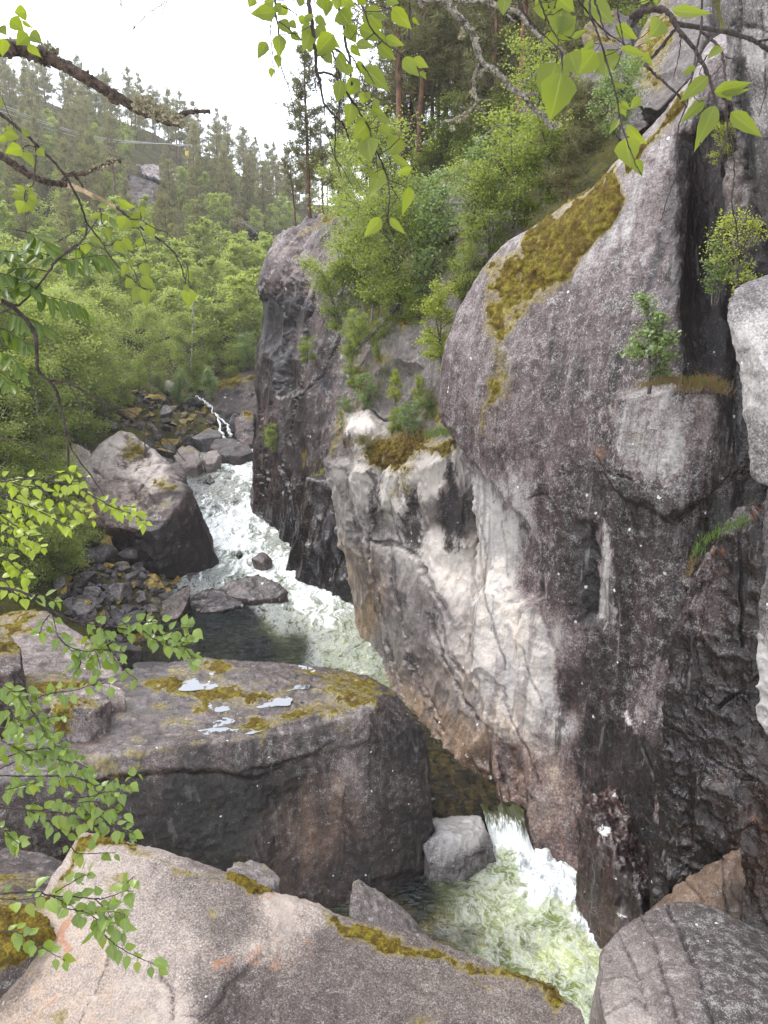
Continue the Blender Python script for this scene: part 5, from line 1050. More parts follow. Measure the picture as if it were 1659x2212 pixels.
K_bush = Kind('birch_bush', 'bush', [deciduous(280 + i, 3.4, 3.0, .085, 9000, 26, clump=.34, bark='grey_bark', low=.05, stems=4, r0=.028) for i in range(3)])
K_rowan = Kind('rowan_bush', 'bush', [deciduous(290 + i, 3.6, 2.8, .11, 5200, 22, clump=.34, bark='grey_bark', leafm='blue_leaf', low=.1, stems=3, r0=.03) for i in range(2)])
K_yellow = Kind('birch_bush', 'bush', [deciduous(300, 3.0, 1.9, .075, 6500, 20, clump=.24, bark='grey_bark', leafm='yellow_leaf', low=.12, stems=2, r0=.03)])

rt = random.Random(21)
def gz(X, Y): return float(ground_z(np.array([X]), np.array([Y]))[0])
def scatter_trees(kind, n, region, Yr, label, group, sc=(.8, 1.2), gap=3.0, avoid=(), placed=[], ypow=1.0, tries=9000):
    done = 0
    while done < n and tries > 0:
        tries -= 1
        Y = Yr[0] + (Yr[1] - Yr[0]) * rt.random() ** ypow
        px = rt.uniform(min(p[0] for p in region), max(p[0] for p in region)); X = (px - PW / 2) / FOC * Y * .99
        z = gz(X, Y); q = proj(np.array([[X, Y, z]]))
        if not inside(q[0], q[1], region)[0]: continue
        if any(inside(q[0], q[1], a)[0] for a in avoid): continue
        if any((X - a) ** 2 + (Y - b) ** 2 < gap * gap for a, b in placed): continue
        scl = rt.uniform(*sc)
        if Y > 80:                                   # keep the power pole and the outcrops in sight, as they are
            tp = q[1][0] - (12 if kind.name == 'pine_tree' else 8.5) * scl * FOC / Y
            if abs(px - 412) < 26 and tp < 366 and q[1][0] > 340 and Y < 182:
                scl = (q[1][0] - 366) * Y / FOC / (12 if kind.name == 'pine_tree' else 8.5)
                if scl < .4: continue
            if abs(px - 335) < 46 and tp < 410 and q[1][0] > 375 and Y < 172: continue
        placed.append((X, Y)); done += 1
        kind.put(rt.randrange(9), (X, Y, z - .25), label, group, scl, None, rt, (rt.uniform(-.05, .05), rt.uniform(-.05, .05)))
OUT = [[(262, 352), (300, 345), (392, 362), (392, 400), (340, 440), (300, 455), (270, 440)]]
hillreg = [(-260, 120), (760, 120), (760, 480), (-260, 560)]
scatter_trees(K_pine_far, 215, hillreg, (112, 238), 'tall hazy pine of the forest covering the far hillside', 'pines of the far hillside', (.85, 1.25), 3.4, OUT)
scatter_trees(K_birch_far, 40, [(-200, 300), (650, 300), (650, 520), (-200, 520)], (105, 190), 'light green birch scattered between the far pines', 'birches scattered in the far pine forest', (.7, 1.15), 3.5, OUT)
scatter_trees(K_pine_far, 14, [(-200, 380), (640, 380), (640, 640), (-200, 640)], (88, 112), 'pine rising out of the birch belt below the far hillside', 'pines above the valley birches', (.75, 1.0), 4, OUT)
scatter_trees(K_birch_far, 95, [(-260, 420), (660, 420), (560, 800), (440, 835), (300, 850), (-260, 850)], (75, 113), 'leafy birch in the green belt across the valley floor', 'birches of the valley belt', (.75, 1.2), 2.7)
scatter_trees(K_birch_mid, 26, [(-260, 740), (240, 850), (250, 905), (215, 990), (-260, 1200)], (40, 74), 'full leafy birch on the bank left of the stone slope', 'birches on the left bank', (.75, 1.05), 2.6)
scatter_trees(K_birch_mid, 9, [(-320, 800), (150, 950), (120, 1040), (-320, 1200)], (31, 42), 'big bushy birch filling the left edge above the near bank', 'big birches at the left edge', (.8, 1.0), 2.8)
scatter_trees(K_bush, 12, [(-100, 1040), (140, 1060), (190, 1180), (150, 1300), (-100, 1330)], (26, 40), 'low green bush among the stones of the near bank', 'low bushes on the near bank', (.7, 1.1), 1.4)
for (px, Y, k, i, sc, lab) in [(330, 67, K_birch_mid, 1, .8, 'bright rounded birch standing above the mossy stones'), (405, 72, K_birch_mid, 2, .75, 'dark green birch beside the bare white trunk'), (250, 62, K_birch_mid, 3, .95, 'spreading birch hanging over the top of the stone slope'), (150, 50, K_birch_mid, 0, 1.0, 'broad bright birch above the pinkish broken boulder')]:
    X = (px - PW / 2) / FOC * Y; k.put(i, (X, Y, gz(X, Y) - .2), lab, None, sc, None, rt)
for (px, py, Y, k, sc, lab) in [(385, 890, 66, K_rowan, .95, 'bluish green bush below the bare trunk on the stone slope'), (460, 868, 68, K_rowan, .8, 'small bluish bush above the side stream'), (300, 868, 66, K_bush, .9, 'green bush at the top of the mossy stones'), (350, 872, 68, K_rowan, .7, 'small bush between the birches and the mossy stones'), (430, 850, 71, K_bush, .9, 'bush on the rock wall left of the side stream'), (505, 822, 73, K_bush, 1.0, 'bush crowning the low rock wall'), (270, 905, 62, K_bush, .8, 'bush overlapping the left rim of the mossy stones'), (540, 800, 73, K_rowan, .9, 'bush where the low rock wall meets the far cliff'), (110, 1270, 33, K_bush, 1.15, 'bright green bush on the stones left of the house-sized boulder'), (160, 1225, 35.5, K_bush, .75, 'small bright bush between the near stones and the house-sized boulder')]:
    k.put(0, at(px, py, Y), lab, None, sc, None, rt)
b = Bag(); b.tube(smooth_path([at(413, 800, 71), at(416, 720, 71.4), at(417, 640, 71.6)], 8), np.linspace(.09, .05, 8), 7)
tag(link('tree_trunk', b.build('tree_trunk', M['birch_bark'])), 'bare white dead trunk standing among the birches above the stone slope', 'tree trunk')

# ---- pines on the far cliff and the right-hand slope
def put(kind, i, px, py, Y, sc, lab, group=None, rz=None, tilt=(0, 0), sink=.15):
    p = at(px, py, Y); p[2] -= sink; return kind.put(i, p, lab, group, sc, rz, rt, tilt)
put(K_pine, 0, 672, 478, 52, .92, 'tall slender pine alone against the white sky on the far cliff', rz=1.0)
put(K_pine, 1, 640, 486, 53, .42, 'crooked little pine on the lip of the far cliff', rz=.4, tilt=(.1, -.12))
put(K_pine, 2, 735, 470, 51, .80, 'dark thick pine just behind the slender one on the far cliff', rz=2.0)
put(K_pine, 3, 700, 470, 56, .55, 'small pine between the two tall ones on the far cliff')
put(K_pine, 1, 1122, 262, 36, .98, 'red-trunked pine with bare lower limbs in the middle of the right slope', rz=.6)
put(K_pine, 3, 868, 330, 44, 1.15, 'thin-trunked brownish pine above the big leaning birch', rz=1.7)
put(K_pine, 2, 905, 320, 46, 1.2, 'grey-trunked pine beside the thin brownish one')
slope = [(800, 480), (845, 430), (960, 360), (1060, 400), (1200, 380), (1330, 270), (1420, 120), (1480, -60), (1480, -200), (720, -200), (740, 300)]
K_pine_low = Kind('pine_tree', 'tree', [pine(270 + i, 9.5, (5.6, 4.8, 6.2)[i], (.06, .10, .16)[i], (19, 17, 18)[i], .36, 17, 10, (.6, .75, .5)[i], bw=.030) for i in range(3)])
for n_, kd, Yr, lab, grp, scr, gp in [(26, K_pine_low, (33, 56), 'bushy low-branched pine of the wood on the right-hand slope', 'low-branched pines on the right-hand slope', (.6, 1.05), 1.8), (34, K_pine, (40, 64), 'olive green pine of the wood on the right-hand slope', 'pines on the right-hand slope', (.75, 1.15), 1.9), (22, K_birch_mid, (34, 60), 'birch mixed among the pines on the right-hand slope', 'birches on the right-hand slope', (.6, .9), 2.4), (62, K_bush, (25, 48), 'bush in the undergrowth of the right-hand slope', 'undergrowth bushes on the right-hand slope', (.6, 1.15), .9), (20, K_rowan, (26, 46), 'bluish bush in the undergrowth of the right-hand slope', 'bluish bushes on the right-hand slope', (.6, 1.0), 1.0)]:
    scatter_trees(kd, n_, slope, Yr, lab, grp, scr, gp)
big = deciduous(310, 7.4, 5.4, .10, 24000, 36, lean=(-.34, 0), clump=.44, leafm='birch_leaf', bark='grey_bark', low=.04, r0=.10, stems=2)
Kb = Kind('birch_tree', 'tree', [big])
put(Kb, 0, 868, 690, 31.3, 1.0, 'big leafy birch leaning out from the ledge over the gorge', rz=-.1)
put(K_birch_mid, 2, 800, 690, 33.5, .50, 'smaller birch crowding behind the big leaning one', rz=2.0)
put(K_bush, 2, 735, 705, 34.5, 1.0, 'bush hanging in the gully left of the big leaning birch')
put(K_bush, 0, 770, 640, 35, 1.2, 'bush high in the gully behind the big leaning birch')
put(K_birch_mid, 0, 760, 520, 38, .45, 'small birch at the head of the gully')
b = Bag(); b.tube(smooth_path([at(868, 640, 31.6), at(850, 668, 31.2), at(825, 700, 30.8), at(790, 735, 30.4), at(768, 758, 30.2)], 14), np.linspace(.14, .05, 14), 7)
put(K_bush, 1, 775, 745, 30.4, .42, 'leafy branch end at the tip of the fallen trunk')
tag(link('fallen_trunk', b.build('fallen_trunk', M['grey_bark'])), 'grey fallen trunk leaning down from the ledge below the big birch', 'fallen trunk')
put(K_rowan, 0, 930, 650, 30.2, 1.15, 'bluish rowan bush right of the big leaning birch')
put(K_rowan, 1, 905, 560, 33, .95, 'upper bluish rowan bush beneath the orange mossy rock')
put(K_yellow, 0, 952, 812, 25.6, .98, 'yellow green young birch growing from the crack beside the dome cliff', rz=.5)
put(K_yellow, 0, 852, 868, 28.6, .42, 'small yellowish birch shoot on the mossy ledge', rz=1.4)
put(K_yellow, 0, 900, 865, 27.6, .34, 'tiny yellowish shoot by the dead branch on the ledge', rz=2.4)
put(K_rowan, 1, 880, 935, 27.2, .38, 'little rowan seedling on the mossy shelf')
put(K_rowan, 0, 745, 915, 30.6, .32, 'little rowan clinging to the left rim of the shelf')
put(K_bush, 0, 760, 830, 31, .34, 'small bush on the left rim of the shelf')
put(K_bush, 0, 1105, 480, 26.4, 1.02, 'round pale green bush behind the mossy crest', rz=.2)
put(K_bush, 1, 1060, 545, 26.5, .85, 'green bush just left of the mossy crest')
put(K_bush, 2, 1180, 430, 25.5, .80, 'dark green bush tucked behind the crest')
put(K_bush, 0, 1150, 330, 29.5, 1.1, 'leafy bush under the red-trunked pine')
put(K_rowan, 0, 1020, 500, 27.5, .8, 'bluish bush left of the crest above the orange rock')
put(K_rowan, 1, 1330, 290, 22.6, .6, 'bluish seedling at the upper end of the mossy crest')
put(K_bush, 2, 700, 1065, 41, .42, 'small shrub on the face of the far cliff near the shelf')
put(K_bush, 1, 590, 975, 46, .50, 'shrub growing on the face of the far cliff above the rapids')
put(K_bush, 0, 665, 780, 44, .45, 'thin shrub high on the brown face of the far cliff')
K_pinelet = Kind('pine_sapling', 'tree', [pine(330, 2.6, 1.9, .08, 9, .20, 14, 12, .7, bw=.012)])
put(K_pinelet, 0, 1220, 352, 25.2, 1.0, 'young dense pine with upright candles behind the crest')
put(K_pinelet, 0, 1265, 330, 25.0, .8, 'smaller young pine beside the one with upright candles', rz=2)
put(K_pinelet, 0, 1225, 425, 24.4, .75, 'brownish young pine low behind the mossy crest', rz=4)
put(K_pinelet, 0, 800, 965, 28.4, .34, 'dwarf juniper-like pine sprawling over the shelf edge', rz=1, tilt=(0, -.9))
K_sap = Kind('sapling', 'tree', [deciduous(340, 2.1, 1.5, .095, 1900, 22, clump=.17, bark='grey_bark', leafm='blue_leaf', low=.2, stems=4, r0=.012)])
put(K_sap, 0, 1404, 835, 16.9, 1.0, 'slender leafy sapling growing from the grassy ledge on the dome cliff', rz=.3)
K_sap2 = Kind('sapling', 'tree', [deciduous(341, 2.0, 1.7, .06, 2200, 18, clump=.20, bark='grey_bark', leafm='yellow_leaf', low=.1, stems=3, r0=.012)])
put(K_sap2, 0, 1582, 640, 14.6, .80, 'wispy yellow green sapling beside the light grey boulder')
put(K_sap, 0, 1545, 640, 15.2, .55, 'small leafy sapling in the dark cleft', rz=2)
put(K_sap2, 0, 1560, 345, 16.8, .45, 'tiny sapling at the top of the dark cleft')

for (px, py, Y, kd, sc_, lb) in [(820, 770, 30.9, K_bush, .5, 'bush below the fallen trunk at the top of the shelf wall'), (905, 720, 30.4, K_bush, .55, 'bush between the fallen trunk and the yellow green birch'), (790, 880, 30.2, K_rowan, .42, 'small rowan in the middle of the cleft above the shelf'), (930, 905, 27.6, K_bush, .36, 'low bush at the back of the mossy shelf beside the crack'), (850, 930, 28.2, K_bush, .30, 'low bush in the dry grass of the mossy shelf'), (760, 775, 31.8, K_bush, .5, 'bush spilling over the left rim under the fallen trunk'), (1000, 640, 27.6, K_bush, .6, 'bush just behind the left shoulder of the dome cliff')]:
    put(kd, int(px) % 3, px, py, Y, sc_, lb)
# mossy rocks on the right-hand slope
for i, (pts, lab, mp, tn) in enumerate([
    ([(925, 420, 33.5), (960, 370, 34.5), (1005, 345, 35), (1030, 380, 34), (1035, 450, 32.5), (1000, 500, 31.6), (930, 520, 31.4), (915, 470, 32.4)], 'orange-mossed rock knob above the bluish bushes', [(915, 425), (960, 360), (1010, 340), (1015, 385), (960, 410), (925, 450)], .56),
    ([(985, 520, 29.6), (1020, 455, 30.6), (1050, 430, 31), (1075, 450, 30.4), (1070, 540, 28.8), (1000, 590, 28.2)], 'tilted rock with a rusty mossy edge left of the crest', [(985, 520), (1025, 445), (1055, 430), (1045, 470), (1005, 540)], .54),
    ([(1360, 170, 25.5), (1385, 60, 27), (1440, -40, 28), (1520, -60, 27), (1530, 60, 24), (1500, 160, 22.6), (1420, 240, 22.8), (1370, 230, 24)], 'mossy crag above the dome cliff below the split pillar', [(1370, 110), (1400, 20), (1450, -30), (1470, 60), (1420, 190), (1370, 210)], .46),
    ([(1255, 60, 33), (1300, 20, 34), (1360, 30, 33.5), (1370, 120, 31.5), (1340, 190, 30), (1260, 200, 30.5)], 'dark crag with orange moss behind the hanging leaves', [(1250, 60), (1300, 20), (1340, 40), (1300, 90), (1260, 120)], .44),
    ([(1300, 250, 27), (1340, 205, 28), (1390, 210, 27), (1400, 270, 25), (1340, 310, 24.6)], 'small mossy rock just above the crest', [(1300, 250), (1340, 205), (1385, 215), (1330, 260)], .44)]):
    hull_rock('boulder', lab, 'rock', pts, .07, M['wall'], smooth=4, back=(1.5, 2.5, -.3), seed=80 + i, disp=[(.4, .22, 3, False), (1.4, .1, 3, True)], fields=dict(tone=tn, speck=.8, warm=.1), moss=dict(polys=[(mp, 14, .25)], thick=.12, scale=.9, cush=3), mossmat=M['moss'])
# grey outcrops on the far hillside
for i, (pts, lab) in enumerate([([(290, 352, 172), (330, 350, 176), (385, 368, 174), (392, 392, 166), (350, 392, 163), (300, 375, 166)], 'smooth grey rock outcrop shining on the far hillside'), ([(268, 372, 160), (330, 385, 162), (345, 420, 152), (320, 452, 146), (275, 440, 148), (262, 400, 154)], 'dark streaked outcrop below the smooth grey one on the far hillside'), ([(120, 445, 132), (150, 440, 134), (165, 455, 130), (130, 462, 128)], 'small grey outcrop low on the far hillside'), ([(490, 470, 150), (520, 465, 152), (530, 482, 147), (495, 490, 146)], 'little outcrop between the pines at the valley head')]):
    hull_rock('rock_outcrop', lab, 'rock', pts, .35, M['tower'], smooth=3, back=(2, 8, -2), seed=90 + i, disp=[((.10, .10, .2), 1.2, 3, False), ((.4, .4, .8), .5, 3, True)], fields=dict(tone=(.62, .34, .5, .5)[i], speck=.1))

# ---- grass on the ledges
def blades(path, n, hgt, spread, seed, name, cols, hang=.3):
    r = np.random.default_rng(seed); P = smooth_path([at(*p) for p in path], 60); bag = Bag()
    for _ in range(n):
        c = P[r.integers(0, 60)] + r.normal(size=3) * spread * np.array((1, 1, .3)); L = hgt * r.uniform(.5, 1.2)
        d = np.append(r.normal(size=2), 0) * .5; d[1] -= .25
        pts = [c, c + np.array((d[0] * .3, d[1] * .3, .8)) * L * .5, c + np.array((d[0], d[1], .9 - hang * r.random() * 3)) * L]
        w = L * .022; sd = np.array((w, 0, 0))
        bag.add(np.array([pts[0] - sd, pts[0] + sd, pts[1] + sd * .7, pts[1] - sd * .7, pts[2]]), [[0, 1, 2, 3]], [[3, 2, 4]], lv=np.full(5, r.random()))
    return link('grass', bag.build('grass', cols, False))
M['grass_dry'] = leaf_mat('dry_grass', (.10, .085, .03), (.26, .17, .075), .3, .6)
M['grass_green'] = leaf_mat('green_grass', (.05, .10, .015), (.14, .22, .04), .4, .5)
for pth, n, hh, sp, m, lb in [([(1385, 838, 16.8), (1430, 825, 16.9), (1470, 828, 16.9)], 420, .26, .10, 'grass_dry', 'dry tan grass round the sapling on the ledge'), ([(1480, 845, 16.8), (1520, 830, 17.0), (1560, 850, 16.9)], 520, .34, .12, 'grass_dry', 'hanging dry grass at the back of the ledge'), ([(1400, 830, 17), (1480, 826, 17), (1550, 835, 17)], 260, .24, .12, 'grass_green', 'green grass mixed on the ledge'),
                              ([(1494, 1205, 14.9), (1530, 1168, 14.8), (1570, 1148, 14.5), (1605, 1128, 14.3)], 190, .30, .075, 'grass_green', 'fresh green grass along the small ledge over the black face'), ([(1480, 1250, 15.2), (1500, 1210, 15.0)], 90, .2, .05, 'grass_dry', 'dry grass at the lower end of the small ledge'),
                              ([(930, 945, 26.4), (960, 935, 26.1), (985, 940, 25.8)], 500, .34, .25, 'grass_green', 'grass on the mossy shelf by the crack'), ([(800, 800, 31), (780, 870, 30.4), (740, 930, 30.6)], 420, .35, .35, 'grass_dry', 'dry grass and heather hanging down the cleft above the shelf'), ([(900, 690, 30.6), (860, 760, 30.2), (850, 850, 29.6)], 420, .35, .35, 'grass_green', 'green grass and herbs spilling down the cleft below the big leaning birch'), ([(750, 960, 29.6), (800, 950, 28.8), (880, 945, 27.2), (930, 945, 26.6)], 700, .3, .3, 'grass_dry', 'brown heather and dry grass along the mossy shelf'), ([(1640, 1290, 13.4), (1650, 1310, 13.2)], 30, .12, .03, 'grass_green', 'small tuft by the pale rock edge')]:
    tag(blades(pth, n, hh, sp, int(n + hh * 100), lb, M[m]), kind='stuff')
for (px, py, Y, lb) in [(1270 - 0, 2100, 7.05, 'tiny green plant on the moss of the pale ridge boulder'), (1140, 2090, 7.15, 'small fern-like weed on the mossy end of the ridge boulder')]:
    pass

# ---- power line on the far hillside
M['pole'] = bark_mat('pole_wood', (.20, .19, .18), (.36, .34, .32), 2); s = NT('sign_yellow'); M['yellow'] = s.finish(s.bsdf((.62, .46, .02), .5)); s = NT('wire'); M['wire'] = s.finish(s.bsdf((.30, .30, .30), .5))
e = empty('utility_pole', at(406, 385, 180)); tag(e, 'two-legged wooden power pole with a yellow plate on the far hillside', 'utility pole')
def rel(p): return np.array(p) - np.array(e.location)
for px in (406, 420):
    b = Bag(); b.tube([rel(at(px, 395, 180)), rel(at(px, 312, 180))], (.19, .14), 8); link('pole', b.build('pole', M['pole']), e)
b = Bag(); b.tube([rel(at(378, 314.5, 180)), rel(at(430, 314.5, 180))], (.15, .15), 6); link('crossarm', b.build('crossarm', M['pole']), e)
c = rel(at(403.5, 331, 179.6)); V = np.array([c + np.array((x, y, z)) for x in (-.35, .35) for y in (-.03, .03) for z in (-.45, .45)])
link('sign_plate', np_mesh('sign_plate', V, np.array([(0, 1, 3, 2), (4, 6, 7, 5), (0, 4, 5, 1), (2, 3, 7, 6), (0, 2, 6, 4), (1, 5, 7, 3)]), M['yellow'], False), e)
for i, (a, z0, z1) in enumerate([(382, 226, 268), (404, 231, 272), (428, 240, 280)]):
    P = smooth_path([at(-120, z0 - 18, 120), at(0, z0, 135), at(110, z1, 150), at(230, (z1 + 314) / 2 + 8, 163), at(a, 313, 180)], 40)
    b = Bag(); b.tube(P, np.full(40, .045), 4); tag(link('power_line', b.build('power_line', M['wire'])), ('upper', 'middle', 'lower')[i] + ' of the three power wires crossing the far pine forest', 'wire')
# ------------------------------------------------------------------ branches hanging near the camera
M['leaf_hang'] = leaf_mat('hanging_birch_leaf', (.055, .080, .010), (.15, .18, .022), .60, .38, tcol=(.20, .25, .012), objvar=.1, mid=True)
M['leaf_low'] = leaf_mat('shoot_birch_leaf', (.060, .100, .022), (.17, .235, .050), .45, .32, tcol=(.19, .27, .03), objvar=.1, mid=True)
M['leaf_gold'] = leaf_mat('young_shoot_leaf', (.12, .17, .015), (.27, .33, .03), .5, .35, tcol=(.27, .36, .02), objvar=.1, mid=True)
M['leaf_rowan'] = leaf_mat('rowan_leaflet', (.022, .045, .010), (.095, .14, .020), .45, .33, tcol=(.17, .24, .02), objvar=.1, mid=True, spec=.3)
M['twig'] = bark_mat('dark_twig', (.016, .011, .010), (.055, .042, .038), 60, .4)
M['dead'] = bark_mat('dead_branch', (.016, .010, .008), (.085, .058, .044), 70, 1.0, .10)
M['dead_pale'] = bark_mat('lichened_branch', (.030, .022, .018), (.17, .145, .115), 55, 1.0, .55)
M['stripped'] = bark_mat('stripped_wood', (.10, .065, .035), (.36, .27, .17), 40, .2)
s = NT('bush_lichen'); n = s.noise(s.coord(), 120, 3, .7); M['lichen'] = s.finish(s.bsdf(s.mix(n, (.07, .055, .035), (.34, .31, .20)), .9))

PROF_B = [(0, .03), (.07, .52), (.16, .86), (.28, 1.0), (.42, .95), (.56, .77), (.70, .54), (.82, .31), (.92, .12), (1, .0)]
PROF_R = [(0, .05), (.08, .55), (.2, .9), (.4, 1.0), (.6, .97), (.78, .78), (.9, .45), (1, .0)]
rl = np.random.default_rng(77)
def leaf(bag, B, T, w, nrm, fold=.22, bend=.12, prof=PROF_B, lv=None, ser=.05):
    """one blade from base B to tip T, half-width from prof, folded on its midrib"""
    B = np.asarray(B, float); T = np.asarray(T, float); a = T - B; L = np.linalg.norm(a); a = a / L
    nrm = nrm - a * np.dot(nrm, a); nrm = nrm / (np.linalg.norm(nrm) + 1e-9); s_ = np.cross(a, nrm)
    V = []; rib = []
    k = len(prof); tw = rl.normal() * .25
    for i, (q, h) in enumerate(prof):
        c = B + a * L * q + nrm * L * bend * (4 * q * (1 - q)) * .5
        hw = h * w * .5 * (1 + ser * (1 if i % 2 else -1))
        up = nrm * hw * fold; th = tw * q
        s2 = s_ * math.cos(th) + nrm * math.sin(th)
        V += [c - s2 * hw + up, c - s2 * hw * .5 + up * .38, c, c + s2 * hw * .5 + up * .38, c + s2 * hw + up]; rib += [1, .5, 0, .5, 1]
    a_ = np.arange(k * 5).reshape(k, 5)
    F = np.stack((a_[:-1, :-1], a_[:-1, 1:], a_[1:, 1:], a_[1:, :-1]), -1).reshape(-1, 4)
    bag.add(np.array(V), F, lv=np.full(k * 5, rl.uniform() if lv is None else lv), rib=np.array(rib))

TOCAM = lambda P: -np.asarray(P) / np.linalg.norm(P)
def crop(ox, oy, k=.25): return lambda pts: [(ox + k * p[0], oy + k * p[1], *p[2:]) for p in pts]
def px_len(npx, D): return npx / FOC * D

class Branch:
    """a hanging branch: parts bark (one mesh) and leaf blades (one mesh)"""
    def __init__(s, name, label, cat, D, group=None):
        s.D = D; s.name = name; s.tw = Bag(); s.lf = Bag(); s.meta = (label, cat, group); s.paths = []; s.extra = []
        s.rs = random.Random(len(label) * 7)
    def twig(s, pts, w0, w1, D0=None, D1=None, n=None, jit=0.0, sides=6, knots=True):
        D0 = s.D if D0 is None else D0; D1 = D0 if D1 is None else D1
        m = len(pts); P = np.array([at(p[0], p[1], D0 + (D1 - D0) * i / max(1, m - 1)) for i, p in enumerate(pts)])
        n = n or m * 5; Q = smooth_path(P, n)
        Q = Q + np.array([[s.rs.gauss(0, .00035) for _ in range(3)] for _ in Q]) * D0
        r = np.linspace(px_len(w0, D0), px_len(w1, D1), n) * .5
        if knots: r = r * np.array([1 + (.35 if s.rs.random() < .10 else 0) + s.rs.uniform(-.08, .08) for _ in range(n)])
        s.tw.tube(Q, r, sides, jit, s.rs); s.paths.append(Q); return Q
    def leaf(s, b, t, wpx, D=None, dz=0.0, lv=None, tilt=None, prof=PROF_B, pet=True, fold=.22):
        D = D or s.D * rl.uniform(.96, 1.04); Lp = math.hypot(b[0] - t[0], b[1] - t[1])
        B = at(b[0], b[1], D); T = at(t[0], t[1], D + dz + rl.normal() * px_len(Lp, D) * .22)
        n = TOCAM((B + T) / 2) + (rl.normal(size=3) * .30 if tilt is None else np.asarray(tilt))
        leaf(s.lf, B, T, px_len(wpx, D), n, fold * rl.uniform(.4, 1.5), rl.normal() * .12, prof, lv)
        if pet and s.paths:
            Q = np.concatenate(s.paths); d = np.linalg.norm(Q - B, axis=1); j = d.argmin()
            if d[j] < px_len(75, D): s.tw.tube([Q[j], (Q[j] + B) / 2 + np.array((0, 0, -1)) * d[j] * .08, B], px_len(1.6, D) * .5, 4)
    def auto(s, Q, n, Lpx, up=0.0, spread=1.0, start=.15, face=.6, lv=None):
        """leaves alternating along path Q"""
        for i in range(n):
            q = start + (1 - start) * (i + rl.random() * .8) / n; j = q * (len(Q) - 1); j0 = min(int(j), len(Q) - 2)
            c = Q[j0] + (Q[j0 + 1] - Q[j0]) * (j - j0); d = Q[j0 + 1] - Q[j0]; d = d / np.linalg.norm(d)
            D = c[1]; L = px_len(Lpx, np.linalg.norm(c)) * rl.uniform(.6, 1.2)
            side = np.cross(d, TOCAM(c)) * (1 if i % 2 else -1)
            v = d * rl.uniform(.2, .8) + side * rl.uniform(.5, 1.1) * spread + np.array((0, 0, -.35 + up)) + rl.normal(size=3) * .3; v /= np.linalg.norm(v)
            pl = L * rl.uniform(.15, .4); b = c + v * pl; t = b + v * L + np.array((0, 0, -.12)) * L
            nr = TOCAM(c) * face + np.array((0, 0, .75)) + rl.normal(size=3) * .40
            leaf(s.lf, b, t, L * rl.uniform(.62, .82), nr, .25 * rl.uniform(.3, 1.4), rl.normal() * .14, PROF_B, lv if lv is None else np.clip(lv + rl.normal() * .2, 0, 1))
            s.tw.tube([c, (c + b) / 2, b], L * .016, 4)
    def build(s, bark, leafm, leafname='foliage', barkname='bark', base=None):
        V0 = s.tw.V[0][0]; e = empty(s.name, V0); tag(e, s.meta[0], s.meta[1], s.meta[2])
        for bag, nm, m in ((s.tw, barkname, bark), (s.lf, leafname, leafm)):
            if not bag.V: continue
            bag.V = [v - V0 for v in bag.V]; link(nm, bag.build(nm, m, True), e)
        for nm, bags, m in s.extra:
            for bag in (bags if isinstance(bags, list) else [bags]):
                bag.V = [v - V0 for v in bag.V]; link(nm, bag.build(nm, m, False), e)
        return e

def lichen_tufts(spots, D, n, size, seed):
    return [_tuft([sp], D, n, size, seed + 3 * i) for i, sp in enumerate(spots)]
def _tuft(spots, D, n, size, seed):
    """shaggy crusts: many small curled flakes round the given picture spots (px, py, rx, ry)"""
    r = np.random.default_rng(seed); bag = Bag()
    for (x, y, rx, ry) in spots:
        c0 = at(x, y, D)
        for _ in range(n):
            o = r.normal(size=3); o /= np.linalg.norm(o); o *= r.uniform(.45, 1.0)
            c = c0 + np.array((o[0] * px_len(rx, D), o[1] * px_len(ry, D), o[2] * px_len(ry, D)))
            a = o + r.normal(size=3) * .7; a /= np.linalg.norm(a); b = np.cross(a, r.normal(size=3)); b /= np.linalg.norm(b)
            L = size * r.uniform(.5, 1.4); w = L * .35
            bag.add(np.array([c - b * w, c + b * w, c + a * L * .6 + b * w * .9, c + a * L, c + a * L * .5 - b * w]), [[0, 1, 2, 4]], [[4, 2, 3]])
    return bag

# ---- hanging birch spray in the upper middle
k = crop(518.4, 0)
Br = Branch('birch_branch', 'long drooping birch spray with backlit leaves hanging across the white sky', 'branch', 1.15)
T = lambda pts, w0, w1, D0=None, D1=None: Br.twig([p for p in k(pts)], w0, w1, D0, D1)
T([(585, -60), (605, 100), (620, 180), (635, 280), (645, 380), (655, 500), (665, 620), (690, 700), (720, 880), (820, 1000), (900, 1090), (955, 1230)], 9, 2.5, 1.10, 1.16)
T([(820, -60), (880, 170), (905, 260), (915, 400), (945, 480), (955, 620), (965, 740)], 7, 4, 1.2, 1.16)
T([(665, 635), (760, 630), (830, 670), (880, 740), (950, 840), (1040, 980), (1120, 1110), (1145, 1230), (1200, 1350), (1240, 1450), (1280, 1560), (1290, 1700), (1280, 1850), (1290, 1970)], 5, 3, 1.13, 1.12)
T([(910, 760), (960, 880), (985, 990), (990, 1060)], 3.5, 2); T([(990, 1060), (1030, 1115)], 2.5, 2)
T([(1120, 1110), (1140, 1200), (1150, 1320), (1160, 1450)], 3, 1.6); T([(1150, 1230), (1175, 1350), (1190, 1500)], 2.5, 1.4)
T([(300, -60), (310, 130), (330, 250), (345, 420), (350, 560), (400, 700), (440, 830), (480, 980)], 4.5, 1.8, 1.2, 1.22)
T([(290, 140), (268, 200), (265, 300), (280, 500), (300, 640), (285, 770)], 2.5, 1.6, 1.2, 1.22)
T([(305, 25), (420, 80), (510, 135)], 3, 1.6); T([(330, 180), (440, 265), (530, 345)], 2.6, 1.5)
T([(1020, -20), (1080, 110), (1130, 240), (1250, 370), (1380, 460), (1480, 540), (1570, 610)], 3.6, 1.8, 1.12, 1.1)
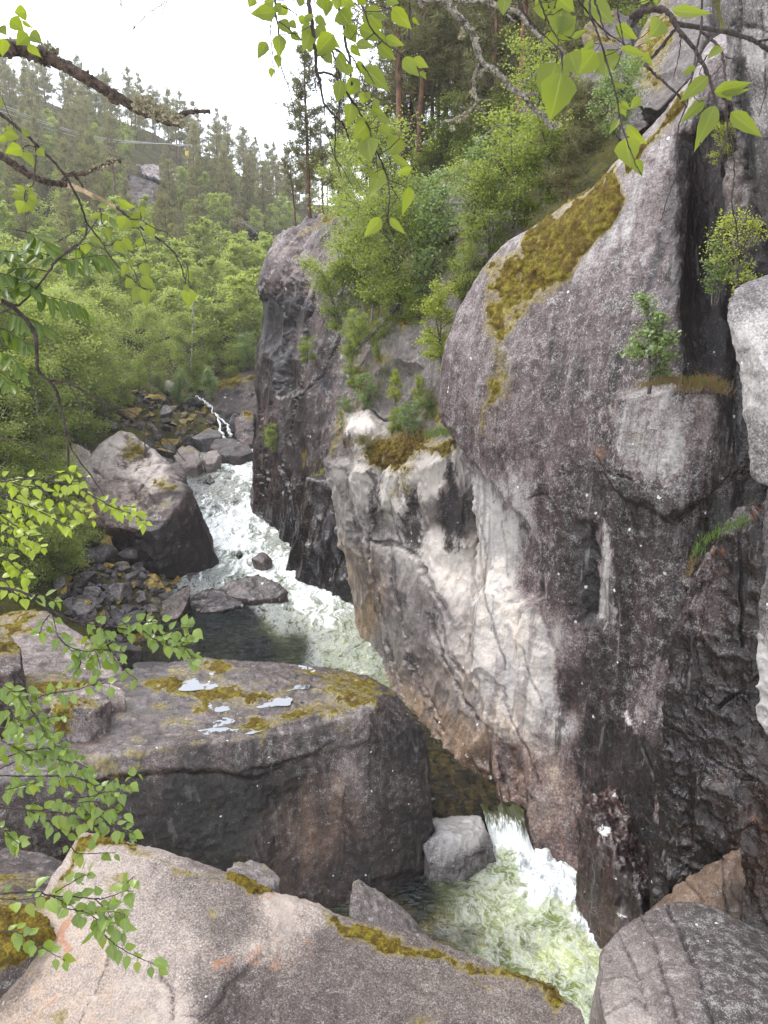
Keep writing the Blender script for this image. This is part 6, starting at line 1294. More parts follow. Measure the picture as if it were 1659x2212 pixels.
T([(800, 410), (880, 460), (950, 560)], 4.5, 4); T([(820, 1000), (825, 1200), (820, 1350), (880, 1450), (960, 1590)], 3, 1.6)
T([(790, 420), (840, 560), (870, 700), (870, 860), (835, 1000)], 4, 2.5); T([(1280, 1550), (1390, 1600), (1460, 1640)], 2.5, 1.6); T([(1300, 1610), (1385, 1735)], 2, 1.5)
T([(955, 470), (1010, 560), (1060, 700), (1110, 830), (1160, 900)], 2.5, 1.4); T([(660, 640), (650, 720), (690, 900)], 2.5, 1.4); T([(725, 900), (745, 1080), (790, 1280), (880, 1540)], 2.5, 1.4)
T([(1060, 560), (1130, 670), (1165, 730)], 2.5, 1.6); T([(1465, 20), (1460, 260), (1455, 335)], 4, 5, 1.3)
T([(740, 300), (745, 520), (790, 690)], 2, 1.2); T([(640, -20), (650, 90), (672, 130)], 2, 1.2)
for bx, by, tx, ty, w, lv in [(310, 100, 85, 120, 120, .35), (310, 30, 355, 118, 75, .1), (410, 55, 320, 135, 80, .6), (290, 0, 205, 30, 80, .6), (115, -30, 75, 65, 80, .6), (228, 362, 150, 515, 92, .6), (340, 300, 338, 505, 108, .2), (322, 470, 335, 605, 68, .5), (268, 582, 272, 678, 48, .6), (345, 175, 445, 300, 95, .6), (440, 285, 535, 355, 60, .4), (505, 148, 615, 212, 70, .4), (650, 150, 755, 225, 72, .5), (620, 220, 540, 460, 140, .45), (660, 230, 765, 320, 100, .4), (810, 300, 640, 490, 150, .08), (860, 85, 965, 240, 150, .2), (760, -10, 740, 150, 90, .05), (1090, 70, 1235, 265, 150, .5), (1138, 115, 1292, 160, 60, .02), (1325, 55, 1485, 255, 130, .6), (1488, 160, 1552, 212, 42, .6), (925, 215, 1005, 375, 115, .05), (1030, 235, 1285, 350, 120, .1), (1255, 325, 1425, 395, 78, .35), (1205, 380, 1345, 520, 120, .5), (1005, 375, 1165, 405, 75, .12), (955, 395, 1052, 495, 62, .03), (845, 470, 952, 665, 112, .5), (740, 470, 800, 555, 80, .6), (1020, 525, 1068, 655, 60, .35), (1078, 585, 1298, 790, 150, .45), (875, 690, 838, 890, 110, .55), (1025, 685, 895, 845, 115, .3), (1080, 795, 1055, 905, 92, .75), (1085, 800, 1130, 860, 60, .7), (1148, 868, 1212, 945, 60, .7), (1130, 938, 1285, 1025, 72, .2), (1185, 1000, 1325, 1075, 70, .5), (965, 895, 928, 1105, 145, .6), (1125, 1045, 975, 1205, 175, .6), (1120, 1165, 1045, 1295, 92, .02), (1105, 1195, 1130, 1405, 185, .6), (1210, 1085, 1335, 1205, 82, .3), (1385, 1190, 1262, 1340, 155, .6), (1308, 1345, 1495, 1455, 68, .55), (1492, 1455, 1338, 1505, 82, .45), (1100, 1490, 1215, 1545, 58, .1), (1235, 1455, 1108, 1705, 155, .65), (1462, 1615, 1402, 1875, 185, .62), (1440, 1612, 1512, 1662, 34, .3), (1218, 1885, 1068, 2055, 112, .65), (1295, 1882, 1435, 2028, 80, .6), (1412, 500, 1555, 665, 112, .65), (1495, 510, 1632, 585, 82, .65), (1558, 615, 1612, 690, 44, .6), (560, 30, 480, -10, 70, .5), (690, -20, 720, 90, 80, .4), (1010, -30, 1100, 30, 90, .3), (1260, -10, 1380, 30, 80, .6), (880, -20, 1000, 60, 90, .5), (850, -30, 830, 90, 110, .15), (720, 330, 870, 420, 90, .1), (640, 420, 560, 380, 70, .3), (690, 480, 800, 440, 80, .5), (560, 180, 640, 120, 60, .4), (430, 180, 490, 250, 60, .5), (900, 480, 830, 560, 80, .4), (960, 560, 900, 660, 80, .35)]:
    (a,), (c,) = k([(bx, by)]), k([(tx, ty)])
    Br.leaf(a, c, w * .25, D=1.14 * rl.uniform(.95, 1.05), lv=lv)
Br.build(M['twig'], M['leaf_hang'])
# ---- hanging spray in the upper right
k = crop(1244, 0)
Br = Branch('birch_branch', 'birch spray with large yellow green leaves hanging in front of the dome cliff', 'branch', 1.05)
T([(20, 0), (130, 140), (250, 270), (410, 380), (430, 400)], 3.5, 1.8, 1.05, 1.1); T([(150, -40), (200, 110), (250, 280), (300, 350)], 4, 2); T([(120, 0), (125, 130), (180, 260), (240, 450), (300, 650), (340, 800), (375, 960), (400, 1080), (440, 1210), (500, 1370), (560, 1510)], 4.5, 2.2, 1.05, 1.0)
T([(360, -20), (370, 130), (395, 280), (420, 380)], 3, 2)
T([(470, 140), (540, 110), (640, 85), (740, 80), (800, 110), (860, 210), (920, 300), (1030, 430), (1100, 560), (1160, 700), (1210, 870), (1240, 940), (1300, 965)], 13, 4, 1.3, 1.2)
T([(640, -60), (570, 90), (485, 225)], 16, 10, 1.32, 1.3)
T([(860, 205), (1060, 235), (1300, 275), (1480, 325), (1570, 370), (1680, 440)], 9, 7, 1.3, 1.35); T([(1570, 365), (1680, 335)], 5, 4, 1.34)
T([(850, 260), (760, 380), (690, 460), (620, 540), (600, 560), (640, 600), (700, 660), (830, 770), (920, 870), (955, 930)], 7, 4, 1.3, 1.25); T([(955, 920), (890, 1080), (880, 1240), (885, 1440), (820, 1640), (780, 1750), (730, 1910)], 3, 1.8, 1.25)
T([(1090, -60), (1080, 240), (1040, 440), (1010, 640), (970, 770)], 4.5, 3.5, 1.2, 1.15); T([(1010, 620), (1000, 760), (1025, 840)], 3, 2); T([(985, 740), (970, 860), (960, 930)], 3, 2)
T([(1090, 280), (1180, 345), (1240, 420), (1280, 560), (1295, 720), (1305, 860), (1300, 960)], 6, 3.5, 1.25, 1.15); T([(1300, 960), (1310, 1100), (1350, 1250), (1368, 1500), (1350, 1750), (1390, 1990), (1410, 2150)], 3.5, 2, 1.15, 1.2)
T([(910, 320), (890, 480), (850, 660)], 2.2, 1.5, 1.3); T([(1130, 480), (1060, 650)], 2.2, 1.6); T([(1290, 490), (1400, 530), (1480, 600)], 2.5, 1.6); T([(1690, 560), (1640, 800), (1580, 1010)], 2.5, 1.6)
T([(1310, 1120), (1290, 1230), (1250, 1340), (1240, 1480), (1210, 1650), (1190, 1800)], 4.5, 2, 1.3); T([(1255, 1350), (1300, 1440), (1370, 1480)], 2, 1.2, 1.3); T([(1300, 1220), (1380, 1250), (1470, 1310)], 2, 1.2, 1.3); T([(700, 660), (760, 690)], 2, 1.5, 1.3)
T([(1075, 1230), (1095, 1350), (1160, 1420)], 2.2, 1.2)
for bx, by, tx, ty, w, lv in [(90, -20, 335, 215, 170, .55), (345, 220, 538, 342, 92, .65), (165, 440, 5, 655, 200, .5), (265, 430, 255, 665, 205, .6), (150, 370, 60, 430, 60, .7), (260, 590, 150, 640, 85, .05), (335, 600, 335, 560, 60, .02), (740, 175, 635, 330, 165, .65), (830, 85, 1185, 118, 85, .6), (385, 415, 615, 475, 62, .25), (590, 460, 662, 575, 50, .6), (592, 372, 660, 340, 32, .4), (300, 735, 475, 750, 44, .2), (555, 845, 465, 945, 80, .7), (365, 880, 435, 1008, 78, .7), (390, 890, 470, 945, 55, .05), (372, 1030, 288, 1165, 62, .6), (440, 1078, 622, 1248, 92, .45), (430, 1190, 475, 1458, 195, .68), (520, 1378, 572, 1525, 92, .1), (1032, 572, 915, 655, 55, .6), (1142, 660, 888, 888, 115, .6), (1130, 690, 1010, 800, 50, .15), (1262, 408, 1128, 515, 80, .65), (1195, 795, 1525, 712, 112, .25), (1255, 805, 1515, 765, 52, .4), (1112, 865, 895, 1070, 92, .2), (1202, 915, 1018, 1320, 140, .5), (1338, 970, 1615, 1188, 122, .45), (1300, 820, 1350, 870, 40, .6), (690, -20, 700, 40, 60, .6), (560, -10, 640, 10, 60, .6), (10, 420, -20, 560, 60, .55)]:
    (a,), (c,) = k([(bx, by)]), k([(tx, ty)])
    Br.leaf(a, c, w * .25, D=1.08 * rl.uniform(.95, 1.05), lv=lv)
Br.build(M['twig'], M['leaf_hang'])
# middle group in front of the pine
k = crop(916, 0)
Br = Branch('birch_branch', 'birch twigs carrying the largest pointed leaf beside the lichened dead branch', 'branch', 1.0)
T([(780, -40), (850, 80), (910, 190), (960, 250)], 4, 2.2); T([(880, 130), (960, 220), (1040, 310), (1180, 440), (1200, 500)], 3, 2, .98); T([(985, -30), (1040, 110), (1100, 250), (1160, 340)], 4, 2.2); T([(1180, 450), (1195, 560), (1190, 640)], 2.5, 1.8, .98); T([(570, -20), (568, 120), (590, 300), (612, 500), (615, 720)], 2.2, 1.4, 1.2)
for bx, by, tx, ty, w, lv in [(1190, 625, 1085, 1048, 275, .12), (1145, 545, 1028, 880, 250, .55), (1195, 75, 1120, 340, 210, .55), (1165, 275, 1318, 135, 165, .6), (1035, 330, 1275, 345, 95, .6), (700, -20, 682, 135, 110, .55), (1000, 10, 1040, 175, 105, .65), (1000, -30, 960, 50, 80, .7), (1160, -20, 1300, 100, 150, .6), (1100, -20, 1110, 100, 60, .3), (1060, 85, 1115, 130, 40, .7), (1280, 330, 1420, 245, 50, .2), (1260, 450, 1330, 655, 150, .5), (1470, 370, 1400, 430, 60, .65)]:
    (a,), (c,) = k([(bx, by)]), k([(tx, ty)])
    Br.leaf(a, c, w * .25, D=(.97 if w > 260 else 1.02) , lv=lv, tilt=(rl.normal(size=3) * .12))
Br.build(M['twig'], M['leaf_hang'])
# ---- dead lichened branch in the upper middle
Br = Branch('dead_branch', 'crooked dead branch crusted with pale lichen in front of the wood', 'branch', 1.7)
D = lambda pts, w0, w1, D0=1.7, D1=None: Br.twig(k(pts), w0, w1, D0, D1, None, .07, 9)
D([(-60, -20), (180, 5), (240, 80), (330, 180), (410, 280), (450, 400), (480, 500), (510, 550), (600, 600), (680, 680), (730, 740), (820, 800), (870, 840), (930, 920), (1030, 1000), (1070, 1060), (1100, 1115)], 14, 9)
D([(490, 550), (440, 640), (430, 750), (450, 860), (440, 910), (350, 990), (270, 1030), (162, 1055)], 8, 4.5); D([(450, 920), (490, 960), (535, 982)], 5, 3.5); D([(450, 860), (570, 865)], 3, 2.5); D([(860, 825), (920, 810), (985, 820)], 8, 6)
D([(480, 560), (490, 640), (495, 685)], 6, 3); D([(300, 5), (520, 8), (650, 60), (800, 100), (870, 180), (960, 280), (1050, 360), (1180, 430), (1210, 510)], 10, 6, 1.75); D([(960, 880), (880, 930), (800, 975)], 4.5, 3); D([(1100, 1060), (1150, 1110)], 8, 5); D([(-40, 5), (-10, 60)], 12, 8)
D([(1100, 540), (1010, 600), (900, 680), (840, 750)], 3, 2.5, 2.2); D([(450, 1240), (560, 1140), (650, 1080), (800, 1080)], 2.5, 2, 2.4); D([(720, 130), (790, 190)], 3.5, 3); D([(1230, 730), (1280, 660), (1340, 600), (1450, 560)], 3, 6, 2.0)
Br.extra.append(('lichen_tuft', lichen_tufts([(p[0], p[1], 5, 6) for p in k([(330, 260), (320, 310), (490, 620), (420, 800), (240, 1110), (350, 1000), (870, 950), (940, 960), (1150, 1080), (400, 270), (560, 590), (700, 690), (290, 1030), (440, 330)])], 1.7, 46, .0042, 5), M['lichen']))
Br.build(M['dead_pale'], M['leaf_hang'])
# ---- left side
k = crop(0, 0)
Br = Branch('dead_branch', 'thick dead branch with shaggy lichen reaching into the white sky', 'branch', 1.5)
D = lambda pts, w0, w1, D0=1.5, D1=None: Br.twig(k(pts), w0, w1, D0, D1, len(pts) * 8, .05, 12)
D([(-120, 410), (60, 425), (150, 420), (250, 450), (400, 500), (540, 560), (700, 650), (850, 740), (1000, 830), (1150, 920), (1300, 985), (1450, 1045), (1580, 1070)], 29, 15, 1.4, 1.6)
D([(1540, 1000), (1590, 985), (1620, 970), (1740, 962), (1820, 965)], 10, 7, 1.58); D([(955, 830), (960, 870), (1020, 895)], 9, 5); D([(1190, 950), (1260, 1010)], 4, 1.5); D([(540, 545), (620, 540)], 12, 5); D([(745, 640), (765, 610)], 8, 3); D([(370, 540), (440, 585)], 4, 3)
Br.extra.append(('lichen_tuft', lichen_tufts([(p[0], p[1], p[2], p[3]) for p in [(x * .25, y * .25, a, b) for x, y, a, b in [(430, 430, 14, 9), (390, 410, 12, 9), (470, 450, 8, 6), (1200, 870, 12, 10), (1260, 880, 14, 11), (1320, 920, 14, 11), (1380, 960, 13, 10), (1440, 990, 12, 9), (1500, 1000, 10, 9), (1540, 1030, 10, 9), (1580, 1070, 5, 5), (1190, 920, 10, 6), (1240, 930, 10, 8), (1330, 990, 10, 7), (100, 360, 12, 5), (1400, 1010, 8, 7)]]], 1.52, 110, .0048, 6), M['lichen']))
Br.build(M['dead'], M['leaf_hang'])
Br = Branch('dead_branch', 'broken dead branch with a stripped tawny end below the thick one', 'branch', 1.45)
D([(-120, 1290), (0, 1345), (120, 1420), (250, 1510), (400, 1570), (540, 1590), (570, 1590)], 16, 11, 1.4, 1.45); D([(540, 1570), (600, 1510), (690, 1500), (750, 1490), (850, 1450), (950, 1400), (1040, 1392)], 9, 7, 1.45); D([(655, 1530), (690, 1570), (715, 1620)], 6, 3); D([(425, 1580), (435, 1630)], 5, 1.5)
b = Bag(); Q = smooth_path([at(*p, 1.45) for p in k([(555, 1595), (640, 1615), (700, 1640), (780, 1680), (850, 1710), (920, 1750), (1005, 1800)])], 30); b.tube(Q, np.linspace(px_len(10, 1.45), px_len(4, 1.45), 30) * .5 * 1.2, 8, .15, Br.rs); Br.extra.append(('stripped_end', b, M['stripped']))
Br.extra.append(('lichen_tuft', lichen_tufts([(x * .25, y * .25, 7, 6) for x, y in [(800, 1465), (830, 1460), (870, 1450), (910, 1430), (940, 1400), (990, 1395), (560, 1500), (600, 1510)]], 1.45, 60, .004, 8), M['lichen']))
Br.build(M['dead'], M['leaf_hang'])
Br = Branch('birch_branch', 'thin black birch twig with a few bright leaves crossing the left birches', 'branch', 1.35)
T([(-60, 930), (100, 1060), (250, 1190), (400, 1330), (540, 1490), (640, 1650), (700, 1780), (750, 1920), (850, 2058), (940, 2198), (1030, 2318), (1150, 2418), (1200, 2468)], 7, 2.2, 1.3, 1.4)
T([(285, 1220), (310, 1300), (305, 1450), (290, 1580), (220, 1650), (215, 1740), (250, 1840)], 3, 1.8); T([(310, 1270), (240, 1255), (190, 1285)], 2.5, 1.6); T([(750, 1940), (740, 2030), (700, 2090), (600, 2150), (520, 2220), (440, 2290)], 4, 3); T([(730, 2010), (660, 1995), (580, 2040), (500, 2090)], 2.6, 2); T([(860, 1740), (885, 1940)], 2, 1.5); T([(680, 2110), (690, 2160)], 2, 1.4); T([(900, 2120), (935, 2122)], 2, 2); T([(1050, 2270), (1110, 2280), (1150, 2330)], 2, 1.4)
T([(120, 1070), (118, 1115)], 2, 1.5)
T([(1000, 1790), (1100, 1870), (1250, 1990), (1400, 2088), (1500, 2178), (1560, 2288), (1600, 2428), (1640, 2528)], 5, 2, 1.42, 1.4); T([(1200, 1890), (1350, 1980), (1440, 2010), (1495, 2070)], 2.2, 1.5); T([(1190, 1965), (1240, 2060), (1280, 2180)], 1.8, 1.2); T([(1500, 2180), (1620, 2290)], 2, 1.3)
for bx, by, tx, ty, w, lv in [(230, 100, 120, 110, 110, .45), (190, 175, 295, 245, 40, .2), (90, 160, 210, 270, 110, .1), (240, 290, 140, 390, 110, .1), (265, 280, 365, 380, 95, .5), (240, 385, 360, 500, 75, .2), (30, 330, 20, 495, 100, .55), (0, 230, 60, 310, 80, .3), (20, 850, -10, 950, 60, .7), (45, 1130, 170, 1195, 120, .5), (190, 1280, 40, 1330, 130, .4), (60, 1180, -30, 1220, 60, .5), (205, 1310, 300, 1450, 100, .6), (320, 1290, 390, 1350, 80, .6), (250, 1180, 180, 1110, 60, .4), (215, 1660, 115, 1590, 70, .6), (225, 1620, 300, 1680, 70, .5), (210, 1690, 80, 1700, 60, .5), (215, 1740, 160, 1850, 120, .35), (240, 1720, 280, 1840, 100, .6), (250, 1680, 340, 1770, 70, .5), (1020, 1730, 1175, 1790, 85, .5), (1090, 1870, 1030, 2000, 130, .7), (1105, 1890, 1210, 1960, 110, .55), (1140, 1850, 1250, 1870, 60, .4), (1210, 1780, 1260, 1880, 60, .45), (1270, 1940, 1340, 2065, 100, .5), (860, 1760, 930, 1800, 70, .6), (870, 1850, 760, 1890, 50, .7), (880, 1860, 950, 1910, 50, .7), (925, 1960, 950, 2090, 60, .7), (700, 2000, 740, 1990, 60, .5), (780, 2050, 900, 2130, 60, .5), (990, 2090, 1090, 2200, 90, .45), (1050, 2070, 1160, 2170, 90, .65), (1240, 2080, 1160, 2110, 70, .7), (740, 2100, 740, 2200, 90, .4), (1120, 2240, 1140, 2310, 50, .4), (1230, 2270, 1290, 2420, 90, .6), (1220, 2400, 1350, 2500, 110, .65), (1230, 2490, 1140, 2620, 130, .65), (1245, 2500, 1270, 2660, 90, .5), (1150, 2420, 1080, 2490, 90, .65), (1100, 2290, 1050, 2390, 70, .6), (1620, 2330, 1660, 2450, 60, .6), (1630, 2490, 1630, 2660, 130, .68), (1590, 2460, 1640, 2530, 50, .6), (1270, 2560, 1310, 2530, 60, .5)]:
    (a,), (c,) = k([(bx, by)]), k([(tx, ty)])
    Br.leaf(a, c, w * .25, D=1.33 * rl.uniform(.97, 1.04), lv=lv)
Br.build(M['twig'], M['leaf_hang'])
Br = Branch('twig', 'tiny bare budding twigs hanging from the top into the white sky', 'twig', 1.3)
T([(1440, -20), (1400, 40), (1290, 105), (1210, 190), (1160, 240)], 2, 1.5); T([(1450, -20), (1400, 120), (1378, 185)], 2, 1.3); T([(1158, 225), (1157, 255)], 3, 2.5); T([(1040, -10), (1047, 50)], 2, 3); T([(280, -10), (297, 50)], 2, 1.2)
Br.build(M['twig'], M['leaf_hang'])
# bare curved branch over the stony slope
k = crop(0, 432)
Br = Branch('bare_branch', 'bare dark forked branch arching down across the left birches to the boulder', 'branch', 1.6)
T([(20, 870), (90, 910), (150, 960), (270, 1090), (310, 1200), (318, 1320), (320, 1400), (330, 1480), (420, 1560), (490, 1660), (530, 1800), (560, 1940), (585, 2100), (590, 2300)], 10, 5, 1.6, 1.7)
T([(420, 1560), (560, 1570), (700, 1640), (850, 1720), (1000, 1800), (1120, 1880), (1250, 1960), (1390, 2020), (1480, 2110), (1600, 2260)], 7, 2, 1.65, 1.8); T([(960, 1780), (1080, 1810), (1180, 1860), (1300, 1970), (1400, 2120), (1500, 2230)], 3.5, 1.6, 1.7, 1.8); T([(590, 2080), (640, 2190), (800, 2400), (900, 2560)], 3, 2, 1.7); T([(600, 1590), (680, 1750), (710, 1880), (720, 1960)], 3, 1.6); T([(1240, 1960), (1250, 2080), (1262, 2210)], 4, 2.5); T([(0, 2040), (150, 2090), (300, 2160), (450, 2230)], 3.5, 2)
Br.build(M['twig'], M['leaf_hang'])
# ---- rowan leaves
Br = Branch('rowan_branch', 'dark glossy rowan leaves of many leaflets at the left edge', 'branch', 1.75)
T([(-80, 1000), (150, 910), (300, 780), (420, 620), (510, 510), (640, 420), (740, 310)], 5, 3, 1.75, 1.7); T([(-40, 760), (100, 600), (150, 450)], 3, 2, 1.8); T([(-40, 880), (40, 910), (150, 905)], 6, 5)
def compound(pts, n, Lpx, wpx, drop=.8, lv=.3, D=1.75, end=True):
    P = smooth_path([at(*p, D * rl.uniform(.98, 1.02)) for p in k(pts)], 26); Br.tw.tube(P, np.linspace(px_len(2.4, D), px_len(1.2, D), 26) * .5, 5)
    for i in range(n):
        q = .2 + .78 * i / max(1, n - 1); j = min(int(q * 25), 24); c = P[j]; d = P[j + 1] - P[j]; d /= np.linalg.norm(d)
        for sgn in (-1, 1):
            side = np.cross(d, np.array((0, -.5, .85))); side /= np.linalg.norm(side)
            L = px_len(Lpx, D) * (.75 + .5 * math.sin(math.pi * (.15 + .8 * q))) * rl.uniform(.85, 1.1)
            v = side * sgn * (1 - drop * .45) + d * .45 + np.array((0, -.1 * sgn, -drop)) + rl.normal(size=3) * .10; v /= np.linalg.norm(v)
            leaf(Br.lf, c + v * L * .04, c + v * L, px_len(wpx, D), np.array((0, -.55, .8)) + rl.normal(size=3) * .25, .3, -.10, PROF_R, np.clip(lv + rl.normal() * .15, 0, 1), .06)
    if end:
        d = P[-1] - P[-4]; d /= np.linalg.norm(d); leaf(Br.lf, P[-1], P[-1] + (d + np.array((0, 0, -.4))) * px_len(Lpx, D), px_len(wpx, D), np.array((0, -.6, .7)), .3, -.1, PROF_R, lv, .06)
for pts, n, L, w, dr, lv in [([(510, 510), (620, 515), (760, 490), (880, 480), (960, 500)], 7, 37, 13, 1.0, .28), ([(290, 770), (350, 810), (440, 840), (560, 870), (660, 900), (720, 940)], 8, 38, 13, .95, .15), ([(150, 260), (270, 290), (360, 350), (430, 410), (500, 480)], 6, 38, 17, .55, .62), ([(510, 520), (430, 480), (330, 450), (230, 430)], 6, 32, 13, .5, .4), ([(60, 960), (160, 1000), (250, 1030), (340, 1080)], 6, 36, 14, .7, .22), ([(-40, 1100), (60, 1130), (150, 1190), (240, 1250)], 6, 32, 14, .8, .3), ([(-60, 620), (40, 640), (140, 680), (260, 760)], 6, 36, 15, .45, .25), ([(300, 770), (220, 700), (120, 660), (20, 640)], 6, 34, 14, .4, .3), ([(420, 620), (330, 600), (230, 590), (140, 600)], 6, 30, 12, .5, .35), ([(-60, 800), (20, 770), (110, 740), (200, 740)], 5, 36, 16, .5, .2), ([(-40, 1290), (40, 1330), (120, 1380), (180, 1470)], 5, 30, 13, .7, .45), ([(-40, 1480), (30, 1540), (90, 1600)], 4, 28, 12, .8, .4), ([(640, 420), (720, 430), (800, 470)], 4, 30, 14, .8, .5), ([(150, 450), (60, 440), (-20, 470)], 4, 32, 14, .5, .6), ([(740, 310), (820, 200), (880, 120), (940, 150)], 4, 28, 12, .5, .8), ([(-60, 520), (10, 470), (60, 500)], 4, 32, 14, .6, .5)]:
    compound(pts, n, L, w, dr, lv)
Br.build(M['twig'], M['leaf_rowan'])
# ---- yellow green shoots in front of the house-sized boulder
k = crop(129.6, 777.8, .2919)
Br = Branch('birch_shoot', 'yellow green birch shoot in front of the house-sized boulder', 'shoot', 2.6)
for pts, n in [([(-440, 900), (-250, 880), (0, 905), (150, 950), (300, 1040), (420, 1100), (560, 1150), (640, 1210)], 40), ([(-200, 900), (-80, 1000), (60, 1050), (150, 1120), (240, 1180)], 16), ([(-440, 1000), (-300, 1060), (-150, 1120), (0, 1200), (80, 1240)], 18), ([(-100, 890), (40, 830), (100, 900), (180, 870)], 10), ([(420, 1100), (470, 1080), (560, 1090)], 6), ([(-440, 1150), (-300, 1250), (-200, 1330), (-120, 1380)], 14)]:
    Q = Br.twig(k(pts), 4, 1.6, 2.6, 2.5); Br.auto(Q, n, 21, lv=.6)
Br.build(M['twig'], M['leaf_gold'])
k = crop(0, 1123)
Br = Branch('birch_branch', 'long dark birch branch stretching over the pool with small leaves at its tip', 'branch', 2.7)
Q = Br.twig(k([(-80, 590), (100, 600), (220, 640), (330, 690), (430, 770), (560, 840), (700, 880), (850, 870), (950, 910), (1100, 950), (1300, 970), (1450, 1010), (1560, 1060), (1650, 1090)]), 6.5, 2, 2.7, 2.8); Br.auto(Q, 26, 24, start=.62)
for pts, n in [([(440, 780), (475, 900), (500, 1010), (560, 1080)], 5), ([(740, 890), (760, 980), (800, 1090), (840, 1170), (870, 1290)], 12), ([(870, 950), (950, 1120), (1000, 1220), (1080, 1300), (1200, 1400)], 10), ([(430, 820), (370, 900), (340, 980)], 6), ([(1000, 920), (1120, 890), (1260, 880), (1400, 880)], 14), ([(1250, 970), (1350, 1040), (1480, 1080), (1600, 1100)], 14), ([(220, 640), (330, 640), (440, 680), (500, 690)], 6), ([(700, 885), (800, 900), (870, 930), (920, 1000)], 8), ([(560, 1080), (660, 1120), (760, 1140), (860, 1120), (980, 1140), (1100, 1150)], 16), ([(500, 1010), (620, 1130), (700, 1230), (640, 1290)], 14), ([(1400, 1000), (1540, 940), (1660, 930)], 12), ([(1560, 1060), (1640, 1160), (1690, 1200)], 8)]:
    Q = Br.twig(k(pts), 2.6, 1.4, 2.75, 2.7); Br.auto(Q, n, 23)
Br.build(M['twig'], M['leaf_low'])
k = crop(0, 1469)
Br = Branch('birch_shoot', 'dense birch shoots with bright leaves spreading in front of the flat block', 'shoot', 2.3)
for pts, n, w in [([(-80, 1060), (150, 1100), (270, 1140), (400, 1210), (500, 1270), (560, 1340), (640, 1470), (690, 1500), (850, 1495), (1000, 1490)], 18, 5), ([(-60, 1100), (200, 1120), (450, 1140), (700, 1160), (830, 1170), (1000, 1260), (1150, 1330)], 34, 4.5), ([(-60, 720), (120, 640), (300, 600), (450, 590), (560, 640), (640, 700), (760, 760)], 26, 4), ([(-60, 800), (150, 700), (350, 660), (500, 690), (620, 720)], 18, 4), ([(-60, 820), (200, 830), (500, 830), (650, 840), (800, 900)], 22, 3.5), ([(150, -60), (220, 80), (250, 220), (320, 330), (370, 420), (430, 490)], 26, 5), ([(-60, 0), (60, 60), (160, 140), (230, 260)], 14, 3), ([(700, 880), (850, 940), (960, 900), (1060, 890), (1110, 880), (1200, 790)], 12, 2.5), ([(600, 1010), (760, 1010), (900, 970), (1040, 960)], 14, 3), ([(-60, 160), (60, 240), (140, 330), (200, 400)], 16, 3), ([(300, 1080), (480, 1020), (640, 1060), (800, 1050), (940, 1090), (1060, 1140)], 24, 3), ([(-60, 480), (80, 560), (200, 620), (330, 720)], 16, 3), ([(-60, 960), (100, 940), (240, 900), (330, 880)], 14, 3), ([(430, 490), (480, 560), (560, 600)], 8, 2.5), ([(250, 200), (340, 150), (470, 110), (640, 90), (800, 40), (960, 30)], 18, 3), ([(-60, 1260), (40, 1300), (120, 1380), (180, 1420)], 14, 3), ([(400, 1210), (520, 1220), (640, 1200), (760, 1230), (860, 1290)], 16, 3), ([(320, 330), (430, 320), (560, 300)], 10, 2.5), ([(-60, 380), (60, 420), (160, 420), (240, 470)], 12, 3)]:
    Q = Br.twig(k(pts), w, 1.6, 2.3, 2.2); Br.auto(Q, n, 22 if n > 10 else 20)
Br.build(M['twig'], M['leaf_low'])
Br = Branch('birch_shoot', 'sparse lower birch shoot hanging over the pale ridge boulder', 'shoot', 2.0)
for pts, n, w in [([(-60, 1850), (150, 1840), (330, 1830), (420, 1860), (600, 1870), (820, 1890), (920, 1880), (1060, 1830), (1150, 1820)], 10, 5.5), ([(820, 1890), (880, 1950), (930, 2010), (960, 2060)], 7, 3), ([(450, 1940), (600, 1980), (740, 2010), (830, 2060), (900, 2110), (1000, 2100), (1100, 2180)], 16, 3), ([(480, 1830), (600, 1760), (700, 1700), (780, 1680)], 7, 3), ([(1060, 1830), (1100, 1750), (1160, 1700)], 6, 2.5), ([(830, 2060), (860, 2140), (920, 2220), (1060, 2330), (1250, 2420), (1380, 2480)], 16, 3), ([(-60, 1880), (100, 1900), (250, 1890), (400, 1860)], 6, 3), ([(-60, 2180), (100, 2170), (220, 2210), (400, 2330), (560, 2420)], 14, 3), ([(420, 1860), (520, 1900), (660, 1980)], 6, 2.5), ([(700, 1990), (860, 2010), (980, 2000), (1080, 2030)], 8, 2)]:
    Q = Br.twig(k(pts), w, 1.6, 2.0, 1.95); Br.auto(Q, n, 26)
Br.build(M['twig'], M['leaf_low'])
Br = Branch('birch_shoot', 'clump of birch shoots at the left edge below the rowan leaves', 'shoot', 2.9)
k = crop(0, 1040)
for pts, n in [([(-80, 60), (80, 120), (200, 180), (330, 230), (460, 300)], 22), ([(-80, 240), (60, 260), (180, 330), (260, 420)], 18), ([(-80, 420), (80, 460), (200, 540), (300, 600)], 18), ([(-80, 620), (60, 680), (160, 760), (240, 800)], 16), ([(-80, 820), (40, 860), (120, 960), (220, 1010)], 14), ([(-80, -60), (60, -20), (200, 40), (320, 40)], 14)]:
    Q = Br.twig(k(pts), 3.5, 1.5, 2.9, 2.8); Br.auto(Q, n, 20, lv=.6)
Br.build(M['twig'], M['leaf_gold'])
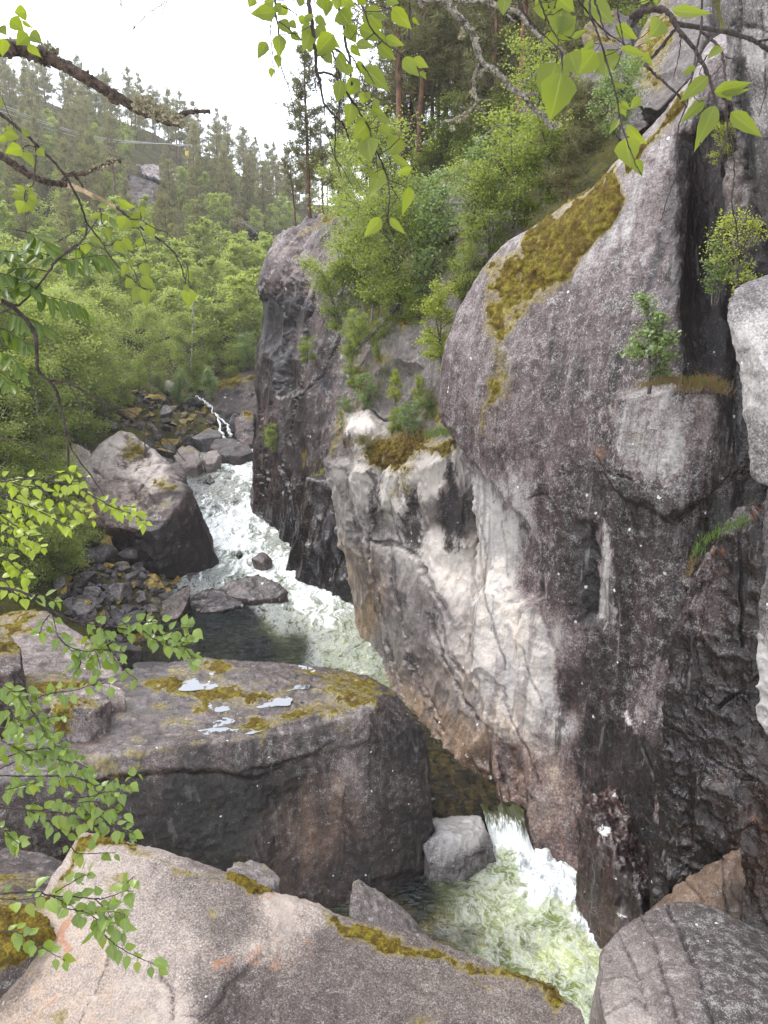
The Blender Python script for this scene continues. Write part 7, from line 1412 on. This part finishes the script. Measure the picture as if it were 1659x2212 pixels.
# ------------------------------------------------------------------ camera, light, sky
cam = bpy.data.cameras.new('camera'); co_ = bpy.data.objects.new('camera', cam); COL.objects.link(co_)
cam.sensor_fit = 'VERTICAL'; cam.sensor_height = 36.0; cam.lens = 36.0 * FOC / PH
cam.clip_start = 0.05; cam.clip_end = 3000
co_.location = (0, 0, 0); co_.rotation_euler = (math.pi / 2 - PITCH, 0, 0)
SC.camera = co_
w = bpy.data.worlds.new('World'); SC.world = w; w.use_nodes = True
t = w.node_tree; bg = t.nodes['Background']
sky = t.nodes.new('ShaderNodeTexSky'); sky.sky_type = 'NISHITA'; sky.sun_disc = False
SUN_EL, SUN_ROT = R(58), R(-70)
sky.sun_elevation = SUN_EL; sky.sun_rotation = SUN_ROT
bg.inputs['Strength'].default_value = 0.10
t.links.new(sky.outputs[0], bg.inputs[0])
bg2 = t.nodes.new('ShaderNodeBackground'); bg2.inputs[0].default_value = (1.0, .985, .975, 1); bg2.inputs['Strength'].default_value = 0.95   # the cloud deck
ad = t.nodes.new('ShaderNodeAddShader'); t.links.new(bg.outputs[0], ad.inputs[0]); t.links.new(bg2.outputs[0], ad.inputs[1])
t.links.new(ad.outputs[0], t.nodes['World Output'].inputs[0])
sl = bpy.data.lights.new('sun', 'SUN'); sl.energy = 1.3; sl.angle = R(14); sl.color = (1, .965, .92)
so = bpy.data.objects.new('sun', sl); COL.objects.link(so)
# direction towards the sun: rotation measured like the sky node
dx, dy = math.sin(SUN_ROT), math.cos(SUN_ROT)
dvec = Vector((dx * math.cos(SUN_EL), dy * math.cos(SUN_EL), math.sin(SUN_EL)))
so.rotation_euler = dvec.to_track_quat('Z', 'Y').to_euler(); so.location = (0, 0, 30)
SC.view_settings.view_transform = 'Standard'; SC.view_settings.look = 'None'; SC.view_settings.exposure = 1.22; SC.view_settings.gamma = 1.0
SC.view_settings.use_curve_mapping = False
SC.cycles.max_bounces = 6; SC.cycles.diffuse_bounces = 3; SC.cycles.glossy_bounces = 3; SC.cycles.transmission_bounces = 4; SC.cycles.transparent_max_bounces = 8
SC.cycles.use_denoising = True

# ---- damp air of the gorge
hz = bmesh.new(); bmesh.ops.create_cube(hz, size=1.0)
me = bpy.data.meshes.new('haze'); hz.to_mesh(me); hz.free()
m = bpy.data.materials.new('haze'); m.use_nodes = True; nt = m.node_tree; nt.nodes.clear()
om = nt.nodes.new('ShaderNodeOutputMaterial'); pv = nt.nodes.new('ShaderNodeVolumePrincipled')
pv.inputs['Color'].default_value = (.95, .96, 1.0, 1); pv.inputs['Density'].default_value = 0.0004; pv.inputs['Anisotropy'].default_value = 0.2
nt.links.new(pv.outputs[0], om.inputs['Volume']); me.materials.append(m)
ho = link('haze', me); ho.scale = (620, 640, 132); ho.location = (-30, 200, 46); tag(ho, kind='stuff')
SC.cycles.volume_bounces = 0
